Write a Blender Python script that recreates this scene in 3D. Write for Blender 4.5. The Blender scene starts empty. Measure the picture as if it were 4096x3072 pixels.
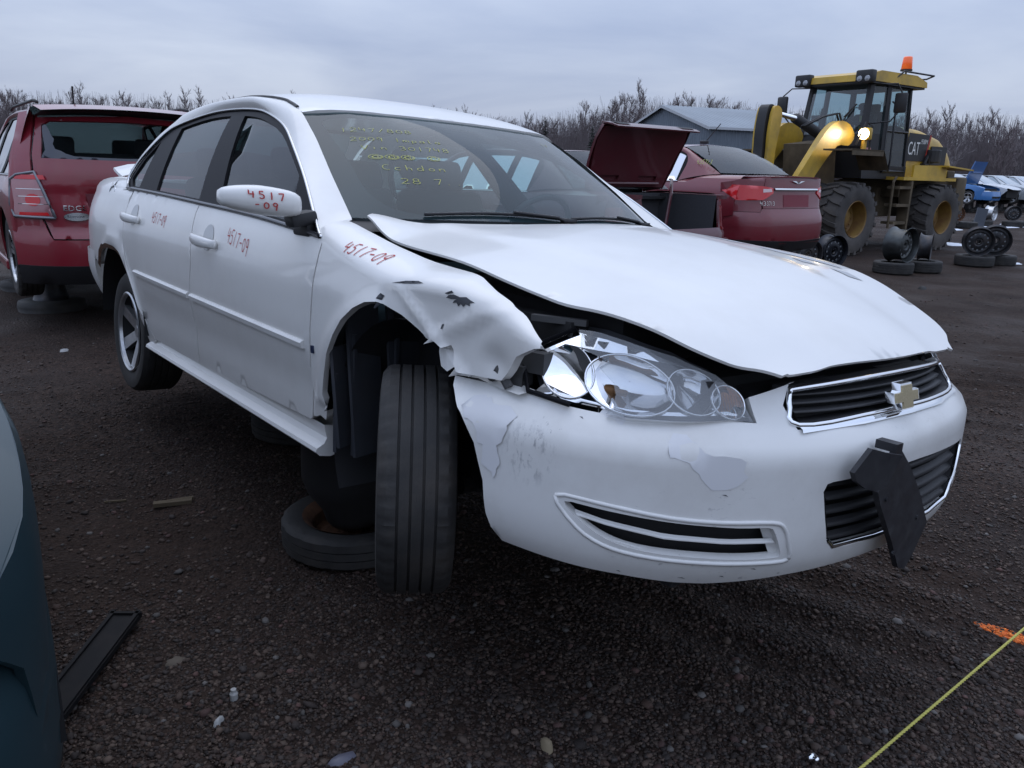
import bpy, bmesh, math, random
import numpy as np
from mathutils import Vector, Matrix
from mathutils.geometry import delaunay_2d_cdt

random.seed(7); np.random.seed(7)
PI = math.pi
scn = bpy.context.scene
COL = scn.collection

# ------------------------------------------------------------------ camera
cam_d = bpy.data.cameras.new('camera')
cam = bpy.data.objects.new('camera', cam_d); COL.objects.link(cam)
CAM_H = 1.5
cam.matrix_world = Matrix(((0.99961, -0.02799, 0.0, 0.0), (0.00734, 0.26199, -0.96504, 0.0),
                           (0.02701, 0.96466, 0.2621, CAM_H), (0, 0, 0, 1)))
cam_d.sensor_fit = 'HORIZONTAL'; cam_d.sensor_width = 36.0
cam_d.lens = 36.0 * 795.0 / 1024.0
cam_d.clip_start = 0.05; cam_d.clip_end = 3000
scn.camera = cam

# ------------------------------------------------------------------ overcast dusk sky
wd = bpy.data.worlds.new('World'); scn.world = wd; wd.use_nodes = True
wn = wd.node_tree.nodes; wl = wd.node_tree.links
for n in list(wn): wn.remove(n)
SUN_EL, SUN_AZ = math.radians(62), math.radians(-25)
def build_world():
    out = wn.new('ShaderNodeOutputWorld'); bg = wn.new('ShaderNodeBackground')
    sky = wn.new('ShaderNodeTexSky'); sky.sky_type = 'NISHITA'; sky.sun_disc = False
    sky.sun_elevation = SUN_EL; sky.sun_rotation = SUN_AZ; sky.air_density = 1.5; sky.dust_density = 3.0
    tc = wn.new('ShaderNodeTexCoord'); sep = wn.new('ShaderNodeSeparateXYZ'); wl.new(tc.outputs['Generated'], sep.inputs[0])
    # cloud deck: project the view direction on a flat layer overhead
    zc = wn.new('ShaderNodeMath'); zc.operation = 'MAXIMUM'; wl.new(sep.outputs['Z'], zc.inputs[0]); zc.inputs[1].default_value = 0.0
    za = wn.new('ShaderNodeMath'); za.operation = 'ADD'; wl.new(zc.outputs[0], za.inputs[0]); za.inputs[1].default_value = 0.13
    dv = wn.new('ShaderNodeVectorMath'); dv.operation = 'DIVIDE'; wl.new(tc.outputs['Generated'], dv.inputs[0])
    cb = wn.new('ShaderNodeCombineXYZ')
    for i in range(3): wl.new(za.outputs[0], cb.inputs[i])
    wl.new(cb.outputs[0], dv.inputs[1])
    nz = wn.new('ShaderNodeTexNoise'); nz.inputs['Scale'].default_value = 0.62; nz.inputs['Detail'].default_value = 7
    nz.inputs['Roughness'].default_value = 0.52; nz.inputs['Distortion'].default_value = 0.4
    wl.new(dv.outputs[0], nz.inputs['Vector'])
    rp = wn.new('ShaderNodeValToRGB'); wl.new(nz.outputs['Fac'], rp.inputs[0])
    rp.color_ramp.elements[0].position = 0.33; rp.color_ramp.elements[0].color = (0.74, 0.80, 0.95, 1)
    rp.color_ramp.elements[1].position = 0.68; rp.color_ramp.elements[1].color = (1.15, 1.16, 1.20, 1)
    # overcast sky: three times as bright overhead as at the horizon
    lm = wn.new('ShaderNodeMath'); lm.operation = 'MULTIPLY_ADD'; wl.new(zc.outputs[0], lm.inputs[0])
    lm.inputs[1].default_value = 0.76; lm.inputs[2].default_value = 0.44
    ov = wn.new('ShaderNodeVectorMath'); ov.operation = 'SCALE'; wl.new(rp.outputs[0], ov.inputs[0]); wl.new(lm.outputs[0], ov.inputs['Scale'])
    tint = wn.new('ShaderNodeVectorMath'); tint.operation = 'MULTIPLY'; wl.new(ov.outputs[0], tint.inputs[0]); tint.inputs[1].default_value = (0.885, 1.0, 1.23)
    sk = wn.new('ShaderNodeVectorMath'); sk.operation = 'SCALE'; wl.new(sky.outputs[0], sk.inputs[0]); sk.inputs['Scale'].default_value = 0.012
    ad = wn.new('ShaderNodeVectorMath'); ad.operation = 'ADD'; wl.new(tint.outputs[0], ad.inputs[0]); wl.new(sk.outputs[0], ad.inputs[1])
    wl.new(ad.outputs[0], bg.inputs['Color']); bg.inputs['Strength'].default_value = 1.0
    wl.new(bg.outputs[0], out.inputs['Surface'])
build_world()
sun_d = bpy.data.lights.new('sun', 'SUN'); sun_d.energy = 0.5; sun_d.angle = math.radians(60); sun_d.color = (1.0, 0.97, 0.94)
sun = bpy.data.objects.new('sun', sun_d); COL.objects.link(sun)
sun.rotation_euler = (PI / 2 - SUN_EL, 0, -SUN_AZ + PI)
vs = scn.view_settings
vs.view_transform = 'Standard'; vs.look = 'None'; vs.gamma = 1.0; vs.use_curve_mapping = False; vs.exposure = 0.0
scn.render.engine = 'CYCLES'
scn.cycles.max_bounces = 8; scn.cycles.transparent_max_bounces = 16
scn.cycles.use_denoising = True

# ------------------------------------------------------------------ materials
MATS = {}
def setp(b, **k):
    for a, v in k.items():
        if a in b.inputs: b.inputs[a].default_value = v
def mat(name, col=(.5, .5, .5), rough=.5, metal=0., spec=.5, coat=0., crough=.05, emit=None, estr=0., bump=0., bscale=60., vary=0., vscale=8., dirt=None, dirtamt=0., dscale=3., rvar=0., alpha=None):
    if name in MATS: return MATS[name]
    m = bpy.data.materials.new(name); m.use_nodes = True; MATS[name] = m
    nt = m.node_tree; b = nt.nodes['Principled BSDF']
    setp(b, **{'Base Color': (*col, 1), 'Roughness': rough, 'Metallic': metal, 'Specular IOR Level': spec, 'Coat Weight': coat, 'Coat Roughness': crough})
    if emit: setp(b, **{'Emission Color': (*emit, 1), 'Emission Strength': estr})
    tc = None
    def coord():
        nonlocal tc
        if tc is None: tc = nt.nodes.new('ShaderNodeTexCoord')
        return tc.outputs['Object']
    last = None
    if vary:
        nz = nt.nodes.new('ShaderNodeTexNoise'); nz.inputs['Scale'].default_value = vscale; nz.inputs['Detail'].default_value = 5
        nt.links.new(coord(), nz.inputs['Vector'])
        rp = nt.nodes.new('ShaderNodeValToRGB'); nt.links.new(nz.outputs['Fac'], rp.inputs[0])
        rp.color_ramp.elements[0].position = .3; rp.color_ramp.elements[1].position = .7
        rp.color_ramp.elements[0].color = (*[c * (1 - vary) for c in col], 1); rp.color_ramp.elements[1].color = (*[min(1, c * (1 + vary)) for c in col], 1)
        last = rp.outputs[0]
    if dirt:
        nz = nt.nodes.new('ShaderNodeTexNoise'); nz.inputs['Scale'].default_value = dscale; nz.inputs['Detail'].default_value = 8; nz.inputs['Roughness'].default_value = .65
        nt.links.new(coord(), nz.inputs['Vector'])
        rp = nt.nodes.new('ShaderNodeValToRGB'); nt.links.new(nz.outputs['Fac'], rp.inputs[0])
        rp.color_ramp.elements[0].position = .45; rp.color_ramp.elements[1].position = .75
        rp.color_ramp.elements[0].color = (0, 0, 0, 1); rp.color_ramp.elements[1].color = (dirtamt,) * 3 + (1,)
        mx = nt.nodes.new('ShaderNodeMix'); mx.data_type = 'RGBA'; nt.links.new(rp.outputs[0], mx.inputs['Factor'])
        if last: nt.links.new(last, mx.inputs['A'])
        else: mx.inputs['A'].default_value = (*col, 1)
        mx.inputs['B'].default_value = (*dirt, 1); last = mx.outputs['Result']
    if last: nt.links.new(last, b.inputs['Base Color'])
    if rvar:
        nz = nt.nodes.new('ShaderNodeTexNoise'); nz.inputs['Scale'].default_value = vscale * .7; nz.inputs['Detail'].default_value = 5
        nt.links.new(coord(), nz.inputs['Vector'])
        mr = nt.nodes.new('ShaderNodeMapRange'); nt.links.new(nz.outputs['Fac'], mr.inputs[0]); mr.inputs[1].default_value = .3; mr.inputs[2].default_value = .7
        mr.inputs[3].default_value = max(.02, rough - rvar); mr.inputs[4].default_value = min(1, rough + rvar)
        nt.links.new(mr.outputs[0], b.inputs['Roughness'])
    if bump:
        nz = nt.nodes.new('ShaderNodeTexNoise'); nz.inputs['Scale'].default_value = bscale; nz.inputs['Detail'].default_value = 6
        nt.links.new(coord(), nz.inputs['Vector'])
        bp = nt.nodes.new('ShaderNodeBump'); bp.inputs['Strength'].default_value = bump; bp.inputs['Distance'].default_value = .01
        nt.links.new(nz.outputs['Fac'], bp.inputs['Height']); nt.links.new(bp.outputs[0], b.inputs['Normal'])
    return m
def glass(name, tint=(.6, .72, .72), ior=1.5, rough=0., film=0., filmcol=(.5, .55, .58)):
    """thin window pane: tinted see-through, Fresnel sky reflection, optional film of dust and painted sky sheen"""
    if name in MATS: return MATS[name]
    m = bpy.data.materials.new(name); m.use_nodes = True; MATS[name] = m
    nt = m.node_tree
    for n in list(nt.nodes): nt.nodes.remove(n)
    o = nt.nodes.new('ShaderNodeOutputMaterial'); t = nt.nodes.new('ShaderNodeBsdfTransparent'); t.inputs[0].default_value = (*tint, 1)
    g = nt.nodes.new('ShaderNodeBsdfGlossy'); g.inputs['Roughness'].default_value = rough + .01
    f = nt.nodes.new('ShaderNodeFresnel'); f.inputs[0].default_value = ior
    mx = nt.nodes.new('ShaderNodeMixShader'); nt.links.new(f.outputs[0], mx.inputs[0])
    src = t.outputs[0]
    if film:
        d = nt.nodes.new('ShaderNodeBsdfDiffuse'); d.inputs[0].default_value = (*filmcol, 1)
        tc = nt.nodes.new('ShaderNodeTexCoord'); nz = nt.nodes.new('ShaderNodeTexNoise'); nz.inputs['Scale'].default_value = 2.2; nz.inputs['Detail'].default_value = 6
        nt.links.new(tc.outputs['Object'], nz.inputs['Vector'])
        mr = nt.nodes.new('ShaderNodeMapRange'); nt.links.new(nz.outputs['Fac'], mr.inputs[0]); mr.inputs[1].default_value = .3; mr.inputs[2].default_value = .7
        mr.inputs[3].default_value = film * .6; mr.inputs[4].default_value = film * 1.4
        m2 = nt.nodes.new('ShaderNodeMixShader'); nt.links.new(mr.outputs[0], m2.inputs[0]); nt.links.new(t.outputs[0], m2.inputs[1]); nt.links.new(d.outputs[0], m2.inputs[2]); src = m2.outputs[0]
    nt.links.new(src, mx.inputs[1]); nt.links.new(g.outputs[0], mx.inputs[2])
    nt.links.new(mx.outputs[0], o.inputs[0])
    return m

WHITE = mat('white_paint', (.725, .715, .685), .32, coat=.55, crough=.06, dirt=(.42, .39, .34), dirtamt=.22, dscale=2.6)
WHITEP = mat('white_plastic_paint', (.71, .705, .68), .38, coat=.35, crough=.12, dirt=(.40, .37, .33), dirtamt=.30, dscale=4.5)
RED = mat('maroon_paint', (.17, .012, .022), .34, coat=.8, crough=.05, dirt=(.12, .07, .065), dirtamt=.30, dscale=2.5)
REDSUV = mat('red_paint', (.23, .014, .026), .33, coat=.8, crough=.05, dirt=(.13, .07, .06), dirtamt=.30, dscale=2.2)
REDDK = mat('dark_maroon_paint', (.085, .010, .016), .42, coat=.5, crough=.1, dirt=(.07, .04, .04), dirtamt=.35)
TEAL = mat('dark_teal_paint', (.016, .036, .045), .35, spec=.25, coat=.15, crough=.08, dirt=(.05, .055, .055), dirtamt=.12, dscale=3)
SILVER = mat('silver_paint', (.42, .45, .47), .35, metal=.4, coat=.6)
BLUE = mat('blue_paint', (.03, .13, .36), .35, coat=.6, dirt=(.10, .10, .1), dirtamt=.3)
BLACKP = mat('black_plastic', (.018, .018, .020), .55, bump=.05, bscale=300)
BLACKG = mat('black_gloss_trim', (.010, .010, .012), .45, spec=.08)
DARK = mat('engine_bay_black', (.010, .010, .011), .8)
RUBBER = mat('tyre_rubber', (.026, .025, .024), .75, bump=.12, bscale=90, vary=.25, vscale=9, dirt=(.075, .062, .05), dirtamt=.55, dscale=6)
RUBBERD = mat('dusty_tyre_rubber', (.055, .050, .047), .85, bump=.3, bscale=40, vary=.3, vscale=3, dirt=(.11, .095, .082), dirtamt=.8, dscale=2)
CHROME = mat('chrome', (.86, .87, .88), .07, metal=1.)
CHROMED = mat('dull_chrome', (.62, .63, .64), .2, metal=1., rvar=.1)
ALLOY = mat('alloy_wheel', (.55, .56, .57), .28, metal=.85, dirt=(.12, .11, .10), dirtamt=.5, dscale=14)
STEEL = mat('dark_steel_rim', (.045, .046, .05), .42, metal=.5, vary=.3, vscale=12, dirt=(.10, .06, .035), dirtamt=.4, dscale=9)
RUST = mat('rusty_steel', (.10, .045, .022), .85, vary=.5, vscale=25, bump=.3, bscale=70)
GLASS = glass('window_glass', (.45, .58, .58), film=.02, filmcol=(.3, .36, .38))
WSGLASS = glass('windshield_glass', (.66, .82, .81), film=.07, filmcol=(.20, .37, .42))  # teal diffuse film stands in for bluish sky sheen on the pane
DKGLASS = glass('dark_window_glass', (.18, .22, .22), film=.05)
LENS = glass('hazed_lamp_lens', (.88, .90, .91), film=.22, filmcol=(.62, .64, .66), ior=1.45)
LENSC = glass('clear_lamp_lens', (.93, .95, .96), ior=1.4)
CLOTH = mat('grey_seat_cloth', (.042, .052, .058), .95)
DASH = mat('grey_dashboard', (.075, .098, .105), .8)
MARKR = mat('red_marker', (.42, .035, .03), .7)
MARKY = mat('yellow_marker', (.38, .39, .12), .7)
MARKW = mat('white_marker', (.7, .68, .62), .7)

# ------------------------------------------------------------------ mesh helpers
def tag(o, label=None, cat=None, group=None, kind=None):
    if label: o['label'] = label
    if cat: o['category'] = cat
    if group: o['group'] = group
    if kind: o['kind'] = kind
    return o
def empty(name, loc=(0, 0, 0), rz=0., label=None, cat=None, group=None, parent=None):
    o = bpy.data.objects.new(name, None); COL.objects.link(o); o.location = loc; o.rotation_euler = (0, 0, rz)
    o.empty_display_size = .1
    if parent: o.parent = parent
    return tag(o, label, cat, group)
def mk(name, V, Fc, m, parent=None, smooth=True, mats=None, fm=None):
    me = bpy.data.meshes.new(name); me.from_pydata([tuple(map(float, v)) for v in V], [], [tuple(map(int, f)) for f in Fc])
    if mats:
        for q in mats: me.materials.append(q)
        if fm is not None: me.polygons.foreach_set('material_index', list(fm))
    else: me.materials.append(m)
    if smooth: me.polygons.foreach_set('use_smooth', [True] * len(me.polygons))
    me.update()
    o = bpy.data.objects.new(name, me); COL.objects.link(o)
    if parent: o.parent = parent
    return o
def copy_tree(o, parent=None, nm=None):
    c = o.copy(); COL.objects.link(c); c.parent = parent
    if nm: c.name = nm
    for ch in list(o.children): copy_tree(ch, c)
    return c
def pch(xs, ys):
    xs = np.array(xs, float); ys = np.array(ys, float); h = np.diff(xs); d = np.diff(ys) / h
    m = np.zeros(len(xs)); m[0] = d[0]; m[-1] = d[-1]
    for i in range(1, len(xs) - 1):
        if d[i - 1] * d[i] > 0:
            a = 2 * h[i] + h[i - 1]; b = h[i] + 2 * h[i - 1]; m[i] = (a + b) / (a / d[i - 1] + b / d[i])
    def f(x):
        i = int(np.searchsorted(xs, x) - 1)
        if i < 0: return ys[0] + m[0] * (x - xs[0])
        if i >= len(h): return ys[-1] + m[-1] * (x - xs[-1])
        t = (x - xs[i]) / h[i]
        return (ys[i] * (1 + 2 * t) * (1 - t) ** 2 + m[i] * h[i] * t * (1 - t) ** 2 + ys[i + 1] * t * t * (3 - 2 * t) + m[i + 1] * h[i] * t * t * (t - 1))
    return f
def cr(P, n=6, closed=False):
    P = np.array(P, float)
    if closed: Q = np.vstack([P[-1], P, P[0], P[1]])
    else: Q = np.vstack([2 * P[0] - P[1], P, 2 * P[-1] - P[-2]])
    o = []
    for i in range(1, len(Q) - 2):
        for t in np.linspace(0, 1, n, endpoint=False):
            o.append(.5 * (2 * Q[i] + (Q[i + 1] - Q[i - 1]) * t + (2 * Q[i - 1] - 5 * Q[i] + 4 * Q[i + 1] - Q[i + 2]) * t * t + (3 * Q[i] - Q[i - 1] - 3 * Q[i + 1] + Q[i + 2]) * t ** 3))
    if not closed: o.append(Q[-2])
    return [tuple(q) for q in o]
def rs(P, step, closed=True):
    P = [np.array(p, float) for p in P]; o = []
    n = len(P)
    for i in range(n if closed else n - 1):
        a, b = P[i], P[(i + 1) % n]; L = np.linalg.norm(b - a)
        if L < 1e-6: continue
        k = max(1, int(round(L / step)))
        for j in range(k): o.append(a + (b - a) * j / k)
    if not closed: o.append(P[-1])
    return np.array(o)
def inpoly(P, poly):
    x, y = P[:, 0], P[:, 1]; c = np.zeros(len(P), bool); n = len(poly)
    for i in range(n):
        x1, y1 = poly[i]; x2, y2 = poly[(i + 1) % n]
        if y1 == y2: continue
        k = ((y1 > y) != (y2 > y)) & (x < (x2 - x1) * (y - y1) / (y2 - y1) + x1)
        c ^= k
    return c
def numn(f, a, b, h=2e-3):
    p = np.array(f(a, b)); u = np.array(f(a + h, b)) - np.array(f(a - h, b)); v = np.array(f(a, b + h)) - np.array(f(a, b - h))
    n = np.cross(u, v); L = np.linalg.norm(n)
    return n / L if L > 1e-12 else np.array([0, 0, 1.])
def panel(name, outline, f, m, parent=None, res=.04, holes=(), flange=.012, out=None, edge=None, smooth=True):
    """sheet cut out of the parametric surface f(a,b) by an outline with holes; its rim is turned in by 'flange'.
    out: a direction the outside faces (for the rim)"""
    loops = [rs(outline, edge or res)] + [rs(h, edge or res) for h in holes]
    lo = loops[0].min(0); hi = loops[0].max(0)
    gx = np.arange(lo[0] + res / 2, hi[0], res); gy = np.arange(lo[1] + res / 2, hi[1], res * .9)
    G = np.array([(x + (res / 2 if j % 2 else 0), y) for j, y in enumerate(gy) for x in gx]).reshape(-1, 2)
    if len(G):
        G = G[inpoly(G, loops[0])]
        for h in loops[1:]:
            if len(G): G = G[~inpoly(G, h)]
        B = np.vstack(loops)
        if len(G):
            keep = np.ones(len(G), bool)
            for i in range(0, len(G), 400):
                d = ((G[i:i + 400, None] - B[None]) ** 2).sum(2).min(1); keep[i:i + 400] = d > (res * .45) ** 2
            G = G[keep]
    pts = np.vstack(loops + ([G] if len(G) else []))
    edges = []; k = 0
    for l in loops:
        n = len(l); edges += [(k + i, k + (i + 1) % n) for i in range(n)]; k += n
    V2, _, Fc, *_r = delaunay_2d_cdt([Vector((float(a), float(b))) for a, b in pts], edges, [], 0, 1e-6)
    V2 = np.array([(v.x, v.y) for v in V2]); Fc = np.array([list(q) for q in Fc if len(q) == 3])
    cen = V2[Fc].mean(1); keep = inpoly(cen, loops[0])
    for h in loops[1:]: keep &= ~inpoly(cen, h)
    Fc = Fc[keep]
    V = [np.array(f(a, b), float) for a, b in V2]; Fl = [tuple(q) for q in Fc]
    if flange:
        for l in loops:
            b0 = len(V); n = len(l)
            for a, b in l:
                nn = numn(f, a, b)
                if out is not None and np.dot(nn, out) < 0: nn = -nn
                p = np.array(f(a, b), float); V.append(p); V.append(p - nn * flange)
            for i in range(n):
                j = (i + 1) % n; Fl.append((b0 + 2 * i, b0 + 2 * j, b0 + 2 * j + 1, b0 + 2 * i + 1))
    return mk(name, V, Fl, m, parent, smooth)
def grid(name, f, nu, nv, m, parent=None, smooth=True, closeu=False, closev=False):
    V = []; Fc = []
    for i in range(nu + (0 if closeu else 1)):
        for j in range(nv + (0 if closev else 1)):
            V.append(f(i / nu, j / nv))
    W = nv + (0 if closev else 1); U = nu + (0 if closeu else 1)
    for i in range(nu):
        for j in range(nv):
            Fc.append((i * W + j, ((i + 1) % U) * W + j, ((i + 1) % U) * W + (j + 1) % W, i * W + (j + 1) % W))
    return mk(name, V, Fc, m, parent, smooth)
def interp_curve(P):
    P = np.array(P, float); s = np.concatenate([[0], np.cumsum(np.linalg.norm(np.diff(P, axis=0), axis=1))]); s /= s[-1]
    return lambda t: np.array([np.interp(t, s, P[:, k]) for k in range(P.shape[1])])
def strip(name, A, B, nu, nv, m, parent=None, bulge=0., bdir=None, ends=False):
    """sheet between two space curves with an outward bulge"""
    a = interp_curve(A); b = interp_curve(B)
    def f(u, v):
        p = a(u) * (1 - v) + b(u) * v
        if bulge:
            d = np.array(bdir(u) if callable(bdir) else bdir, float); p = p + d * bulge * 4 * v * (1 - v)
        return p
    return grid(name, f, nu, nv, m, parent)
class MB:
    """collects simple solids into one mesh"""
    def __init__(s): s.V = []; s.F = []; s.M = []
    def add(s, V, Fc, mi=0):
        k = len(s.V); s.V += [tuple(v) for v in V]; s.F += [tuple(i + k for i in q) for q in Fc]; s.M += [mi] * len(Fc); return s
    def box(s, c, d, rot=None, mi=0, bev=0.):
        x, y, z = d[0] / 2, d[1] / 2, d[2] / 2
        if bev:
            bm = bmesh.new(); bmesh.ops.create_cube(bm, size=1); bmesh.ops.scale(bm, vec=d, verts=bm.verts)
            bmesh.ops.bevel(bm, geom=bm.edges[:], offset=bev, segments=2, affect='EDGES', profile=.5)
            V = [np.array(v.co) for v in bm.verts]; bm.verts.index_update(); Fc = [[v.index for v in q.verts] for q in bm.faces]; bm.free()
        else:
            V = [np.array(p) for p in ((-x, -y, -z), (x, -y, -z), (x, y, -z), (-x, y, -z), (-x, -y, z), (x, -y, z), (x, y, z), (-x, y, z))]
            Fc = [(0, 3, 2, 1), (4, 5, 6, 7), (0, 1, 5, 4), (1, 2, 6, 5), (2, 3, 7, 6), (3, 0, 4, 7)]
        R = np.array(rot) if rot is not None else np.eye(3)
        return s.add([np.array(c) + R @ v for v in V], Fc, mi)
    def tube(s, P, r, n=8, mi=0, cap=True, r2=None):
        P = [np.array(p, float) for p in P]; m = len(P); V = []; up = np.array([0, 0, 1.])
        for i, p in enumerate(P):
            t = P[min(i + 1, m - 1)] - P[max(i - 1, 0)]; t = t / (np.linalg.norm(t) + 1e-12)
            a = np.cross(t, up if abs(t[2]) < .95 else np.array([1., 0, 0])); a /= np.linalg.norm(a); b = np.cross(t, a)
            rr = r if r2 is None else r + (r2 - r) * i / (m - 1)
            for k in range(n): V.append(p + rr * (math.cos(2 * PI * k / n) * a + math.sin(2 * PI * k / n) * b))
        Fc = [(i * n + k, i * n + (k + 1) % n, (i + 1) * n + (k + 1) % n, (i + 1) * n + k) for i in range(m - 1) for k in range(n)]
        if cap: Fc += [tuple(range(n)), tuple(range((m - 1) * n, m * n))]
        return s.add(V, Fc, mi)
    def lathe(s, prof, n=32, c=(0, 0, 0), axis='y', mi=0, mod=None, cap=False, R=None):
        """prof: (radius, along) pairs"""
        V = []
        for i, (r, h) in enumerate(prof):
            for k in range(n):
                a = 2 * PI * k / n; rr = r + (mod(i, k) if mod else 0); q = (rr * math.cos(a), rr * math.sin(a))
                p = {'y': (q[0], h, q[1]), 'z': (q[0], q[1], h), 'x': (h, q[0], q[1])}[axis]
                p = np.array(p) if R is None else np.array(R) @ np.array(p)
                V.append(p + np.array(c))
        Fc = [(i * n + k, i * n + (k + 1) % n, (i + 1) * n + (k + 1) % n, (i + 1) * n + k) for i in range(len(prof) - 1) for k in range(n)]
        if cap: Fc += [tuple(range(n)), tuple(range((len(prof) - 1) * n, len(prof) * n))]
        return s.add(V, Fc, mi)
    def prism(s, poly, h0, h1, plane='xz', mi=0):
        """extrude a 2-D polygon; plane names the polygon's axes"""
        n = len(poly); o = {'xz': lambda a, b, h: (a, h, b), 'xy': lambda a, b, h: (a, b, h), 'yz': lambda a, b, h: (h, a, b)}[plane]
        V = [o(a, b, h0) for a, b in poly] + [o(a, b, h1) for a, b in poly]
        return s.add(V, [tuple(range(n)), tuple(range(n, 2 * n))] + [(i, (i + 1) % n, n + (i + 1) % n, n + i) for i in range(n)], mi)
    def build(s, name, m, parent=None, smooth=False):
        if isinstance(m, (list, tuple)): return mk(name, s.V, s.F, None, parent, smooth, mats=m, fm=s.M)
        return mk(name, s.V, s.F, m, parent, smooth)
def autosmooth(o, ang=35):
    me = o.data; me.polygons.foreach_set('use_smooth', [True] * len(me.polygons))
    bm = bmesh.new(); bm.from_mesh(me); ca = math.radians(ang)
    for e in bm.edges:
        if len(e.link_faces) == 2 and e.calc_face_angle(0) > ca: e.smooth = False
    bm.to_mesh(me); bm.free(); return o
def rotz(a): c, s = math.cos(a), math.sin(a); return np.array([[c, -s, 0], [s, c, 0], [0, 0, 1.]])
def roty(a): c, s = math.cos(a), math.sin(a); return np.array([[c, 0, s], [0, 1, 0], [-s, 0, c]])
def rotx(a): c, s = math.cos(a), math.sin(a); return np.array([[1, 0, 0], [0, c, -s], [0, s, c]])

# hand lettering as strokes on a unit cell (0..0.6, 0..1)
def _arc(cx, cy, rx, ry, a0, a1, n=10): return [(cx + rx * math.cos(math.radians(a0 + (a1 - a0) * i / n)), cy + ry * math.sin(math.radians(a0 + (a1 - a0) * i / n))) for i in range(n + 1)]
GLY = {'4': [[(.05, 1), (.02, .45), (.55, .5)], [(.45, .85), (.42, 0)]], '5': [[(.5, 1), (.12, .97), (.08, .6)] + _arc(.25, .32, .26, .3, 100, -140)],
       '1': [[(.3, 1), (.26, 0)]], '7': [[(.02, .93), (.55, 1), (.25, 0)]], '-': [[(.08, .45), (.5, .5)]], '0': [_arc(.3, .45, .26, .42, 80, 445, 16)],
       '9': [_arc(.28, .7, .22, .26, 20, 390, 12) + [(.45, .4), (.4, -.15)]], '2': [_arc(.28, .72, .24, .26, 160, -40) + [(.02, 0), (.58, .03)]],
       '8': [_arc(.3, .74, .2, .24, 270, -90, 12) + _arc(.3, .26, .25, .26, 90, 450, 12)], '3': [_arc(.25, .74, .24, .25, 140, -90) + _arc(.25, .26, .28, .26, 90, -140)],
       '6': [[(.45, 1), (.15, .6)] + _arc(.3, .28, .24, .28, 160, 520, 14)], '/': [[(.1, 0), (.5, 1)]], 'I': [[(.3, 1), (.28, 0)]],
       'm': [[(.02, .5), (.04, 0)], [(.04, .35), (.16, .5), (.26, .4), (.27, 0)], [(.27, .35), (.4, .5), (.52, .4), (.54, 0)]],
       'p': [[(.1, .5), (.06, -.35)], _arc(.28, .25, .2, .24, 150, -150)], 'a': [_arc(.26, .24, .2, .24, 30, 380, 12), [(.47, .48), (.5, 0)]],
       'l': [[(.25, 1), (.22, .05), (.4, .05)]], 'V': [[(.02, 1), (.25, 0), (.55, 1)]], 'i': [[(.25, .5), (.25, 0)], [(.26, .7), (.27, .74)]],
       'n': [[(.06, .5), (.08, 0)], [(.08, .35), (.25, .5), (.42, .4), (.45, 0)]], 'E': [_arc(.35, .5, .3, .5, 60, 300)], 'c': [_arc(.3, .25, .22, .25, 50, 310)],
       'h': [[(.08, 1), (.08, 0)], [(.08, .3), (.25, .5), (.4, .35), (.42, 0)]], 'o': [_arc(.28, .25, .2, .24, 80, 440, 12)],
       'd': [_arc(.24, .24, .2, .24, 40, 390, 12), [(.46, 1), (.46, 0)]], '.': [[(.2, 0), (.26, .03)]], '@': [_arc(.45, .5, .5, .48, 60, 400, 16), _arc(.4, .45, .22, .28, 0, 500, 16), _arc(.55, .5, .3, .3, 100, 480, 14)],
       ' ': []}
def lettering(name, text, size, width, place, m, parent, slant=.0, pitch=.78):
    """place(a,b) -> point on the carrying surface; each stroke a thin ribbon of paint"""
    V = []; Fc = []; x = 0.
    for ch in text:
        for st in GLY.get(ch, []):
            P = np.array([((x + px + slant * py) * size, py * size) for px, py in st]); P = rs(P, size * .18, closed=False)
            T = np.gradient(P, axis=0); T /= np.linalg.norm(T, axis=1)[:, None] + 1e-9; N = np.stack([-T[:, 1], T[:, 0]], 1) * width / 2
            k = len(V)
            for p, n in zip(P, N): V += [place(*(p + n)), place(*(p - n))]
            Fc += [(k + 2 * i, k + 2 * i + 2, k + 2 * i + 3, k + 2 * i + 1) for i in range(len(P) - 1)]
        x += pitch if ch != '@' else 1.15
    o = mk(name, V, Fc, m, parent, False); o['kind'] = 'stuff'; return o
def print_text(name, text, size, place, m, parent, extr=0.):
    cu = bpy.data.curves.new(name, 'FONT'); cu.body = text; cu.size = size; cu.extrude = extr; cu.resolution_u = 3
    o = bpy.data.objects.new(name, cu); COL.objects.link(o)
    me = bpy.data.meshes.new_from_object(o.evaluated_get(bpy.context.evaluated_depsgraph_get()))
    V = [place(v.co.x, v.co.y, v.co.z) for v in me.vertices]; Fc = [tuple(q.vertices) for q in me.polygons]
    bpy.data.objects.remove(o); bpy.data.curves.remove(cu); bpy.data.meshes.remove(me)
    return mk(name, V, Fc, m, parent, False)

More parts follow.
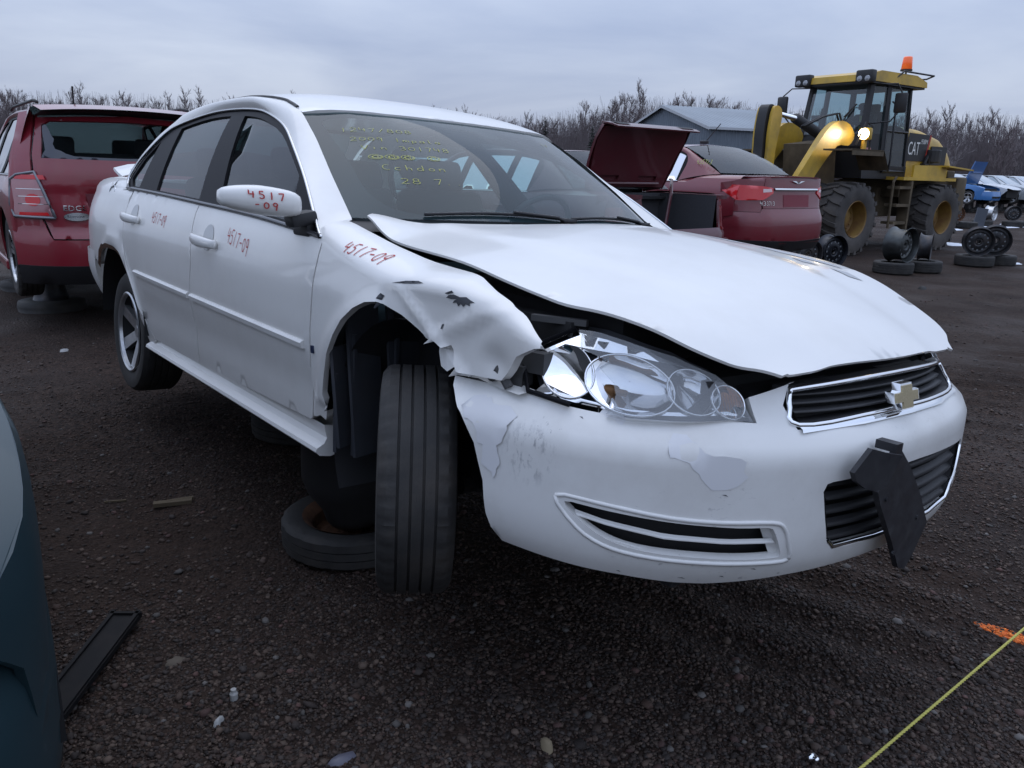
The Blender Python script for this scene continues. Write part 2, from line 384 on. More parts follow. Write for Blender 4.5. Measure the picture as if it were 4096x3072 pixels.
# ------------------------------------------------------------------ ground
def vnoise(x, y, seed=0):
    r = np.random.RandomState(seed).rand(256, 256)
    xi = np.floor(x).astype(int); yi = np.floor(y).astype(int); fx = x - xi; fy = y - yi
    fx = fx * fx * (3 - 2 * fx); fy = fy * fy * (3 - 2 * fy); xi &= 255; yi &= 255; x1 = (xi + 1) & 255; y1 = (yi + 1) & 255
    return (r[xi, yi] * (1 - fx) + r[x1, yi] * fx) * (1 - fy) + (r[xi, y1] * (1 - fx) + r[x1, y1] * fx) * fy
def fbm(x, y, seed=0, o=4):
    s = 0; a = .5
    for i in range(o): s = s + a * (vnoise(x, y, seed + i) - .5); x = x * 2.03 + 7; y = y * 2.03 + 3; a *= .5
    return s
def ground_z(x, y):
    x = np.asarray(x, float); y = np.asarray(y, float); d = np.hypot(x, y)
    z = .05 * fbm(x * .9, y * .9, 3, 3) + .035 * fbm(x * 5, y * 5, 11, 4)
    q = .80 * x - .60 * y                      # across the wheel ruts, which run towards the loader
    p = .60 * x + .80 * y
    w = np.clip((q + 2.6) / 1.2, 0, 1) * np.clip((9 - q) / 2, 0, 1)
    z = z - w * .022 * (np.abs(np.sin(q * 2.1 + .8 * fbm(p * .25, q * .3, 21, 2))) ** 6) + w * .012 * np.sin(p * 21) * (vnoise(p * .7, q * 3, 31) > .6)
    z = z + .14 * fbm(x * .13, y * .13, 41, 2) * np.clip((d - 6) / 14, 0, 1)
    return z * np.clip(260 / (d + 1), 0, 1)
def axis_pts(a, b, fine, lim, grow=1.16):
    P = list(np.arange(a, b, fine)); st = fine; x = P[-1]
    while x < lim: st *= grow; x += st; P.append(x)
    st = fine; x = P[0]; L = []
    while x > -lim: st *= grow; x -= st; L.append(x)
    return np.array(L[::-1] + P)
gx = axis_pts(-3.6, 4.6, .045, 1600); gy = axis_pts(.9, 7.2, .045, 1600)
GX, GY = np.meshgrid(gx, gy, indexing='ij'); GZ = ground_z(GX, GY)
nx, ny = GX.shape
V = np.stack([GX.ravel(), GY.ravel(), GZ.ravel()], 1)
ii, jj = np.meshgrid(np.arange(nx - 1), np.arange(ny - 1), indexing='ij'); k = (ii * ny + jj).ravel()
Fg = np.stack([k, k + ny, k + ny + 1, k + 1], 1)
def ground_mat():
    m = bpy.data.materials.new('muddy_gravel'); m.use_nodes = True; nt = m.node_tree; b = nt.nodes['Principled BSDF']
    tc = nt.nodes.new('ShaderNodeTexCoord'); P = tc.outputs['Object']
    def noise(sc, det=6, ro=.6):
        n = nt.nodes.new('ShaderNodeTexNoise'); n.inputs['Scale'].default_value = sc; n.inputs['Detail'].default_value = det; n.inputs['Roughness'].default_value = ro
        nt.links.new(P, n.inputs['Vector']); return n.outputs['Fac']
    def ramp(f, a, b_, ca, cb):
        r = nt.nodes.new('ShaderNodeValToRGB'); nt.links.new(f, r.inputs[0]); r.color_ramp.elements[0].position = a; r.color_ramp.elements[1].position = b_
        r.color_ramp.elements[0].color = (*ca, 1); r.color_ramp.elements[1].color = (*cb, 1); return r.outputs[0]
    def mix(f, A, B):
        x = nt.nodes.new('ShaderNodeMix'); x.data_type = 'RGBA'
        if isinstance(f, float): x.inputs['Factor'].default_value = f
        else: nt.links.new(f, x.inputs['Factor'])
        nt.links.new(A, x.inputs['A']); nt.links.new(B, x.inputs['B']); return x.outputs['Result']
    base = ramp(noise(1.1), .35, .68, (0.0175, 0.0107, 0.0081), (0.0455, 0.0284, 0.0206))
    vo = nt.nodes.new('ShaderNodeTexVoronoi'); vo.inputs['Scale'].default_value = 62; nt.links.new(P, vo.inputs['Vector'])
    grit = ramp(vo.outputs['Color'], .2, .95, (0.0104, 0.0065, 0.0052), (0.0699, 0.0450, 0.0338))
    gm = ramp(noise(.55, 4), .40, .60, (.25,) * 3, (.8,) * 3)
    c = mix(gm, base, grit)
    c = mix(ramp(noise(.32, 5), .50, .66, (0,) * 3, (.75,) * 3), c, ramp(noise(3.1), .3, .7, (0.0210, 0.0146, 0.0120), (0.0368, 0.0249, 0.0200)))   # smoother packed fines
    nt.links.new(c, b.inputs['Base Color'])
    rr = nt.nodes.new('ShaderNodeMapRange'); nt.links.new(noise(.8, 5), rr.inputs[0]); rr.inputs[1].default_value = .35; rr.inputs[2].default_value = .65; rr.inputs[3].default_value = .62; rr.inputs[4].default_value = .95
    nt.links.new(rr.outputs[0], b.inputs['Roughness']); b.inputs['Specular IOR Level'].default_value = .18
    bp = nt.nodes.new('ShaderNodeBump'); bp.inputs['Strength'].default_value = .9; bp.inputs['Distance'].default_value = .012
    nt.links.new(vo.outputs['Distance'], bp.inputs['Height']); bp.invert = True
    b2 = nt.nodes.new('ShaderNodeBump'); b2.inputs['Strength'].default_value = .8; b2.inputs['Distance'].default_value = .03
    nt.links.new(noise(9, 8, .7), b2.inputs['Height']); nt.links.new(bp.outputs[0], b2.inputs['Normal']); nt.links.new(b2.outputs[0], b.inputs['Normal'])
    return m
GROUND = ground_mat()
go = mk('ground', V, Fg, GROUND); tag(go, 'dark muddy gravel ground of the salvage yard', kind='structure')

# loose gravel: thousands of small stones on the mud
def col_attr_mat(name, rough=.8, spec=.4):
    m = bpy.data.materials.new(name); m.use_nodes = True; nt = m.node_tree; b = nt.nodes['Principled BSDF']
    a = nt.nodes.new('ShaderNodeAttribute'); a.attribute_name = 'tone'; nt.links.new(a.outputs['Color'], b.inputs['Base Color'])
    b.inputs['Roughness'].default_value = rough; b.inputs['Specular IOR Level'].default_value = spec; return m
def scatter(name, N, rmin, rmax, a0, a1, smin, smax, tones, label, m, seed=5, mask=None, flat=.55, box=False, area=None):
    R = np.random.RandomState(seed); ph = (1 + 5 ** .5) / 2
    if box: ico = np.array([(-1, -1, -1), (1, -1, -1), (1, 1, -1), (-1, 1, -1), (-1, -1, 1), (1, -1, 1), (1, 1, 1), (-1, 1, 1)]) * .68; icf = np.array([(0, 2, 1), (0, 3, 2), (4, 5, 6), (4, 6, 7), (0, 1, 5), (0, 5, 4), (1, 2, 6), (1, 6, 5), (2, 3, 7), (2, 7, 6), (3, 0, 4), (3, 4, 7)])
    else:
        ico = np.array([(-1, ph, 0), (1, ph, 0), (-1, -ph, 0), (1, -ph, 0), (0, -1, ph), (0, 1, ph), (0, -1, -ph), (0, 1, -ph), (ph, 0, -1), (ph, 0, 1), (-ph, 0, -1), (-ph, 0, 1)]) / math.hypot(1, ph)
        icf = np.array([(0, 11, 5), (0, 5, 1), (0, 1, 7), (0, 7, 10), (0, 10, 11), (1, 5, 9), (5, 11, 4), (11, 10, 2), (10, 7, 6), (7, 1, 8), (3, 9, 4), (3, 4, 2), (3, 2, 6), (3, 6, 8), (3, 8, 9), (4, 9, 5), (2, 4, 11), (6, 2, 10), (8, 6, 7), (9, 8, 1)])
    nv = len(ico)
    r = np.exp(R.uniform(math.log(rmin), math.log(rmax), N)); a = np.radians(R.uniform(a0, a1, N)); x = r * np.sin(a); y = r * np.cos(a)
    if area is not None: cx, cy, rx, ry, an0 = area; q = np.sqrt(R.rand(N)) ; t = R.uniform(0, 2 * PI, N); ex, ey = q * rx * np.cos(t), q * ry * np.sin(t); x = cx + ex * math.cos(an0) - ey * math.sin(an0); y = cy + ex * math.sin(an0) + ey * math.cos(an0)
    if mask is not None: kp = mask(x, y, R); x, y, r = x[kp], y[kp], r[kp]; N = len(x)
    sz = smin * (smax / smin) ** (R.rand(N) ** 2.2)
    sc = sz[:, None] * R.uniform(.65, 1.25, (N, 3)); sc[:, 2] *= flat
    J = ico[None] * R.uniform(.62, 1.2, (N, nv, 3)) * sc[:, None]
    an = R.uniform(0, 6.28, N); c, s = np.cos(an), np.sin(an); tl = R.uniform(-.5, .5, N)
    X = J[..., 0] * c[:, None] - J[..., 1] * s[:, None]; Y = J[..., 0] * s[:, None] + J[..., 1] * c[:, None]; Z = J[..., 2] + X * tl[:, None] * .5
    z0 = ground_z(x, y) + sz * flat * .35
    V = np.stack([X + x[:, None], Y + y[:, None], Z + z0[:, None]], 2).reshape(-1, 3)
    Fc = (icf[None] + nv * np.arange(N)[:, None, None]).reshape(-1, 3)
    me = bpy.data.meshes.new(name); me.vertices.add(len(V)); me.vertices.foreach_set('co', V.ravel())
    me.loops.add(Fc.size); me.loops.foreach_set('vertex_index', Fc.ravel().astype(np.int32)); me.polygons.add(len(Fc))
    me.polygons.foreach_set('loop_start', np.arange(0, Fc.size, 3, dtype=np.int32)); me.polygons.foreach_set('loop_total', np.full(len(Fc), 3, np.int32))
    me.update(calc_edges=True); me.validate()
    at = me.color_attributes.new('tone', 'FLOAT_COLOR', 'POINT')
    tn = np.array(tones)[R.randint(0, len(tones), N)] * R.uniform(.55, 1.3, (N, 1))
    at.data.foreach_set('color', np.repeat(np.hstack([tn, np.ones((N, 1))]), nv, axis=0).ravel().astype(np.float32))
    me.materials.append(m); o = bpy.data.objects.new(name, me); COL.objects.link(o); return tag(o, label, kind='stuff')
STONE = col_attr_mat('gravel_stone')
tones = [(0.0513, 0.0341, 0.0262), (0.0349, 0.0236, 0.0188), (0.0718, 0.0487, 0.0370), (0.0534, 0.0309, 0.0229), (0.0288, 0.0211, 0.0181), (0.0871, 0.0617, 0.0470), (0.0462, 0.0365, 0.0322)]
def msk(x, y, R): return (fbm(x * .7, y * .7, 77, 3) + .20 * np.clip(x - .0, 0, 1) + .10 * (y < 2.3) + R.uniform(-.10, .10, len(x))) > -.03
scatter('gravel', 150000, 1.3, 7.5, -44, 40, .0035, .0105, tones, 'loose dark gravel stones covering the mud', STONE, mask=msk, box=True)
scatter('pebbles', 5200, 1.3, 13, -42, 40, .009, .020, tones + [(.11, .10, .092), (.09, .05, .042)], 'larger pebbles lying among the loose gravel', STONE, seed=9)

# ================================================================== the white sedan (frame: x forward from the front axle, y left, z up)
car = empty('white_sedan'); tag(car, 'white four-door sedan with crumpled right fender and broken headlamp, raised on wheel stands', 'car')
CAR_M = Matrix(((0.63461, 0.77226, 0.0297, 0.3502), (-0.77279, 0.63371, 0.03477, 2.6655), (0.00803, -0.04502, 0.99895, 0.316), (0, 0, 0, 1)))
car.matrix_world = CAR_M
def c2w(p): return np.array(CAR_M @ Vector(p))
planR = pch([-4.16, -4.12, -4.04, -3.9, -3.65, -3.3, -2.9, -2.2, -1.2, -.3, .2, .5, .7, .82, .9, .96],
            [0, .50, .70, .81, .885, .918, .924, .925, .925, .922, .912, .885, .83, .74, .58, 0])
secR = pch([.15, .25, .35, .5, .65, .76, .85, .92, .97, 1.0, 1.1, 1.2, 1.3, 1.38, 1.43, 1.46],
           [.075, .05, .035, .014, .0, .0, .012, .032, .055, .07, .12, .176, .24, .30, .35, .40])
def Sw(x, z):
    w = planR(x) - secR(z)
    return w - .010 * math.exp(-((z - .44) / .07) ** 2) * (-2.45 < x < -.5)      # shallow waist above the sill
def side(sg, off=0.): return lambda x, z: (x, sg * (Sw(x, z) + off), z)
zcR = pch([-2.95, -2.6, -2.2, -1.8, -1.5, -1.2, -1.0], [1.395, 1.45, 1.482, 1.49, 1.475, 1.43, 1.375])
def Rf(x, y): a = abs(y) / .6; return zcR(x) - .022 * a * a - .028 * a ** 6
# bumper plan curve by arc length from the nose
_bp = np.array([(1.04, 0), (1.037, .1), (1.028, .2), (1.012, .3), (.985, .4), (.945, .5), (.89, .6), (.815, .7), (.72, .785), (.6, .85), (.45, .893), (.3, .912), (.15, .92)])
_bc = np.array(cr(_bp, 20)); _bs = np.concatenate([[0], np.cumsum(np.linalg.norm(np.diff(_bc, axis=0), axis=1))])
_bt = np.gradient(_bc, axis=0); _bt /= np.linalg.norm(_bt, axis=1)[:, None]
dB = pch([.14, .18, .23, .27, .30, .38, .5, .56, .572, .582, .60, .63, .67, .72, .78], [.13, .088, .052, .026, .011, 0, 0, .002, .007, .018, .038, .065, .090, .12, .17])
def BB(s, z, off=0.):
    a = abs(s); x = np.interp(a, _bs, _bc[:, 0]); y = np.interp(a, _bs, _bc[:, 1]); tx = np.interp(a, _bs, _bt[:, 0]); ty = np.interp(a, _bs, _bt[:, 1])
    d = dB(z) - off; x -= ty * d; y += tx * d
    return np.array([x, y if s > 0 else -y, z])
# ---- fenders
ztopF = pch([-.60, -.476, -.36, -.163, .027, .21, .34, .44, .50, .56, .62], [.99, .976, .953, .915, .890, .884, .855, .824, .802, .775, .745])
yhF = pch([-.6, -.36, .03, .21, .34, .44, .50, .56, .62], [.79, .78, .768, .788, .818, .843, .853, .862, .866])
hFd = pch([-.6, .10, .30, .45, .56, .62], [.075, .075, .060, .035, .022, .02])
FL = .16
def fen(sg, damaged):
    def f(x, q):
        zt = ztopF(x); hf = hFd(x); zs = zt - hf; w0 = Sw(x, zs)
        if q <= zs: w, z = Sw(x, q), q
        else:
            th = min(1.1, (q - zs) / (FL * hf / .075)) * PI / 2; w = yhF(x) + (w0 - yhF(x)) * math.cos(th); z = zs + hf * math.sin(th)
        # wheel-arch lip stands a little proud
        r = math.hypot(x, (z - .33)); w += .012 * math.exp(-((r - .445) / .035) ** 2) * (z > .4) * (0 if damaged and x > -.05 else 1)
        if damaged:
            g = 1 / (1 + math.exp(-(x + .0) / .03)); lo = 1 / (1 + math.exp((z - .838) / .010)); fr_ = 1 / (1 + math.exp((x - .50) / .02))
            w -= g * lo * fr_ * (.030 - .05 * (z - .66))                                   # front pushed in below a fold line
            d1 = z - (.795 - .62 * (x - .06)); w += .012 * math.exp(-(d1 / .014) ** 2) * g * lo * fr_   # buckle ridge running down to the torn lip
            d2 = z - (.70 + .42 * (x - .12)); w += .007 * math.exp(-(d2 / .016) ** 2) * g * fr_ * (x > .1)
            d3 = x - (.36 + .55 * (z - .78)); w -= .010 * math.exp(-(d3 / .03) ** 2) * math.exp(-((z - .78) / .05) ** 2)
            w -= .012 * math.exp(-(((x - .40) / .045) ** 2 + ((z - .70) / .03) ** 2))
            w += .004 * g * fr_ * math.sin(21 * x + 13 * z) * math.sin(17 * z - 9 * x)
        return (x, sg * w, z)
    return f
def qtop(x): return ztopF(x) - hFd(x) + FL * hFd(x) / .075
topx = np.linspace(-.50, .56, 18)
ftop = [(x, qtop(x)) for x in topx]
fdoor = [(-.534, .336), (-.516, .437), (-.488, .56), (-.473, .675), (-.461, .768), (-.454, .84), (-.450, .913)]
rear_edge = [(a + .008, b) for a, b in fdoor]
archD = [(-.413, .439), (-.388, .505), (-.351, .58), (-.298, .65), (-.248, .703), (-.18, .747), (-.116, .773), (-.056, .782), (.03, .758), (.103, .732), (.162, .709)]
front_dam = [(.566, .765), (.535, .750), (.486, .727), (.463, .701), (.424, .657), (.361, .653), (.278, .651), (.268, .672), (.255, .700), (.243, .712), (.215, .700), (.175, .718)]
outD = rear_edge + [(-.50, .97)] + ftop + front_dam + archD[::-1] + [(-.405, .40), (-.43, .345), (-.47, .352), (-.505, .338)]
fr = panel('front_fender', outD, fen(-1, True), WHITE, car, res=.018, flange=.022, out=(0, -.5, .85)); tag(fr, 'crumpled right front fender with torn wheel arch and dark scuffs')
# torn flap of inner metal hanging from the arch
mk('torn_fender_flap', [(.165, -.862, .716), (.20, -.858, .722), (.238, -.852, .718), (.252, -.858, .69), (.246, -.872, .655), (.225, -.878, .640), (.195, -.876, .648), (.172, -.868, .68), (.21, -.872, .685)],
   [(0, 1, 8), (1, 2, 8), (2, 3, 8), (3, 4, 8), (4, 5, 8), (5, 6, 8), (6, 7, 8), (7, 0, 8)], WHITE, car, False)
archU = [(.42 * math.cos(a), .33 + .45 * math.sin(a)) for a in np.linspace(math.radians(168), math.radians(20), 22)]
outU = rear_edge + [(-.50, .97)] + ftop + [(.55, .74), (.51, .70), (.46, .62), (.43, .52)] + archU[::-1] + [(-.43, .34)]
panel('front_fender', outU, fen(1, False), WHITE, car, res=.04, flange=.022, out=(0, .5, .85))
# scuffs on the fender: bare dark primer
SCUFF = mat('scuffed_primer', (.05, .052, .06), .7)
fo = fen(-1, True)
def offn(f, d, out):
    def g(a, b):
        n = numn(f, a, b)
        if np.dot(n, out) < 0: n = -n
        return np.array(f(a, b)) + n * d
    return g
for k, pl in enumerate([[(-.013, .845), (.038, .862), (.093, .872), (.12, .868), (.082, .860), (.036, .852)], [(.218, .848), (.242, .862), (.252, .856), (.228, .846)],
                        [(.224, .834), (.236, .846), (.254, .851), (.278, .847), (.299, .853), (.315, .846), (.33, .841), (.316, .836), (.318, .826), (.302, .829), (.295, .818), (.284, .826), (.274, .815), (.267, .826), (.250, .821), (.258, .831), (.268, .838), (.245, .833)],
                        [(.203, .746), (.205, .758), (.215, .761), (.211, .747)], [(-.06, .79), (-.05, .806), (-.036, .80), (-.048, .785)], [(-.062, .765), (-.052, .779), (-.047, .778), (-.057, .763)]]):
    panel('scuff_mark', pl, offn(fo, .0016, (0, -1, 0)), SCUFF, fr, res=.012, flange=0)
# small side badge plate
panel('side_marker_badge', [(-.472, .586), (-.452, .588), (-.454, .563), (-.473, .562)], offn(fen(-1, False), .004, (0, -1, 0)), mat('badge_blue', (.02, .03, .07), .3), fr, res=.02, flange=.004, out=(0, -1, 0))

# ---- doors, quarter panels
belt = pch([-2.95, -2.852, -2.634, -1.63, -1.016, -.458], [1.006, 1.006, 1.003, .976, .956, .923])
bcut = [(-1.672, .288), (-1.655, .50), (-1.634, .658), (-1.614, .746), (-1.62, .822), (-1.648, .936), (-1.652, belt(-1.652))]
rcut = [(-2.35, .276), (-2.44, .33), (-2.536, .44), (-2.59, .56), (-2.64, .64), (-2.69, .72), (-2.697, .80), (-2.702, .90), (-2.705, 1.004)]
fd_out = fdoor[::-1] + [(-.55, .318), (-1.1, .302), (-1.66, .288)] + [(a + .004, b) for a, b in bcut] + [(x, belt(x)) for x in (-1.4, -1.2, -1.0, -.8, -.6, -.47)]
rd_out = [(a - .004, b) for a, b in bcut[::-1]] + [(-1.9, .284), (-2.2, .278)] + rcut + [(x, belt(x)) for x in (-2.5, -2.2, -1.9)]
archR = [(-2.452, .20), (-2.524, .32), (-2.596, .462), (-2.64, .56), (-2.70, .645), (-2.76, .675), (-2.885, .698), (-3.03, .702), (-3.16, .688), (-3.26, .645), (-3.33, .56), (-3.37, .45), (-3.385, .31)]
zq = pch([-4.2, -3.95, -3.5, -3.2, -2.9, -2.7], [1.02, 1.045, 1.065, 1.06, 1.04, 1.03])
yq = pch([-4.2, -3.9, -3.4, -2.7], [.60, .70, .72, .74])
def quar(sg):
    def f(x, q):
        zt = zq(x); zs = zt - .09; w0 = Sw(x, zs)
        if q <= zs: w, z = Sw(x, q), q
        else: th = min(1, (q - zs) / .18) * PI / 2; w = yq(x) + (w0 - yq(x)) * math.cos(th); z = zs + .09 * math.sin(th)
        r = math.hypot(x + 2.93, z - .31); w += .012 * math.exp(-((r - .42) / .03) ** 2) * (z > .35)
        return (x, sg * w, z)
    return f
qt = [(x, zq(x) + .09) for x in np.linspace(-4.02, -2.98, 10)]
q_out = [(a - .006, b) for a, b in rcut] + qt[::-1] + [(-4.06, .98), (-4.07, .8), (-4.0, .62), (-3.8, .60), (-3.36, .585)] + archR[::-1][2:] + [(-2.36, .27)]
for sg in (-1, 1):
    fs = side(sg); od = (0, sg, 0)
    d1 = panel('front_door', fd_out, fs, WHITE, car, res=.045, flange=.02, out=od)
    d2 = panel('rear_door', rd_out, fs, WHITE, car, res=.045, flange=.02, out=od)
    q = panel('quarter_panel', q_out, quar(sg), WHITE, car, res=.04, flange=.03, out=(0, sg * .5, .85))
    # rub strips
    for d, x0, x1 in ((d1, -1.628, -.526), (d2, -2.50, -1.662)):
        xs = np.linspace(x0, x1, 12); zz = lambda x: .578 + (.600 - .578) * (x + .526) / (-1.974)
        prof = [(0, -.013), (.012, -.011), (.014, .006), (.006, .013), (0, .014)]
        V = [(x, sg * (Sw(x, zz(x) + b) + a), zz(x) + b) for x in xs for a, b in prof]; n = len(prof)
        Fc = [(i * n + k, (i + 1) * n + k, (i + 1) * n + k + 1, i * n + k + 1) for i in range(11) for k in range(n - 1)] + [tuple(range(n)), tuple(range(11 * n, 12 * n))]
        mk('rub_strip', V, Fc, WHITEP, d, False)
    # pull handles; flat discs behind them carry the cups' shade as darker paint
    for d, x0, x1, zc in ((d1, -1.572, -1.30, .842), (d2, -2.69, -2.40, .873)):
        L = x1 - x0; cx = (x0 + x1) / 2
        P = [(x0 + L * t, sg * (Sw(x0 + L * t, zc) + .004 + .036 * math.sin(PI * min(1, max(0, t))) ** .45), zc + .004 - .012 * t) for t in np.linspace(0.01, .99, 15)]
        V = []; n = 10
        for i, p in enumerate(P):
            hh = .017 + .006 * math.sin(PI * i / 14)
            for k_ in range(n): a = 2 * PI * k_ / n; V.append((p[0], p[1] + sg * .010 * math.cos(a), p[2] + hh * math.sin(a)))
        Fc = [(i * n + k_, i * n + (k_ + 1) % n, (i + 1) * n + (k_ + 1) % n, (i + 1) * n + k_) for i in range(14) for k_ in range(n)] + [tuple(range(n)), tuple(range(14 * n, 15 * n))]
        hd = mk('door_handle', V, Fc, WHITE, d)
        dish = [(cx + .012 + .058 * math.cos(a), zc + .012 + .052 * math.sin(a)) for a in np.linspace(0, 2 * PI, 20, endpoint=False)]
        panel('handle_cup_shade', dish, offn(fs, .0015, od), mat('cup_shadow_paint', (.45, .46, .46), .4, coat=.4), d, res=.03, flange=0)
    # window surround, panes
    dlo = cr([(-2.828, 1.007), (-2.90, 1.05), (-2.905, 1.09), (-2.862, 1.171), (-2.705, 1.300), (-2.553, 1.345), (-2.225, 1.386), (-1.94, 1.394), (-1.622, 1.380), (-1.407, 1.348), (-1.183, 1.293), (-.989, 1.213), (-.757, 1.10), (-.505, .949), (-.458, .925)], 5)
    lowb = [(x, belt(x) + .004) for x in np.linspace(-.6, -2.75, 14)]
    out_d = dlo + lowb
    def top(x): return np.interp(x, [p[0] for p in dlo[10:]], [p[1] for p in dlo[10:]]) - .026
    g1 = [(x, top(x)) for x in np.linspace(-1.725, -.83, 14)] + [(-.74, belt(-.74) + .02)] + [(x, belt(x) + .020) for x in np.linspace(-.9, -1.44, 6)]
    g2 = [(x, top(x)) for x in np.linspace(-2.51, -1.90, 10)] + [(-1.70, belt(-1.70) + .02)] + [(x, belt(x) + .02) for x in np.linspace(-1.85, -2.35, 6)]
    g3 = [(-2.66, belt(-2.66) + .02), (-2.80, belt(-2.8) + .02), (-2.868, 1.065), (-2.85, 1.10), (-2.812, 1.17), (-2.71, 1.262)]
    fr_ = panel('window_surround', out_d, offn(fs, -.004, od), BLACKG, car, res=.05, holes=[g1, g2, g3], flange=.014, out=od)
    for g_, nm, pr_ in ((g1, 'window', d1), (g2, 'window', d2), (g3, 'quarter_window', car)):
        panel(nm, g_, offn(fs, -.012, od), GLASS, pr_, res=.10, flange=0)
    ct = MB(); ct.tube([offn(fs, .003, od)(*p) for p in dlo[2:]], .0055, 6)
    ct.build('chrome_trim', CHROMED, fr_, True)
    ct = MB(); ct.tube([offn(fs, .004, od)(x, belt(x) + .004) for x in np.linspace(-.47, -2.84, 24)], .009, 6)
    ct.build('belt_trim', mat('dark_belt_trim', (.10, .105, .115), .25, metal=.6), fr_, True)
    # pillars and roof rail between window surround and glass/roof edges
    wsE = [(-.50, -.765, .980), (-.56, -.738, .990), (-.75, -.712, 1.12), (-.95, -.675, 1.25), (-1.145, -.640, 1.352)]
    rfE = [(x, -np.interp(x, [-2.7, -2.0, -1.37, -1.145], [.570, .585, .607, .640]), 0) for x in np.linspace(-1.25, -2.66, 12)]
    rfE = [(x, y, Rf(x, y)) for x, y, _ in rfE]
    blE = [(-2.74, -.572, 1.372), (-2.95, -.60, 1.278), (-3.15, -.635, 1.18), (-3.36, -.68, 1.085)]
    B_ = [(p[0], -sg * p[1], p[2]) for p in wsE + rfE + blE]
    A2 = dlo[::-1]; A_ = [fs(*p) for p in A2] + [fs(-2.93, 1.03), fs(-3.0, 1.00), (-3.1, sg * (Sw(-3.1, 1.0)), 1.0)]
    # match both curves by their x position so the strip does not shear
    Bx = interp_curve(B_); Ax = interp_curve(A_[:-3])
    NB = 60; ub = np.linspace(0, 1, NB); bpts = [Bx(u) for u in ub]
    keyA = [0, .06, .30, .55, .86, 1.0]; keyB = [0, .05, .262, .60, .80, 1.0]
    apts = [Ax(np.interp(u, keyB, keyA)) for u in ub]
    V = []; Fc = []; nv = 8
    for i in range(NB):
        a, b = apts[i], bpts[i]; dd = np.array([0, sg * .75, .65])
        bl = .010 + .030 * np.clip((ub[i] - .12) / .25, 0, 1)
        for j in range(nv + 1):
            t = j / nv; V.append(a * (1 - t) + b * t + dd * bl * (4 * t * (1 - t)) * np.clip(np.linalg.norm(b - a) / .12, .3, 1.4) * .55)
    Fc = [(i * (nv + 1) + j, (i + 1) * (nv + 1) + j, (i + 1) * (nv + 1) + j + 1, i * (nv + 1) + j + 1) for i in range(NB - 1) for j in range(nv)]
    mk('roof_rail', V, Fc, WHITE, car)
    # C-pillar foot down to the quarter panel
    strip('pillar_foot', [apts[-1], apts[-1] + np.array([-.12, sg * .01, -.012]), (-3.45, sg * .80, 1.03)], [bpts[-1] - np.array([0, 0, 0]), bpts[-1] + np.array([-.06, 0, -.02]), (-3.50, sg * .72, 1.068)], 8, 5, WHITE, car, .012, (0, sg * .7, .7))
    # ditch moulding along the roof edge
    dm = MB(); dm.tube([p + np.array([0, -sg * .004, .003]) for p in bpts[16:48]], .007, 6); dm.build('roof_ditch_trim', BLACKP, car, True)
    # sill
    prof = [(.872, .315), (.868, .292), (.862, .268), (.872, .250), (.898, .236), (.902, .224), (.888, .210), (.85, .203), (.80, .215), (.78, .30)]
    xs = np.linspace(-2.45, -.475, 14); n = len(prof)
    V = [(x, sg * p[0], p[1] - .012 * (x > -.7) * (x + .7) / .225 * 0) for x in xs for p in prof]
    Fc = [(i * n + k, (i + 1) * n + k, (i + 1) * n + k + 1, i * n + k + 1) for i in range(13) for k in range(n - 1)] + [tuple(range(n)), tuple(range(13 * n, 14 * n))]
    autosmooth(mk('sill', V, Fc, WHITE, car), 30)
    # wheel-house liners
    for cx, cz, r in ((0, .30, .435), (-2.93, .26, .468)):
        V = []; Fc = []; na = 20
        for i in range(na + 1):
            a = math.radians((28 if cx == 0 else 2) + (177 if cx == 0 else 176) * i / na)
            for yy in (.90, .72, .46): V.append((cx + r * math.cos(a), sg * yy if not (yy == .90) else sg * (Sw(cx + r * math.cos(a), .5) - (.05 if cx == 0 else .012)), cz + r * math.sin(a)))
        Fc = [(i * 3 + j, (i + 1) * 3 + j, (i + 1) * 3 + j + 1, i * 3 + j + 1) for i in range(na) for j in range(2)] + [tuple(i * 3 + 2 for i in range(na + 1))]
        mk('wheel_liner', V, Fc, DARK if cx < -1 else mat('splash_liner', (.020, .020, .022), .6, bump=.2, bscale=14), car)
rl = mk('rust_lip', [quar(-1)(a, b + .004) for a, b in archR[5:11]] + [tuple(np.array(quar(-1)(a, b)) + (0, .012, -.022)) for a, b in archR[5:11]], [(i, i + 1, i + 7, i + 6) for i in range(5)], RUST, car); rl.location = (0, -.0035, 0)

# ---- roof, glass, hood, tail
hd_c = [(-1.14, -.640), (-1.06, -.50), (-1.005, -.354), (-.985, -.18), (-.98, 0)]
head = hd_c + [(x, -y) for x, y in hd_c[-2::-1]]
redge = [(x, np.interp(x, [-2.7, -2.0, -1.37, -1.145], [.570, .585, .607, .640])) for x in np.linspace(-1.25, -2.66, 10)]
back = [(-2.72, .56), (-2.80, .40), (-2.84, .2), (-2.85, 0), (-2.84, -.2), (-2.80, -.40), (-2.72, -.56)]
panel('roof', head + redge + back + [(x, -y) for x, y in redge[::-1]], lambda x, y: (x, y, Rf(x, y)), WHITE, car, res=.06, flange=.015, out=(0, 0, 1))
def wsbase(u): y = u * .742; return np.array([-.345 - .215 * (y / .74) ** 2, y, .996 - .012 * (y / .74) ** 2])
hc = interp_curve([(x - .004, y, Rf(x, y) - .006) for x, y in head])
def wsf(u, v, off=0.):
    a = wsbase(u); b = hc((u + 1) / 2); p = a * (1 - v) + b * v
    return p + np.array([.42, 0, .90]) * (.028 * 4 * v * (1 - v) * (1 - .5 * u * u) + off)
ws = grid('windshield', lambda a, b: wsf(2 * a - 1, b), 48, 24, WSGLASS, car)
frit_o = [(-1, 0), (1, 0), (1, 1), (-1, 1)]
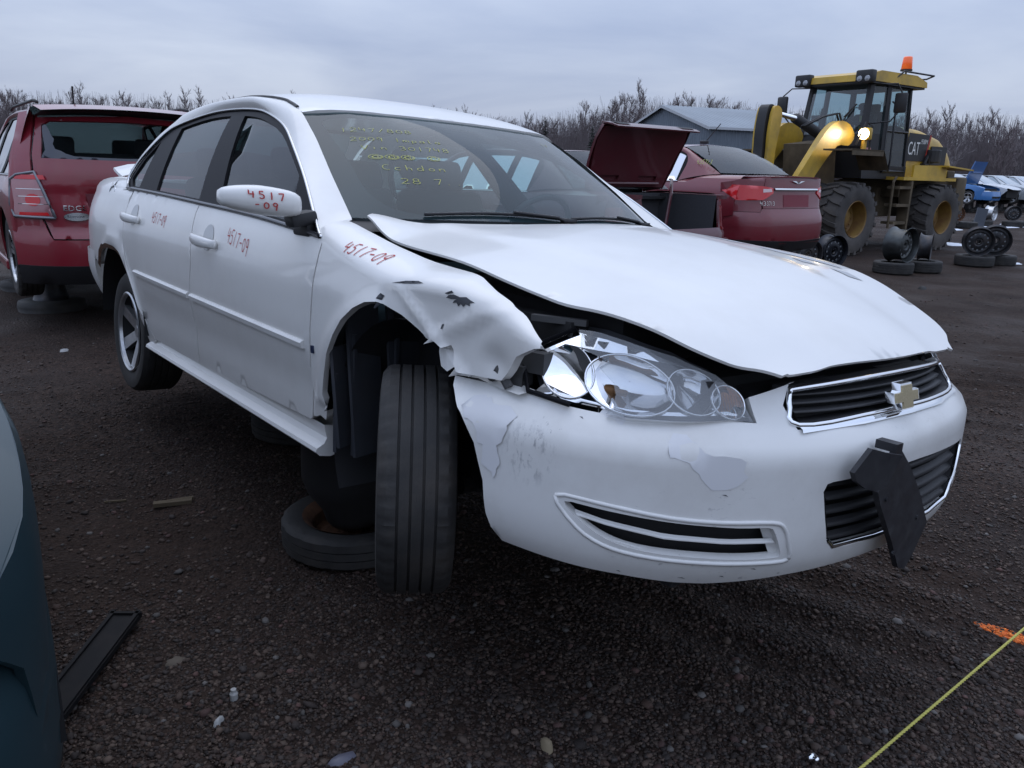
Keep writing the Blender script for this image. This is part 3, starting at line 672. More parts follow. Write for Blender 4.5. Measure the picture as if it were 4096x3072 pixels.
frit_h = cr([(-.875, .20), (-.76, .06), (-.5, .04), (0, .035), (.5, .04), (.84, .05), (.955, .12), (.955, .5), (.95, .80), (.90, .915), (.6, .905), (.22, .905), (.17, .84), (.08, .83), (.0, .90), (-.12, .925), (-.6, .935), (-.88, .93), (-.915, .8), (-.895, .5)], 4, True)  # wide side band and wavy top also draw in dark cabin reflections
panel('ceramic_border_and_reflection', frit_o, lambda a, b: wsf(a, b, -.006), mat('black_border_and_reflection', (.022, .020, .024), .5), ws, res=.035, holes=[frit_h], flange=0)
def wsplace(u0, v0, su=1.22, sv=.82): return lambda a, b: wsf(u0 + a * su, v0 + b * sv, .0016)
for i, (tx, u0, v0, sz) in enumerate((('1247/808', -.86, .76, .050), ('2009 Impala', -.84, .66, .046), ('Vin 301748', -.81, .57, .048), ('@@@ @', -.80, .475, .056), ('Echdon', -.77, .38, .056), ('28 7..', -.72, .265, .054))):
    lettering('window_writing', tx, sz, .0034, wsplace(u0, v0), MARKY, ws, slant=.1, pitch=.80)
lettering('window_writing', '1/', .05, .004, wsplace(.52, .80), MARKY, ws)
def blf(a, b):
    u = 2 * a - 1; y0 = u * .57; x0 = -2.735 - .11 * (1 - u * u); p = np.array([x0, y0, Rf(x0, y0) - .005]); y1 = u * .67; q = np.array([-3.36 - .10 * (1 - u * u), y1, 1.09])
    return p * (1 - b) + q * b + np.array([-.4, 0, .9]) * .03 * 4 * b * (1 - b)
grid('rear_window', blf, 16, 8, GLASS, car)
zR = pch([-.50, -.435, -.36, -.29, .076, .28, .4, .483, .563, .685, .775, .829, .853, .907, .95], [.985, .972, .950, .935, .905, .874, .855, .842, .836, .812, .776, .745, .728, .712, .69])
zC = pch([-.45, -.3, 0, .2, .4, .6, .75, .85, .917, .96], [.998, .992, .968, .945, .915, .868, .815, .768, .728, .69])
zL = pch([-.45, -.28, 0, .23, .4, .53, .65, .75, .856, .95], [.985, .975, .952, .930, .902, .864, .814, .768, .712, .66])
def hoodz(x, y):
    a, b, c = zR(x), zC(x), zL(x); t = y / .72
    z = b + (c - a) / 2 * t + ((a + c) / 2 - b) * t * t
    for s in (-1, 1): z += .007 / (1 + math.exp((s * y - (.50 - .16 * (x + .4))) / .014))
    z += -.007
    z += .022 * math.exp(-(((x + .46) / .10) ** 2 + ((y + .72) / .10) ** 2))       # rear corner kinked up
    return z
rR = [(-.455, -.735), (-.29, -.738), (.076, -.735), (.28, -.735), (.401, -.73), (.483, -.72), (.563, -.70), (.685, -.66), (.775, -.62), (.829, -.57), (.853, -.53), (.874, -.49), (.905, -.452)]
hfr = [(.903, -.43), (.909, -.40), (.915, -.15), (.918, 0), (.914, .15), (.895, .40), (.885, .435)]
hre = [(-.455, .72), (-.40, .6), (-.35, .4), (-.30, .2), (-.285, 0), (-.30, -.2), (-.36, -.4), (-.44, -.6), (-.475, -.66), (-.485, -.70)]
rR = cr(rR, 3); hfr = cr(hfr, 3)
hood = panel('hood', rR + hfr + [(x - .01, -y) for x, y in rR[::-1]] + hre, lambda x, y: (x, y, hoodz(x, y)), WHITE, car, res=.04, flange=.007, out=(0, 0, 1), edge=.02)
tag(hood, 'white hood sprung up along its right edge')
# peeling clear coat on the far hood edge
peel = mat('peeled_clearcoat', (.40, .41, .42), .7)
for pl in ([(.10, .60), (.22, .57), (.34, .60), (.42, .64), (.36, .67), (.20, .67), (.12, .65)], [(-.20, .63), (-.02, .61), (.04, .66), (-.1, .68)], [(.30, .50), (.36, .48), (.40, .52), (.34, .54)], [(.42, .55), (.50, .54), (.53, .58), (.46, .60)]):
    panel('peeled_patch', pl, lambda x, y: (x, y, hoodz(x, y) + .0015), peel, hood, res=.03, flange=0)
panel('trunk_lid', [(-3.42, -.66), (-3.50, 0), (-3.42, .66), (-3.75, .69), (-3.98, .66), (-4.04, 0), (-3.98, -.66), (-3.75, -.69)], lambda x, y: (x, y, zq(x) + .012 - .03 * (abs(y) / .7) ** 2), WHITE, car, res=.08, flange=.02, out=(0, 0, 1))
sp = MB(); V = []; pr_ = [(0, 0), (-.10, .022), (-.20, .050), (-.215, .045), (-.20, .030), (-.05, -.012)]
ys = np.linspace(-.66, .66, 15)
V = [(-3.83 + p[0] + .10 * (y / .66) ** 2 * 1.0, y, 1.115 - .045 * (abs(y) / .66) ** 6 + p[1]) for y in ys for p in pr_]; n = 6
sp.add(V, [(i * n + k, (i + 1) * n + k, (i + 1) * n + (k + 1) % n, i * n + (k + 1) % n) for i in range(14) for k in range(n)] + [tuple(range(n)), tuple(range(14 * n, 15 * n))])
for s in (-1, 1): sp.box((-3.88, s * .56, 1.075), (.10, .035, .09))
autosmooth(sp.build('rear_spoiler', WHITE, car), 50)
def rb(a, b):
    u = 2 * a - 1; z = .27 + b * .36; t = abs(u); x = -3.40 - .74 * min(1, t and (1 - t) / .45) if t > .55 else -4.14
    x = np.interp(t, [0, .35, .55, .7, .85, 1.0], [-4.19, -4.16, -4.08, -3.96, -3.72, -3.42]); y = np.interp(t, [0, .35, .55, .7, .85, 1.0], [0, .42, .68, .80, .895, .915])
    k = -.16 * max(0, .75 - b) ** 1.6 - .004
    return (x - k * .3, (y + k) * (1 if u > 0 else -1), z)
grid('rear_bumper', rb, 24, 8, WHITEP, car)
bd_ = MB(); bq = lambda a, b: np.array((-3.13 + a, -(Sw(-3.13, 1.0) - .35 * b) - .004, 1.005 + b))
bd_.tube([bq(-.06, -.02), bq(-.03, .005), bq(.01, .01), bq(.04, .03), bq(.05, .045)], .006, 5, r2=.003); bd_.tube([bq(-.03, .005), bq(-.045, .03)], .003, 5); bd_.tube([bq(.02, .012), bq(.05, -.005), bq(.065, -.02)], .004, 5); bd_.build('side_badge', CHROMED, car, True)

# ---- front bumper cover with its openings (s along the bumper, z up)
archedge = [(-1.395, .628), (-1.379, .608), (-1.295, .562), (-1.24, .50), (-1.225, .462), (-1.204, .412), (-1.193, .331), (-1.18, .297), (-1.157, .262)]
bot = [(-1.0, .261), (-.835, .255), (-.71, .243), (-.628, .240), (-.52, .246), (-.408, .256), (-.29, .263), (-.06, .268)]
tophl = [(-.43, .607), (-.452, .655), (-.42, .70), (-.40, .703), (-.545, .672), (-.535, .621), (-.604, .625), (-.715, .621), (-.853, .620), (-1.002, .625), (-1.129, .632), (-1.25, .634)]
half = archedge + bot
mir = lambda P: [(-a, b) for a, b in P[::-1]]
gtop = [(-.2, .613), (0, .615), (.2, .613)]
outB = half + mir(half) + mir(tophl) + gtop[::-1] + tophl
foI = cr([(-.974, .422), (-.886, .419), (-.736, .406), (-.581, .396), (-.505, .394), (-.488, .380), (-.470, .345), (-.462, .322), (-.48, .316), (-.567, .316), (-.687, .323), (-.803, .333), (-.873, .351), (-.929, .382)], 3, True)
foO = cr([(-.997, .432), (-.887, .432), (-.737, .416), (-.622, .409), (-.499, .406), (-.465, .391), (-.447, .351), (-.436, .318), (-.452, .305), (-.564, .305), (-.686, .310), (-.802, .319), (-.879, .334), (-.942, .367)], 3, True)
lgh = [(-.37, .470), (-.362, .488), (-.345, .492), (-.15, .500), (0, .503)]
lg = lgh + mir(lgh)[1:] + mir([(-.352, .40), (-.335, .345), (-.31, .320), (-.15, .318)]) + [(0, .318)] + [(-.15, .318), (-.31, .320), (-.335, .345), (-.352, .40)]
lg = [p for i, p in enumerate(lg) if i == 0 or p != lg[i - 1]]
lg = lgh + mir(lgh)[1:] + [(.352, .40), (.335, .345), (.31, .320), (.15, .318), (0, .318), (-.15, .318), (-.31, .320), (-.335, .345), (-.352, .40)]
def bumper_paint():
    """white bumper paint with rubbed grey smears where it was scraped, plus fine stone chips"""
    m = WHITEP.copy(); m.name = 'scuffed_bumper_paint'; nt = m.node_tree; b = nt.nodes['Principled BSDF']; src = b.inputs['Base Color'].links[0].from_socket
    tc = nt.nodes.new('ShaderNodeTexCoord')
    def spot(c, r, sc, lo, hi, amt, colr, src):
        ds = nt.nodes.new('ShaderNodeVectorMath'); ds.operation = 'DISTANCE'; nt.links.new(tc.outputs['Object'], ds.inputs[0]); ds.inputs[1].default_value = tuple(c)
        mr = nt.nodes.new('ShaderNodeMapRange'); nt.links.new(ds.outputs['Value'], mr.inputs[0]); mr.inputs[1].default_value = r * .35; mr.inputs[2].default_value = r; mr.inputs[3].default_value = 1; mr.inputs[4].default_value = 0
        mp = nt.nodes.new('ShaderNodeMapping'); mp.inputs['Scale'].default_value = sc; nt.links.new(tc.outputs['Object'], mp.inputs[0])
        nz = nt.nodes.new('ShaderNodeTexNoise'); nz.inputs['Scale'].default_value = 1; nz.inputs['Detail'].default_value = 7; nz.inputs['Roughness'].default_value = .7; nt.links.new(mp.outputs[0], nz.inputs['Vector'])
        rp = nt.nodes.new('ShaderNodeMapRange'); nt.links.new(nz.outputs['Fac'], rp.inputs[0]); rp.inputs[1].default_value = lo; rp.inputs[2].default_value = hi; rp.inputs[3].default_value = 0; rp.inputs[4].default_value = amt
        mu = nt.nodes.new('ShaderNodeMath'); mu.operation = 'MULTIPLY'; nt.links.new(mr.outputs[0], mu.inputs[0]); nt.links.new(rp.outputs[0], mu.inputs[1])
        mx = nt.nodes.new('ShaderNodeMix'); mx.data_type = 'RGBA'; nt.links.new(mu.outputs[0], mx.inputs['Factor']); nt.links.new(src, mx.inputs['A']); mx.inputs['B'].default_value = (*colr, 1); return mx.outputs['Result']
    src = spot(BB(-1.075, .515), .085, (60, 60, 22), .50, .62, .75, (.25, .25, .26), src)
    src = spot(BB(-1.03, .575), .05, (90, 90, 60), .60, .66, .9, (.10, .10, .11), src)
    src = spot(BB(-.61, .49), .09, (30, 30, 80), .60, .68, .6, (.30, .30, .31), src)
    src = spot(BB(0, .53), .30, (40, 40, 60), .58, .75, .35, (.33, .32, .30), src)
    src = spot(BB(-.62, .25), .35, (30, 30, 60), .62, .70, .6, (.16, .16, .17), src)
    src = spot(BB(-.7, .40), 1.2, (260, 260, 260), .70, .74, .7, (.18, .18, .18), src)
    nt.links.new(src, b.inputs['Base Color']); return m
def bumpf(s, z):
    p = BB(s, z)
    n = np.array([p[0] - .2, p[1], 0]); n /= np.linalg.norm(n)
    return p + n * (.004 * math.sin(9 * s + 3) * math.exp(-((s + 1.05) / .15) ** 2))
BUMPAINT = bumper_paint()
bum = panel('front_bumper', outB, bumpf, BUMPAINT, car, res=.03, holes=[foI, mir(foI), lg], flange=.025, out=(1, 0, 0), edge=.02)
tag(bum, 'scratched white front bumper cover with flaking paint')
outv = (1, -.0, 0)
flake = mat('flaked_paint_patch', (.66, .66, .665), .7); scr = mat('scraped_grey_scuff', (.28, .28, .29), .8)
bo = lambda d: (lambda s, z: BB(s, z, d))
for pl, m_ in (([(-1.31, .575), (-1.26, .600), (-1.16, .602), (-1.125, .585), (-1.14, .55), (-1.165, .51), (-1.15, .47), (-1.17, .425), (-1.195, .45), (-1.215, .50), (-1.25, .545)], flake), ([(-.76, .590), (-.72, .588), (-.655, .565), (-.60, .560), (-.58, .548), (-.575, .51), (-.62, .485), (-.655, .49), (-.685, .52), (-.73, .55), (-.755, .572)], flake),
               ([(-.93, .628), (-.89, .622), (-.85, .617), (-.862, .609), (-.90, .610), (-.925, .617)], flake)):
    rr_ = np.random.RandomState(8); pl = [tuple(np.array(p) + rr_.normal(0, .0045, 2)) for p in rs(pl, .016)]
    panel('flaked_patch', pl, bo(.0010), m_, bum, res=.03, flange=0)
for s0, z0, L in ((-.70, .262, .022), (-.60, .268, .014), (-.845, .268, .012), (-.53, .29, .016), (-.97, .61, .012), (-.63, .475, .016)):
    panel('scratch', [(s0, z0), (s0 + L * .6, z0 + .0005), (s0 + L, z0 - .004), (s0 + L * .5, z0 - .0018)], bo(.002), SCUFF, bum, res=.03, flange=0)
rn = MB(); rn.tube([BB(a, b, .0) for a, b in foO + [foO[0]]], .0055, 6); rn.build('fog_surround_bead', WHITEP, bum, True)
for sg in (1, -1):
    T = (lambda P: P) if sg == 1 else mir
    fg = panel('fog_slot_backing', T(foO), bo(-.055), DARK, bum, res=.06, flange=0)
    # one bar across the slot, ledge below it
    for up, lo_ in (([(-.955, .404), (-.88, .391), (-.74, .373), (-.60, .364), (-.482, .362)], [(-.945, .392), (-.87, .380), (-.74, .362), (-.60, .354), (-.478, .352)]),
                    ([(-.925, .376), (-.86, .349), (-.78, .335), (-.68, .326), (-.56, .321), (-.468, .322)], [(-.925, .374), (-.86, .346), (-.78, .330), (-.68, .320), (-.56, .313), (-.46, .315)])):
        a = interp_curve([BB(sg * p[0], p[1] - .002, -.017) for p in up]); b = interp_curve([BB(sg * p[0], p[1], -.006) for p in lo_]); c_ = interp_curve([BB(sg * p[0], p[1] - .004, -.03) for p in lo_])
        def bar(u, v, a=a, b=b, c_=c_): return a(u) * (1 - v * 2) + b(u) * v * 2 if v <= .5 else b(u) * (2 - 2 * v) + c_(u) * (2 * v - 1)
        grid('fog_slot_bar', bar, 14, 4, WHITEP, bum)
    panel('fog_slot_end', T([(-.515, .396), (-.47, .392), (-.452, .322), (-.478, .318)]), lambda s, z: BB(s, z, -.012 - .35 * max(0, (-.452 * 1 + abs(s)) if 1 else 0)), WHITEP, bum, res=.02, flange=0)
lgr = panel('lower_grille', lg, bo(-.06), DARK, car, res=.06, flange=0)
for k in range(5):
    z0 = .345 + .034 * k
    a = lambda u, z0=z0: BB(-.345 + .69 * u, z0 + .010, -.028); b = lambda u, z0=z0: BB(-.345 + .69 * u, z0 - .004, -.010); c_ = lambda u, z0=z0: BB(-.345 + .69 * u, z0 - .012, -.035)
    grid('grille_slat', lambda u, v, a=a, b=b, c_=c_: a(u) * (1 - 2 * v) + b(u) * 2 * v if v <= .5 else b(u) * (2 - 2 * v) + c_(u) * (2 * v - 1), 14, 4, BLACKP, lgr)
def wall_loop(name, P, o0, o1, k, par):
    c = np.mean(P, 0); Q = [tuple(c + (np.array(p) - c) * k) for p in rs(P, .03)]; n = len(Q); V = [BB(a, b, o0) for a, b in Q] + [BB(a, b, o1) for a, b in Q]
    mk(name, V, [(i, (i + 1) % n, n + (i + 1) % n, n + i) for i in range(n)], BLACKP, par)
wall_loop('grille_shroud', lg, -.003, -.062, .982, lgr)
ch = MB(); ch.tube([BB(a, b, -.004) for a, b in [(-.33, .345), (-.305, .325), (-.15, .3225), (0, .322), (.15, .3225), (.305, .325), (.33, .345), (.348, .40), (.366, .47)]], .007, 6); ch.build('grille_chrome_edge', CHROME, lgr, True)
# upper grille
ug = [(-.425, .680), (-.40, .688), (-.2, .697), (0, .700), (.2, .697), (.40, .688), (.425, .680), (.44, .65), (.425, .622), (.2, .622), (0, .624), (-.2, .622), (-.425, .616), (-.436, .65)]
ugr = panel('upper_grille', ug, bo(-.05), DARK, car, res=.06, flange=0)
for z0 in (.637, .655, .673):
    hw = .415
    a = lambda u, z0=z0: BB(-hw + 2 * hw * u, z0 + .006, -.024); b = lambda u, z0=z0: BB(-hw + 2 * hw * u, z0 - .001, -.008); c_ = lambda u, z0=z0: BB(-hw + 2 * hw * u, z0 - .006, -.03)
    grid('grille_slat', lambda u, v, a=a, b=b, c_=c_: a(u) * (1 - 2 * v) + b(u) * 2 * v if v <= .5 else b(u) * (2 - 2 * v) + c_(u) * (2 * v - 1), 14, 4, BLACKP, ugr)
wall_loop('grille_shroud', ug, -.001, -.052, .985, ugr)
rg = MB(); ugc = cr(ug, 4, True); rg.tube([BB(a, b, .002) for a, b in ugc] + [BB(*ugc[0], .002)], .0068, 8); rg.build('grille_chrome_ring', CHROME, ugr, True)
lw = [(-.425, .616), (-.2, .622), (0, .624), (.2, .622), (.425, .622)]
strip('grille_chrome_lip', [BB(a, b - .001, .004) for a, b in lw], [BB(a, b - .013, .010) for a, b in lw], 16, 2, CHROME, ugr, .004, (1, 0, .2))
# emblem: slanted cross bar badge, chrome rim with gold face
def emb(sc, dx):
    P = [(-.075, -.014), (-.034, -.014), (-.040, -.034), (.024, -.034), (.030, -.014), (.068, -.014), (.075, .014), (.036, .014), (.042, .034), (-.022, .034), (-.028, .014), (-.069, .014)]
    return [(a * sc, b * sc) for a, b in P]
e = MB(); xf = .960
def epl(P, x0, x1, mi, m):
    n = len(P); V = [(x0 - .30 * b + .02, a * .82 - .045, .660 + b * .80) for a, b in P] + [(x1 - .30 * b + .02, a * .82 - .045, .660 + b * .80) for a, b in P]
    m.add(V, [tuple(range(n, 2 * n))] + [(i, (i + 1) % n, n + (i + 1) % n, n + i) for i in range(n)], mi)
epl(emb(1.1, 0), xf, xf + .022, 0, e); epl(emb(.95, 0), xf + .02, xf + .0255, 1, e)
e.build('emblem', [CHROME, mat('gold_badge', (.36, .30, .18), .4, metal=.6, bump=.2, bscale=200)], ugr)
# dark radiator support seen between hood and grille, latch block, inner fender shelf
rsup = MB(); rsup.box((.81, 0, .64), (.14, .84, .05), roty(.25)); rsup.box((.86, -.28, .682), (.03, .22, .02)); rsup.box((.86, .18, .682), (.03, .2, .02)); rsup.build('radiator_support', BLACKP, car)
eb = MB(); eb.box((.10, 0, .62), (.95, 1.24, .40)); eb.box((.62, 0, .55), (.30, 1.10, .30)); eb.box((.10, -.69, .74), (.80, .06, .12)); eb.box((.10, .69, .74), (.80, .06, .12)); eb.build('engine_bay_filler', DARK, car)  # solid dark boxes added to stop light leaking under the hood
sc_ = MB(); sc_.box((.43, -.775, .70), (.10, .05, .05), rotz(.3)); sc_.box((.41, -.80, .665), (.06, .05, .05), rotz(.3)); sc_.box((.46, -.72, .80), (.14, .02, .015), rotz(.5)); sc_.tube([(.36, -.84, .65), (.40, -.85, .68), (.43, -.84, .64)], .012); sc_.build('broken_bracket', mat('torn_plastic', (.055, .055, .055), .6), car)
for p_ in ((.585, -.69, .752), (.79, -.56, .690)):
    bk = MB(); bk.box(p_, (.022, .022, .03)); bk.build('hood_bumper_stop', BLACKP, car)
# torn bumper corner bits above the tyre
mk('torn_bumper_edge', [BB(-1.39, .632, .01), BB(-1.30, .640, .012), BB(-1.20, .634, .02), BB(-1.14, .632, .025), BB(-1.12, .640, -.01), BB(-1.20, .648, -.01), BB(-1.28, .652, -.005), BB(-1.36, .642, 0)],
   [(0, 1, 6, 7), (1, 2, 5, 6), (2, 3, 4, 5)], WHITEP, bum, False)

# ---- headlamps
hlb = [(-1.129, .634), (-1.002, .628), (-.853, .623), (-.715, .624), (-.604, .628), (-.543, .623)]
hlt = [(-1.203, .700), (-1.17, .735), (-1.13, .765), (-1.064, .787), (-.97, .786), (-.889, .776), (-.741, .752), (-.632, .718), (-.575, .682)]
hl_out = hlb + hlt[::-1]
MIRR = mat('bright_reflector', (.88, .89, .91), .04, metal=1.); BULB = mat('bulb_base', (.20, .10, .04), .5, metal=.5); AMB = mat('amber_bulb', (.55, .22, .08), .35)
def headlamp(sg, broken):
    h = empty('headlamp', parent=car)
    if broken: tag(h, 'broken right headlamp with bare chrome reflector')
    q = (lambda f: (lambda s, z: f(s, z))) if sg < 0 else (lambda f: (lambda s, z: f(-s, z)))
    B0 = lambda off: q(lambda s, z: BB(s, z, off + .022 * math.sin(PI * np.clip((s + 1.2) / .66, 0, 1))))
    panel('housing', hl_out, B0(-.055), mat('lamp_housing_grey', (.10, .105, .115), .3, metal=.6), h, res=.05, flange=.03, out=(1, 0, 0))
    def bowl(cs, cz, rs_, rz, depth, tilt, m_, name='reflector_bowl', ring=True):
        def f(a, b):
            th = 2 * PI * a; r = .015 + .985 * b; d = -.050 + (b ** 2) * (depth - .008)
            ca, sa = math.cos(th), math.sin(th); ds = rs_ * r * ca; dz = rz * r * sa
            return B0(d)(cs + ds + dz * tilt, cz + dz)
        o = grid(name, f, 28, 8, m_, h, closeu=True)
        if ring:
            t = MB(); t.tube([f(k / 36, 1.0) for k in range(37)], .0030, 6, cap=False); t.build('bowl_ring', CHROME, o, True)
        return o
    bowl(-1.045, .695, .085, .055, .040, -.35, MIRR)
    bowl(-.862, .686, .120, .060, .045, -.45, MIRR)
    bowl(-.690, .680, .068, .046, .045, -.35, MIRR)
    b3 = bowl(-.598, .660, .044, .034, .045, -.25, MIRR)
    # chrome shelf above the bowls
    panel('chrome_shelf', [(-1.17, .70), (-1.13, .755), (-1.06, .778), (-.95, .772), (-.80, .752), (-.66, .718), (-.70, .728), (-.85, .745), (-.98, .748), (-1.08, .750)], B0(-.012), MIRR, h, res=.03, flange=0)
    panel('chrome_shelf', [(-1.12, .640), (-1.0, .634), (-.85, .629), (-.72, .630), (-.60, .633), (-.55, .628), (-.60, .640), (-.72, .637), (-.85, .636), (-1.0, .645), (-1.10, .66)], B0(-.02), MIRR, h, res=.03, flange=0)
    bl = MB(); p = np.array(B0(-.045)(-.915, .662)); bl.tube([p + (-.03, -sg * -.01 if 0 else 0, 0), p + (.02, 0, .004)], .014, 10); bl.tube([p + (.018, 0, .004), p + (.05, 0, .006)], .008, 8); bl.build('bulb', BULB, h, True)
    ab = MB(); p = np.array(B0(-.045)(-.598, .658)); ab.tube([p, p + (.03, sg * .012, 0)], .018, 10, r2=.012); ab.build('amber_bulb', AMB, h, True)
    fl = MB()
    for k in range(9):
        s0 = -.628 + .0075 * k; fl.tube([B0(.002)(s0, .640 + .0005 * k), B0(.002)(s0 - .004, .684 - .0014 * k)], .0016, 4)
    fl.build('lens_flute', LENSC, h)
    if broken:
        lens = [(-1.05, .786), (-1.035, .772), (-1.021, .751), (-.923, .731), (-.945, .717), (-.90, .69), (-.889, .667), (-.89, .640), (-.905, .627)] + hlb[2:] + hlt[::-1][:5] + [(-1.0, .787)]
        rm = MB(); rm.tube([B0(.0)(s, z) for s, z in [(-1.06, .787), (-1.17, .735), (-1.19, .705), (-1.13, .640), (-1.0, .632)]], .006, 6); rm.build('lens_rim', BLACKG, h, True)
    else: lens = hl_out
    panel('lens', lens, B0(.0), LENS, h, res=.035, flange=.012, out=(1, 0, 0))
headlamp(-1, True); headlamp(1, False)

# ---- number-plate bracket hanging askew
pf = [(-.227, .564), (-.208, .575), (-.14, .52), (-.048, .426), (.018, .341), (-.038, .26), (-.068, .236), (-.104, .248), (-.163, .329), (-.263, .451), (-.281, .48), (-.261, .498)]
pg = [(-.339, .526), (-.306, .582), (-.263, .57), (-.227, .564), (-.26, .495), (-.278, .479), (-.308, .488), (-.33, .505)]
pb = MB(); pb.prism(pf, 1.064, 1.078, 'yz'); n = len(pg)
V = [(1.045 + .05 * np.clip((a + .34) / .1, 0, 1), a, b) for a, b in pg]; V2 = [(x - .012, a, b) for x, a, b in V]
pb.add(V + V2, [tuple(range(n)), tuple(range(n, 2 * n))] + [(i, (i + 1) % n, n + (i + 1) % n, n + i) for i in range(n)])
pb.box((1.055, -.215, .575), (.05, .03, .02))
for a, b in ((-.235, .455), (-.15, .30), (-.05, .37)): pb.tube([(1.077, a, b), (1.082, a, b)], .006, 8)
pb.build('plate_bracket', mat('scratched_black_plastic', (.020, .020, .023), .45, rvar=.15, vscale=30, dirt=(.07, .07, .07), dirtamt=.3, dscale=20), car)

# ---- mirror, wipers, cowl
for sg in (-1,):
    def mf(u, v, sg=sg):
        th = 2 * PI * u; yy = -math.cos(PI * v); r = math.sin(PI * v) ** .5
        if yy > 0: r = r ** .55
        ct, st_ = math.cos(th), math.sin(th); ct = math.copysign(abs(ct) ** .75, ct); st_ = math.copysign(abs(st_) ** .75, st_)
        y = 1.035 - .112 * yy; hz = (.050 if st_ > 0 else .040) * r * (1 - .16 * max(0, -yy)); hx = .058 * r
        x = -.600 + .040 * yy + (hx * ct if ct > 0 else hx * .5 * ct); z = 1.022 - .008 * yy + hz * st_
        return (x, sg * y, z)
    mh = grid('mirror', mf, 24, 12, WHITE, car, closeu=True)
    st = MB(); st.box((-.575, sg * .905, .975), (.07, .09, .045), rotx(-sg * .2), bev=.012); st.box((-.60, sg * .885, .96), (.11, .03, .08), bev=.01); autosmooth(st.build('mirror_foot', BLACKP, mh))
    if sg < 0:
        def mp(a, b):
            yy = np.clip(a / .112, -.95, .95); r = (1 - yy * yy) ** .25; r = r ** .55 if yy > 0 else r; q = np.clip(b / (.050 * r), -.97, .97)
            return (-.600 + .040 * yy + .058 * r * max(.02, 1 - abs(q) ** 2.667) ** .375 + .003, -(1.035 - a), 1.022 - .008 * yy + b)
        lettering('marker_number', '4517', .022, .0032, lambda a, b: mp(-.045 + a * 1.25, .010 + b), MARKR, mh, pitch=1.0)
        lettering('marker_number', '-09', .020, .0032, lambda a, b: mp(-.030 + a * 1.25, -.018 + b), MARKR, mh, pitch=1.0)
lettering('marker_number', '4517-09', .048, .0042, lambda a, b: offn(side(-1), .0016, (0, -1, 0))(-2.224 + a * .85, .868 - .03 * a + b), MARKR, car, slant=.1)
lettering('marker_number', '4517-09', .055, .0042, lambda a, b: offn(side(-1), .0016, (0, -1, 0))(-1.22 + a * .75, .852 - .10 * a + b), MARKR, car, slant=.1)
lettering('marker_number', '4517-09', .040, .0036, lambda a, b: offn(fen(-1, True), .0016, (0, -1, 0))(-.315 + a * .95, .905 - .02 * a + b * 1.2), MARKR, fr, slant=.15)
cw = grid('cowl', lambda a, b: np.array(wsbase(2 * a - 1)) * (1 - b) + np.array([-.30 - .16 * (2 * a - 1) ** 2, (2 * a - 1) * .74, .955]) * b + np.array([.0, 0, -.008]), 20, 3, BLACKP, car)
for y0, y1 in ((-.52, .06), (.06, .62)):
    w = MB(); P = [wsf(y / .742, .008 + .030 * math.sin(PI * t * .9), .010) for t, y in zip(np.linspace(0, 1, 9), np.linspace(y1, y0, 9))]
    w.tube(P, .0055, 5); w.tube([wsf(y1 / .742, -.025, .006), wsf((y1 - .08) / .742, .006, .020), wsf((y0 * .45 + y1 * .55) / .742, .034, .020)], .008, 5, r2=.005)
    w.box(wsf((y1 - .03) / .742, -.008, .014), (.035, .05, .018)); w.build('wiper', BLACKP, car, True)

# ---- cabin
fl = MB(); fl.box((-1.75, 0, .36), (2.6, 1.6, .06)); fl.build('floor_pan', DARK, car)
ub = MB(); ub.box((-1.5, 0, .27), (4.6, 1.25, .10)); ub.box((.3, 0, .30), (1.1, 1.0, .12)); ub.build('underbody', DARK, car)
ds = grid('dashboard', lambda a, b: (-.36 - .52 * b - .16 * (2 * a - 1) ** 2 * (1 - b), (2 * a - 1) * .74, .965 - .02 * (1 - b) + .015 * math.sin(PI * b) - .16 * max(0, b - .8) / .2), 16, 10, DASH, car)
def seat(x, y, w, name='seat', hr=True, lean=.35):
    s = MB(); s.box((x, y, .52), (.52, w, .16), roty(-.12), bev=.05); s.box((x - .36, y, .80), (.14, w * .96, .62), roty(-lean), bev=.055); o = autosmooth(s.build(name, CLOTH, car), 60)
    if hr:
        t = MB()
        for yy in ([y] if w < .7 else [y - .42, y + .42]): t.box((x - .47, yy, 1.16), (.09, .27, .17), roty(-lean), bev=.035)
        autosmooth(t.build('headrest', CLOTH, o), 60)
seat(-1.25, -.38, .52); seat(-1.25, .38, .52); seat(-2.15, 0, 1.30, 'rear_bench', True, .42)
sh = MB(); sh.box((-2.95, 0, 1.035), (.75, 1.25, .03)); sh.build('parcel_shelf', DASH, car)
sw = MB(); c0 = np.array([-.93, .38, .93]); Rw = roty(-1.05)
sw.tube([c0 + Rw @ np.array([.185 * math.cos(a), .185 * math.sin(a), 0]) for a in np.linspace(0, 2 * PI, 29)], .014, 8, cap=False); sw.box(c0, (.12, .14, .03), Rw); sw.box(c0, (.03, .36, .02), Rw); sw.tube([c0, c0 + (.3, 0, -.12)], .03); sw.build('steering_wheel', BLACKP, car, True)
rv = MB(); rv.box((-1.02, 0, 1.305), (.03, .22, .065), bev=.01); rv.build('inside_mirror', BLACKP, car)
for sg in (-1, 1):
    dt = grid('door_lining', lambda a, b, sg=sg: (-.55 - 2.2 * a, sg * (.80 - .04 * math.sin(PI * b)), .36 + .58 * b), 10, 4, DASH, car)

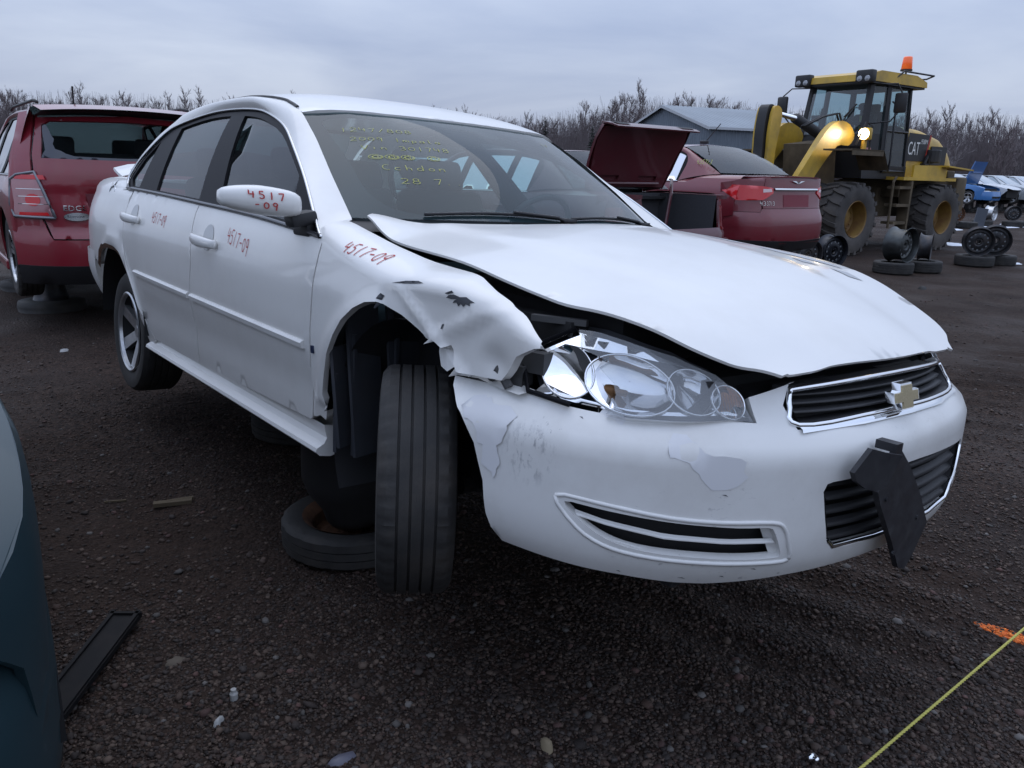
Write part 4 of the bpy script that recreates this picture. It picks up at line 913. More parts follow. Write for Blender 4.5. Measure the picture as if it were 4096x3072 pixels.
# ---- wheels
def tyre_mb(R, W, rim, n=144, grooves=4, blocks=True, sag=0):
    hw = W / 2; prof = [(rim, -hw * .86), (rim + .012, -hw * .92), (R * .84, -hw * 1.02), (R * .93, -hw * .98), (R * .975, -hw * .86)]
    xs = np.linspace(-hw * .80, hw * .80, grooves + 2); gr = []
    if grooves:
        gw = W * .018
        for i in range(1, grooves + 1): gr += [(R, xs[i] - gw), (R - .009, xs[i] - gw * .8), (R - .009, xs[i] + gw * .8), (R, xs[i] + gw)]
    prof += [(R * .995, -hw * .76)] + gr + [(R * .995, hw * .76)] + [(a, -b) for a, b in prof[::-1]]
    L = len(prof)
    def mod(i, k):
        a, h = prof[i]
        if not blocks or a < R * .96: return 0
        if abs(h) > hw * .55: return -.005 if k % 5 == 0 else 0
        return 0
    m = MB(); m.lathe(prof, n, mod=mod); return m
def alloy_mb(rim, W, spokes=5, sgn=1, split=True):
    hw = W / 2; m = MB()
    m.lathe([(rim + .004, sgn * hw * .95), (rim - .004, sgn * hw * 1.0), (rim - .014, sgn * hw * .95), (rim - .018, sgn * hw * .80)], 48)
    m.lathe([(.0, sgn * hw * .62), (.032, sgn * hw * .60), (.034, sgn * hw * .52), (.07, sgn * hw * .50), (.078, sgn * hw * .30), (.03, sgn * hw * .1)], 24)
    for k in range(spokes):
        for o in ((-.14, .14) if split else (0,)):
            a = 2 * PI * k / spokes + PI / 2; a0 = a + o * 1.5; a1 = a + o
            wd = .018 if split else .030
            P0 = np.array([.06 * math.cos(a0), sgn * hw * .50, .06 * math.sin(a0)]); P1 = np.array([(rim - .012) * math.cos(a1), sgn * hw * .82, (rim - .012) * math.sin(a1)])
            t = P1 - P0; sd = np.cross(t, [0, 1, 0]); sd /= np.linalg.norm(sd)
            V = [P0 + sd * wd, P0 - sd * wd, P1 - sd * wd * 1.15, P1 + sd * wd * 1.15]; V2 = [p + np.array([0, -sgn * .03, 0]) for p in V]
            m.add(V + V2, [(0, 1, 2, 3), (4, 5, 6, 7), (0, 1, 5, 4), (1, 2, 6, 5), (2, 3, 7, 6), (3, 0, 4, 7)])
    return m
def steel_mb(rim, W, sgn=1, holes=14):
    hw = W / 2; m = MB()
    m.lathe([(rim + .010, sgn * hw), (rim + .006, sgn * hw * 1.03), (rim - .006, sgn * hw * .97), (rim - .016, sgn * hw * .75), (rim - .03, sgn * hw * .4), (rim - .028, -sgn * hw * .4), (rim - .010, -sgn * hw * .8), (rim + .010, -sgn * hw)], 40)
    rr = rim - .03
    m.lathe([(rr, sgn * hw * .35), (rr * .86, sgn * hw * .50), (rr * .72, sgn * hw * .42), (rr * .55, sgn * hw * .60), (rr * .36, sgn * hw * .62), (rr * .28, sgn * hw * .5), (rr * .17, sgn * hw * .5), (rr * .17, sgn * hw * .2)], 40)
    return m
def brake_disc(parent, sgn):
    m = MB(); m.lathe([(.02, 0), (.14, 0), (.14, -.02 * sgn), (.02, -.02 * sgn)], 32); m.build('brake_disc', RUST, parent, True)
def wheel(name, parent, loc, R, W, rim, kind, steer=0., sgn=-1, tilt=0., n=144, tyre=RUBBER):
    w = empty(name, loc, parent=parent); w.rotation_euler = (tilt, 0, steer)
    autosmooth(tyre_mb(R, W, rim, n).build('tyre', tyre, w), 25)
    if kind == 'alloy':
        autosmooth(alloy_mb(rim, W, 6, sgn, False).build('rim', ALLOY, w), 30); brake_disc(w, sgn)
        bd = MB(); bd.lathe([(rim - .004, sgn * W * .41), (rim - .022, sgn * W * .36), (rim - .035, sgn * .01), (.02, sgn * .01)], 32); bd.build('rim_dark_backing', DARK, w, True)  # black backing disc: shade between the spokes put into its colour
    else: autosmooth(steel_mb(rim, W, sgn).build('rim', STEEL, w), 30)
    return w
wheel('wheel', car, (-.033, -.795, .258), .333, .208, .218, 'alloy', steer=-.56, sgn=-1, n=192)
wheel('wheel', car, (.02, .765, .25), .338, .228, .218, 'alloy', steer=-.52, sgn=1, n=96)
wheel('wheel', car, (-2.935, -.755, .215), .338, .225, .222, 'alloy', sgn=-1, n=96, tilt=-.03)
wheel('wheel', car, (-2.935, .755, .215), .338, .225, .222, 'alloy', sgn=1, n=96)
for xa in (0, -2.935):
    ax = MB(); ax.tube([(xa, -.66, .22), (xa, .66, .22)], .032); ax.build('axle', DARK, car)
ax = MB(); ax.tube([(.02, -.60, .2), (.02, -.52, .75)], .035); ax.build('strut', DARK, car)
SLATE = mat('slate_splash_panel', (.030, .033, .040), .6, bump=.25, bscale=11, vary=.3, vscale=5, dirt=(.06, .05, .045), dirtamt=.5)
for x0, y0, w_, z0, z1, a_ in ((-.335, -.80, .13, .25, .74, .25), (-.30, -.66, .16, .20, .80, .1), (-.36, -.86, .10, .28, .60, .45)):
    sp_ = MB(); sp_.box((x0, y0, (z0 + z1) / 2), (.012, w_, z1 - z0), rotz(a_) @ roty(-.10)); sp_.box((x0 + .012, y0 - w_ * .35, (z0 + z1) / 2 - .05), (.012, .012, (z1 - z0) * .8), rotz(a_)); sp_.build('splash_panel', SLATE, car)

# ================================================================== other vehicles: shared builder (x forward from the front axle, y left, z up)
def gen_car(name, paint, label, cat='car', wb=2.76, fo=.93, ro=1.12, hw=.92, zb=.95, zroof=1.48, hood=None, tail=None, xws=(-.42, -1.15), xbl=(-2.75, -3.3), ztr=1.03, R=.33, lod=1,
            glassm=None, group=None, wheels='steel', dlo=None, lights=True, suv=False, front=True, sdz=0., lid=True, lean=.30, pillars=((-1.55, .07), (-2.45, .06)), hooddrop=None):
    gm = glassm or DKGLASS
    root = empty(name); tag(root, label, cat, group)
    xT = -(wb + ro); xF = fo
    plan = pch([xT - .01, xT + .12, xT + .35, xT + .8, -1.4, 0, xF - .45, xF - .18, xF + .01], [hw * .60, hw * .82, hw * .955, hw, hw, hw * .995, hw * .94, hw * .80, hw * .55])
    zsh = zb - .03
    sec = pch([.2, .35, .55, .72, zsh - .07, zsh, zb + .04, zroof - .12, zroof - .03], [.05, .025, .005, 0, .010, .035, .075, .075 + (zroof - zb - .16) * lean * 1.9, .075 + (zroof - zb - .07) * lean * 2.05])
    def S(x, z): return plan(x) - sec(z)
    def sd(sg, off=0.): return lambda x, z: (x, sg * (S(x, z) + off), z)
    hood = hood or [(xws[0] + .02, zb + .05), (.2, zb - .02), (xF - .25, zb - .14), (xF - .06, zb - .24)]
    hz = pch([p[0] for p in hood], [p[1] for p in hood])
    zt = lambda x: ztr + .02 - .05 * max(0, (x - xbl[1]) / -1) * 0
    res = .07 if lod else .16
    ra = R + .07
    def arch(xc, a0=-8, a1=188, n=16): return [(xc + ra * math.cos(math.radians(a)), R + .02 + ra * math.sin(math.radians(a))) for a in np.linspace(a0, a1, n)]
    beltf = lambda x: zb - .02 + .035 * (-x - .6) / 2.2
    topF = lambda x: (hz(x) - .03) if x > xws[0] else beltf(x)
    if suv: topR = lambda x: beltf(x)
    else: topR = lambda x: min(ztr - .03, beltf(x) + .05) if x < xbl[1] + .35 else beltf(x)
    x1 = -.48; x2 = pillars[0][0] - .02; x3 = -wb + ra + .02
    fr_edge = [(xF - .30, .62), (xF - .22, .70), (xF - .24, topF(xF - .24) - .03)]
    f_out = [(x1 + .005, .30), (x1 + .005, beltf(x1))] + [(x, topF(x)) for x in np.linspace(x1 + .1, xF - .25, 8)] + fr_edge[::-1] + [(xF - .40, .30 if front else .5)] + [p for p in arch(0) if p[1] > .30]
    d1o = [(x1, .27), (x1, beltf(x1))] + [(x, beltf(x)) for x in np.linspace(x1, x2, 6)][1:] + [(x2, .27)]
    ar = [p for p in arch(-wb, 5, 175) if p[1] > .27]
    d2o = [(x2 - .008, .27), (x2 - .008, beltf(x2))] + [(x, beltf(x)) for x in np.linspace(x2, x3 - .12, 6)][1:] + [(x3 - .12, .78), (x3, .60), (x3 + .04, .27)]
    xe = xT + .29
    q_o = [(x3 + .034, .27), (x3 - .006, .60), (x3 - .126, .78), (x3 - .126, beltf(x3 - .12))] + [(x, topR(x)) for x in np.linspace(x3 - .2, xe, 8)] + [(xe, .62), (xT + .40, .60), (xT + .42, .30)] + [p for p in arch(-wb, -6, 186)][::-1]
    q_o = [p for p in q_o]
    for sg in (-1, 1):
        od = (0, sg, 0); fs = sd(sg)
        panel('front_fender', f_out, fs, paint, root, res, flange=.015 if lod else 0, out=od)
        d1 = panel('front_door', d1o, fs, paint, root, res, flange=.015 if lod else 0, out=od)
        d2 = panel('rear_door', d2o, fs, paint, root, res, flange=.015 if lod else 0, out=od)
        panel('quarter_panel', q_o, fs, paint, root, res, flange=.02 if lod else 0, out=od)
        sl = MB(); sl.box((-wb / 2, sg * (hw - .06), .24), (wb - 2 * ra, .08, .10), bev=.02 if lod else 0); sl.build('sill', paint, root)
        if lod:
            for d, xh in ((d1, x2 + .18), (d2, x3 + .02)):
                h = MB(); h.tube([(xh + .10 - .2 * t, sg * (S(xh, .83) + .005 + .03 * math.sin(PI * t) ** .5), zb - .13) for t in np.linspace(0, 1, 9)], .013, 6); h.build('door_handle', CHROMED if wheels == 'alloy' else paint, d, True)
        # windows
        if dlo: D = dlo
        else: D = [(xbl[1] + .52 if not suv else xT + .42, beltf(-2.5) + .02), (xbl[0] - .12 if not suv else xT + .50, zroof - .20), (xbl[0] + .25, zroof - .105), (-1.9, zroof - .085), (xws[1] - .25, zroof - .10), (xws[1], zroof - .16), (xws[0] - .22, beltf(-.6) + .03)]
        Dc = cr(D, 4); low = [(x, beltf(x) + .008) for x in np.linspace(Dc[-1][0] - .02, Dc[0][0], 8)]
        sur = panel('window_surround', Dc + low[1:-1], offn(fs, -.003, od), BLACKG, root, .09, flange=0, out=od) if lod == 0 else None
        ins = lambda x: np.interp(x, [p[0] for p in Dc], [p[1] for p in Dc]) - .022
        bounds = [Dc[-1][0] - .10] + [v for p, w_ in pillars for v in (p + w_, p - w_)] + [Dc[0][0] + .035]
        panes = []
        for k in range(0, len(bounds) - 1, 2):
            a, b = bounds[k], bounds[k + 1]
            if a - b < .08: continue
            P = [(x, max(ins(x), beltf(x) + .03)) for x in np.linspace(b, a, 8)]; P += [(x, beltf(x) + .022) for x in np.linspace(a, b, 5)]
            panes.append(P)
        if lod:
            sur = panel('window_surround', Dc + low[1:-1], offn(fs, -.003, od), BLACKG, root, .09, holes=panes, flange=.01, out=od)
        for k, P in enumerate(panes):
            panel('window', P, offn(fs, -.010 if lod else .004, od), gm, root, .12, flange=0)
        if lod:
            t = MB(); t.tube([offn(fs, .004, od)(x, beltf(x) + .006) for x in np.linspace(Dc[-1][0] - .02, Dc[0][0], 12)], .009, 5); t.build('belt_trim', CHROMED, sur, True)
        # top edge curve and rail
        yt = lambda x: np.interp(x, [xT, xbl[1], xbl[0], -1.9, xws[1], xws[0] + .0], [hw * .72, hw * .76, hw * .66, hw * .665, hw * .685, hw * .82])
        def ze(x):
            if suv: return np.interp(x, [xT, xbl[0], -1.9, xws[1], xws[0]], [zroof - .07, zroof - .045, zroof - .04, zroof - .10, zb + .04])
            return np.interp(x, [xbl[1], xbl[0], -1.9, xws[1], xws[0]], [ztr + .02, zroof - .085, zroof - .04, zroof - .10, zb + .04])
        xend = xT + .28 if suv else xbl[1]
        Bc = [(x, sg * yt(x), ze(x)) for x in np.linspace(xws[0], xend, 26)]
        Af = interp_curve([fs(*p) for p in Dc[::-1]]); Ac = []
        xa = np.array([p[0] for p in Dc[::-1]])
        for i, p in enumerate(Bc):
            u = i / 25; tt = np.interp(u, [0, .22, .5, .78, 1], [0, .30, .52, .80, 1.0]) if not suv else np.interp(u, [0, .2, .5, .9, 1], [0, .28, .52, .88, 1.0]); Ac.append(Af(tt))
        strip('roof_rail', Ac, Bc, 40, 5, paint, root, .022, (0, sg * .75, .65))
        if not suv:
            strip('rear_shoulder', [fs(x, topR(x)) for x in np.linspace(x3 - .2, xe, 8)], [(min(x, xbl[1] + .22 if x > xbl[1] else x), sg * hw * .76 * (1 if x > xT + .3 else .97), min(ztr + .015, topR(x) + .04) if x < xbl[1] + .2 else topR(x) + .03) for x in np.linspace(x3 - .2, xe, 8)], 14, 4, paint, root, .012, (0, sg * .7, .7))
        strip('front_shoulder', [fs(x, topF(x)) for x in np.linspace(x1 + .0, xF - .25, 8)], [(x, sg * (hw * .80 - .10 * max(0, x - .2)), hz(x) - .006) for x in np.linspace(x1 + .0, xF - .25, 8)], 14, 4, paint, root, .010, (0, sg * .7, .7))
        for xc in (0, -wb):
            V = []; na = 12
            for i in range(na + 1):
                a = math.radians(-10 + 200 * i / na)
                for yy in (S(xc, .6) - .03, hw * .55): V.append((xc + ra * .99 * math.cos(a), sg * yy, R + .02 + ra * .99 * math.sin(a)))
            mk('wheel_liner', V, [(2 * i, 2 * i + 2, 2 * i + 3, 2 * i + 1) for i in range(na)] + [tuple(2 * i + 1 for i in range(na + 1))], DARK, root)
    ho = [(x, y * (hw * .80 - .10 * max(0, x - .2))) for x, y in [(xws[0] + .02, -.98), (xws[0] + .12, 0), (xws[0] + .02, .98), (.2, .98), (xF - .26, .98), (xF - .10, .7), (xF - .06, 0), (xF - .10, -.7), (xF - .26, -.98), (.2, -.98)]]
    if hooddrop is None:
        panel('hood', ho, lambda x, y: (x, y, hz(x) + .022 - .024 * (y / .7) ** 2), paint, root, res, flange=.015 if lod else 0, out=(0, 0, 1))
    def zc(x): return np.interp(x, [xws[1] - .0, xws[1] - .3, -1.9, xbl[0] + .1, xbl[0]], [zroof - .05, zroof - .012, zroof, zroof - .015, zroof - .04]) if not suv else np.interp(x, [xT + .2, xbl[0], -1.9, xws[1] - .3, xws[1]], [zroof - .025, zroof, zroof, zroof - .015, zroof - .05])
    xr0 = xws[1]; xr1 = xbl[0] if not suv else xT + .30
    grid('roof', lambda a, b: (lambda x, u: (x, u * yt(x), zc(x) + (ze(x) - zc(x)) * abs(u) ** 2.4))(xr0 + (xr1 - xr0) * a + (.05 * (1 - (2 * b - 1) ** 2) if a == 0 else 0), 2 * b - 1), 14, 12, paint, root)
    def wsg(a, b): u = 2 * a - 1; p = np.array([xws[0] + .10 * (1 - u * u), u * yt(xws[0]), zb + .045]); q = np.array([xws[1] + .05 * (1 - u * u), u * yt(xws[1]), zc(xws[1]) + (ze(xws[1]) - zc(xws[1])) * abs(u) ** 2.4 - .004]); return p * (1 - b) + q * b + np.array([.4, 0, .9]) * .02 * 4 * b * (1 - b)
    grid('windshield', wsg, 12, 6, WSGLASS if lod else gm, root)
    if not suv:
        def blg(a, b): u = 2 * a - 1; p = np.array([xbl[0] - .03 * (1 - u * u), u * yt(xbl[0]), zc(xbl[0]) + (ze(xbl[0]) - zc(xbl[0])) * abs(u) ** 2.4 - .004]); q = np.array([xbl[1] - .06 * (1 - u * u), u * yt(xbl[1]), ztr + .03]); return p * (1 - b) + q * b + np.array([-.4, 0, .9]) * .025 * 4 * b * (1 - b)
        grid('rear_window', blg, 12, 6, GLASS, root)
        if lid:
            panel('trunk_lid', [(xbl[1] - .03, -hw * .74), (xbl[1] - .10, 0), (xbl[1] - .03, hw * .74), (xT + .20, hw * .72), (xT + .06, hw * .5), (xT + .03, 0), (xT + .06, -hw * .5), (xT + .20, -hw * .72)], lambda x, y: (x, y, ztr + .018 - .02 * (y / .7) ** 2 - .03 * max(0, (x - xbl[1]) / (xT - xbl[1]) - .8)), paint, root, res, flange=.015, out=(0, 0, 1))
    # end fascias
    def fas(sgx, xend_, D, prof):
        ysamp = np.array([plan(x) for x in (np.linspace(xT - .01, xT + .9, 60) if sgx < 0 else np.linspace(xF + .01, xF - .7, 60))]); dsamp = np.linspace(0, .91 if sgx < 0 else .71, 60)
        def f(y, z):
            a = abs(y); d = np.interp(a, ysamp, dsamp) if a > ysamp[0] else -.035 * (1 - (a / ysamp[0]) ** 2)
            return (xend_ - sgx * (d + prof(z)), y, z)
        return f
    ff = fas(1, xF, .40, pch([.2, .3, .5, .6, .68], [.06, .01, 0, .02, .08])); rf = fas(-1, xT, .34, pch([.22, .32, .45, .62, .66, ztr], [.07, .01, 0, .012, .045, .09]))
    bo_ = lambda z0, z1, w=.965: [(-hw * w, z0 + .02), (-hw * .6, z0), (0, z0 - .01), (hw * .6, z0), (hw * w, z0 + .02), (hw * w, z1), (0, z1), (-hw * w, z1)]
    if front:
        panel('front_bumper', bo_(.24, .64), ff, paint, root, res, holes=[[(-.42, .32), (.42, .32), (.45, .42), (-.45, .42)]], flange=.02, out=(1, 0, 0))
        panel('grille', [(-.44, .31), (.44, .31), (.46, .43), (-.46, .43)], lambda y, z: tuple(np.array(ff(y, z)) - (.05, 0, 0)), BLACKP, root, .1, flange=0)
        for sg in (-1, 1):
            panel('headlamp', [(sg * .48, .645), (sg * .80, .645), (sg * .87, .70), (sg * .86, .755), (sg * .60, .735)], lambda y, z: tuple(np.array(ff(y, min(z, .68))) - (max(0, z - .68) * 1.2, 0, 0)), mat('far_headlamp', (.5, .52, .55), .15, metal=.5), root, .08, flange=.02, out=(1, 0, 0))
        panel('nose', [(-.47, .645), (.47, .645), (.58, .735), (0, .75), (-.58, .735)], lambda y, z: tuple(np.array(ff(y, min(z, .68))) - (max(0, z - .68) * 1.2, 0, 0)), mat('dark_nose_grille', (.03, .03, .032), .4), root, .1, flange=0)
    fm_ = MB(); fm_.box((xF - .55, 0, .56), (.5, hw * 1.3, .42)); fm_.box((-wb / 2, 0, .30), (wb + .8, hw * 1.3, .12)); fm_.box((-.1, 0, .55), (.9, hw * 1.1, .4)); fm_.build('engine_bay_filler', DARK, root)
    if not suv: 
        fl_ = MB(); fl_.box((-1.6, 0, .42), (2.4, hw * 1.7, .05)); fl_.box((xbl[1] + .15, 0, ztr - .06), (.5, hw * 1.4, .03)); fl_.build('floor_pan', DARK, root)
    if lod:
        grid('dashboard', lambda a, b: (xws[0] - .05 - .45 * b, (2 * a - 1) * hw * .78, zb + .0 - .2 * max(0, b - .7)), 8, 6, DASH, root)
        for x, y, w_ in ((-1.15, -.37, .5), (-1.15, .37, .5), (-2.05, 0, 1.25)):
            s_ = MB(); s_.box((x, y, .52 + sdz), (.5, w_, .16), bev=.04); s_.box((x - .33, y, .80 + sdz), (.13, w_ * .96, .60), roty(-.33), bev=.05)
            o_ = autosmooth(s_.build('seat', CLOTH, root), 60)
            for yy in ([y] if w_ < .7 else [-.4, .4]):
                t_ = MB(); t_.box((x - .45, yy, 1.14 + sdz), (.10, .26, .19), roty(-.33), bev=.035); autosmooth(t_.build('headrest', CLOTH, o_), 60)
    n_ = 72 if lod else 28
    tyr = tyre_mb(R, .21, R * .66, n_, 3 if lod else 0, bool(lod)).build('tyre', RUBBER, None); 
    rimm = {s: (alloy_mb(R * .66, .20, 5, s) if wheels == 'alloy' else steel_mb(R * .66, .20, s)).build('rim', ALLOY if wheels == 'alloy' else STEEL, None) for s in (1, -1)}
    drk = {}
    if wheels == 'alloy':
        for s_ in (1, -1): m_ = MB(); m_.lathe([(R * .66 - .004, s_ * .082), (R * .66 - .03, s_ * .01), (.02, s_ * .01)], 24); drk[s_] = m_.build('rim_dark_backing', DARK, None, True)
    for xc in (0, -wb):
        for sg in (-1, 1):
            w_ = empty('wheel', (xc, sg * (hw - .135), R), parent=root)
            for src in (tyr, rimm[sg]) + ((drk[sg],) if wheels == 'alloy' else ()): c_ = src.copy(); COL.objects.link(c_); c_.parent = w_
    for o_ in [tyr] + list(rimm.values()) + list(drk.values()): bpy.data.objects.remove(o_)
    return root, dict(S=S, sd=sd, rf=rf, ff=ff, xT=xT, xF=xF, hw=hw, ztr=ztr, xbl=xbl, beltf=beltf, zb=zb, bo=bo_, res=res, hz=hz)
def put(root, P, K, az, lift, ref=None, roll=0.):
    """place a car so that its tail centre (or ref point) stands over P, heading az degrees from straight ahead"""
    rz = math.radians(90 - az); r = np.array(ref if ref is not None else (K['xT'], 0, 0)); o = rotz(rz) @ r
    root.rotation_euler = (roll, 0, rz); root.location = (P[0] - o[0], P[1] - o[1], lift)
HEAD = -39.4
def car_stands(root, K, lift, wb, group):
    """welded wheel stands carrying the car at its four corners"""
    for xc in (-.62, -wb + .62):
        for sg in (-1, 1):
            p = np.array(root.location) + rotz(root.rotation_euler.z) @ np.array([xc, sg * .58, 0])
            s = empty('wheel_stand', (p[0], p[1], float(ground_z(p[0], p[1])) - .005), label='steel stand under the ' + group[0] + ', ' + ('front' if xc > -1 else 'rear') + (' left' if sg > 0 else ' right') + ' corner', cat='stand', group=group[1])
            H_ = lift + .24 - float(ground_z(p[0], p[1])) + .005
            b = MB(); b.lathe([(.30, 0), (.31, .05), (.30, .10), (.20, .11)], 20, axis='z', cap=True); b.build('base_tyre', RUBBER, s, True)
            b = MB(); b.lathe([(.17, .10), (.15, .16), (.13, (H_ + .1) / 2), (.15, H_ - .05), (.17, H_)], 20, axis='z', cap=True); b.build('drum', STEEL, s, True)

# ------------------------------------------------ red saloon seen from the rear (long boot, chrome bar)
cs, K = gen_car('maroon_saloon', RED, 'maroon saloon with chrome bar across its boot, parked beside the wheel loader', wb=2.77, fo=.92, ro=1.12, hw=.92, zroof=1.48, zb=.96, ztr=1.06, xbl=(-2.62, -3.25), glassm=GLASS, wheels='alloy', pillars=((-1.5, .06), (-2.30, .025)))
put(cs, (3.36, 9.75), K, HEAD + 1, .42)
rf = K['rf']
panel('rear_bumper', [(-.89, .33), (-.5, .30), (0, .29), (.5, .30), (.89, .33), (.90, .66), (.62, .66), (.60, .70), (-.60, .70), (-.62, .66), (-.90, .66)], rf, RED, cs, .06, flange=.02, out=(-1, 0, 0))
panel('bumper_valance', [(-.85, .22), (0, .19), (.85, .22), (.86, .345), (0, .32), (-.86, .345)], lambda y, z: tuple(np.array(rf(y, z)) + (-.008, 0, 0)), BLACKP, cs, .08, flange=.02, out=(-1, 0, 0))
panel('boot_panel', [(-.59, .705), (.59, .705), (.60, .85), (.56, 1.055), (-.56, 1.055), (-.60, .85)], rf, RED, cs, .06, flange=.015, out=(-1, 0, 0))
for sg in (-1, 1): panel('rear_corner', [(sg * .605, .705), (sg * .62, .665), (sg * .885, .665), (sg * .885, .985), (sg * .80, 1.03), (sg * .565, 1.055), (sg * .605, .86)], rf, RED, cs, .05, flange=.01, out=(-1, 0, 0))
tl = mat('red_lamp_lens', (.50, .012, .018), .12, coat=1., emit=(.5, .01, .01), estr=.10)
for sg in (-1, 1):
    lmp = panel('tail_lamp', [(sg * .45, .88), (sg * .60, .80), (sg * .85, .79), (sg * .875, .90), (sg * .85, .965), (sg * .60, .955), (sg * .46, .935)], lambda y, z: tuple(np.array(rf(y, z)) + (-.012, 0, 0)), tl, cs, .04, flange=.02, out=(-1, 0, 0))
    panel('lamp_window', [(sg * .48, .895), (sg * .60, .885), (sg * .60, .925), (sg * .49, .925)], lambda y, z: tuple(np.array(rf(y, z)) + (-.016, 0, 0)), mat('lamp_clear', (.75, .6, .6), .1, metal=.4), lmp, .05, flange=0)
    sdl = panel('tail_corner', [(xx, zz) for xx, zz in [(K['xT'] + .27, .80), (K['xT'] + .46, .90), (K['xT'] + .50, .95), (K['xT'] + .27, .965)]], lambda x, z, sg=sg: K['sd'](sg, .008)(x, z), tl, cs, .05, flange=.01, out=(0, sg, 0))
strip('chrome_bar', [np.array(rf(y, .905)) + (-.022, 0, 0) for y in np.linspace(-.44, .44, 12)], [np.array(rf(y, .935)) + (-.022, 0, 0) for y in np.linspace(-.44, .44, 12)], 14, 2, CHROME, cs, .008, (-1, 0, 0))
wg = MB()
for sg in (-1, 1): wg.add([np.array(rf(0, 1.0)) + d for d in ((-.02, 0, .012), (-.02, 0, -.012), (-.018, sg * .11, .010), (-.018, sg * .13, .022), (-.018, sg * .05, .020))], [(0, 1, 2, 3, 4)])
wg.build('winged_badge', CHROME, cs)
panel('plate_recess', [(-.26, .72), (.26, .72), (.26, .86), (-.26, .86)], lambda y, z: tuple(np.array(rf(y, z)) + (-.003, 0, 0)), mat('plate_recess_maroon', (.20, .02, .035), .5), cs, .1, flange=0)
for sg in (-1, 1):
    p = MB(); p.tube([np.array(rf(sg * .55, .93)) + (.9, 0, .09)] * 2, .001); 
an = MB(); an.box((K['xbl'][0] + .22, 0, 1.475), (.12, .05, .04), bev=.012); an.tube([(K['xbl'][0] + .20, 0, 1.48), (K['xbl'][0] - .02, 0, 1.70)], .006, 5); an.build('roof_antenna', BLACKP, cs)
lettering('marker_number', '435713', .05, .007, lambda a, b: K['sd'](1, .004)(K['xT'] + .98 - a, 1.19 + b + a * .0) if True else 0, MARKY, cs)
lettering('marker_number', '433713', .045, .006, lambda a, b: tuple(np.array(rf(.62 - a, .74 + b)) + (-.004, 0, 0)), MARKW, cs)
car_stands(cs, K, .42, 2.77, ('maroon saloon with the chrome bar', 'stands under the maroon saloon'))

# ------------------------------------------------ dark red car with its boot lid open
to, K2 = gen_car('open_boot_car', REDDK, 'dark maroon old saloon with its boot lid raised and boot empty', wb=2.85, fo=1.0, ro=1.35, hw=.96, zroof=1.45, zb=.94, ztr=.99, xbl=(-2.75, -3.30), glassm=GLASS, lid=False, pillars=((-1.5, .06), (-2.35, .05)))
put(to, (1.70, 8.05), K2, HEAD, .30)
rf2 = K2['rf']; xT = K2['xT']
panel('rear_panel', [(-.93, .52), (.93, .52), (.90, .97), (.60, .97), (.56, .66), (-.56, .66), (-.60, .97), (-.90, .97)], rf2, REDDK, to, .06, flange=.02, out=(-1, 0, 0))
panel('rear_bumper', K2['bo'](.30, .54), lambda y, z: tuple(np.array(rf2(y, z)) + (-.06, 0, 0)), REDDK, to, .07, flange=.05, out=(-1, 0, 0))
for z0, z1, m_ in ((.46, .475, CHROME), (.40, .455, BLACKP), (.385, .395, CHROMED)):
    strip('bumper_strip', [np.array(rf2(y, z0)) + (-.068, 0, 0) for y in np.linspace(-.93, .93, 20)], [np.array(rf2(y, z1)) + (-.068, 0, 0) for y in np.linspace(-.93, .93, 20)], 20, 2, m_, to, .012, (-1, 0, 0))
for sg in (-1, 1):
    panel('tail_lamp', [(sg * .64, .64), (sg * .87, .64), (sg * .87, .86), (sg * .66, .88)], lambda y, z: tuple(np.array(rf2(y, z)) + (-.010, 0, 0)), mat('dull_red_lamp', (.28, .02, .02), .2, coat=.8), to, .05, flange=.02, out=(-1, 0, 0))
    panel('boot_gutter', [(K2['xbl'][1] - .02, sg * .58), (xT + .10, sg * .58), (xT + .12, sg * .76), (K2['xbl'][1] - .02, sg * .76)], lambda x, y: (x, y, .985), REDDK, to, .1, flange=.04, out=(0, 0, 1))
bt = MB(); xb0, xb1 = K2['xbl'][1] - .02, xT + .12
bt.add([(xb0, -.58, .98), (xb1, -.58, .98), (xb1, .58, .98), (xb0, .58, .98), (xb0, -.55, .50), (xb1, -.55, .50), (xb1, .55, .50), (xb0, .55, .50)], [(4, 5, 6, 7), (0, 1, 5, 4), (2, 3, 7, 6), (3, 0, 4, 7)]); bt.build('boot_well', mat('boot_carpet', (.05, .05, .055), .95, bump=.3, bscale=40), to)
bi = MB(); bi.lathe([(.12, 0), (.12, .10), (.02, .10)], 16, c=(xT + .35, .30, .50), axis='z', cap=True); bi.tube([(xT + .32, .12 + .3 * math.cos(a) * .55, .52 + .16 * math.sin(a)) for a in np.linspace(0, PI, 12)], .008, 5); bi.build('boot_contents', mat('pale_cable', (.35, .36, .37), .6), to)
sh_ = MB(); sh_.tube([(xT + .55, -.30, .55), (xT + .62, -.45, .98), (K2['xbl'][1] - .10, -.66, 1.12)], .018, 6); sh_.build('lid_hinge_arm', REDDK, to)
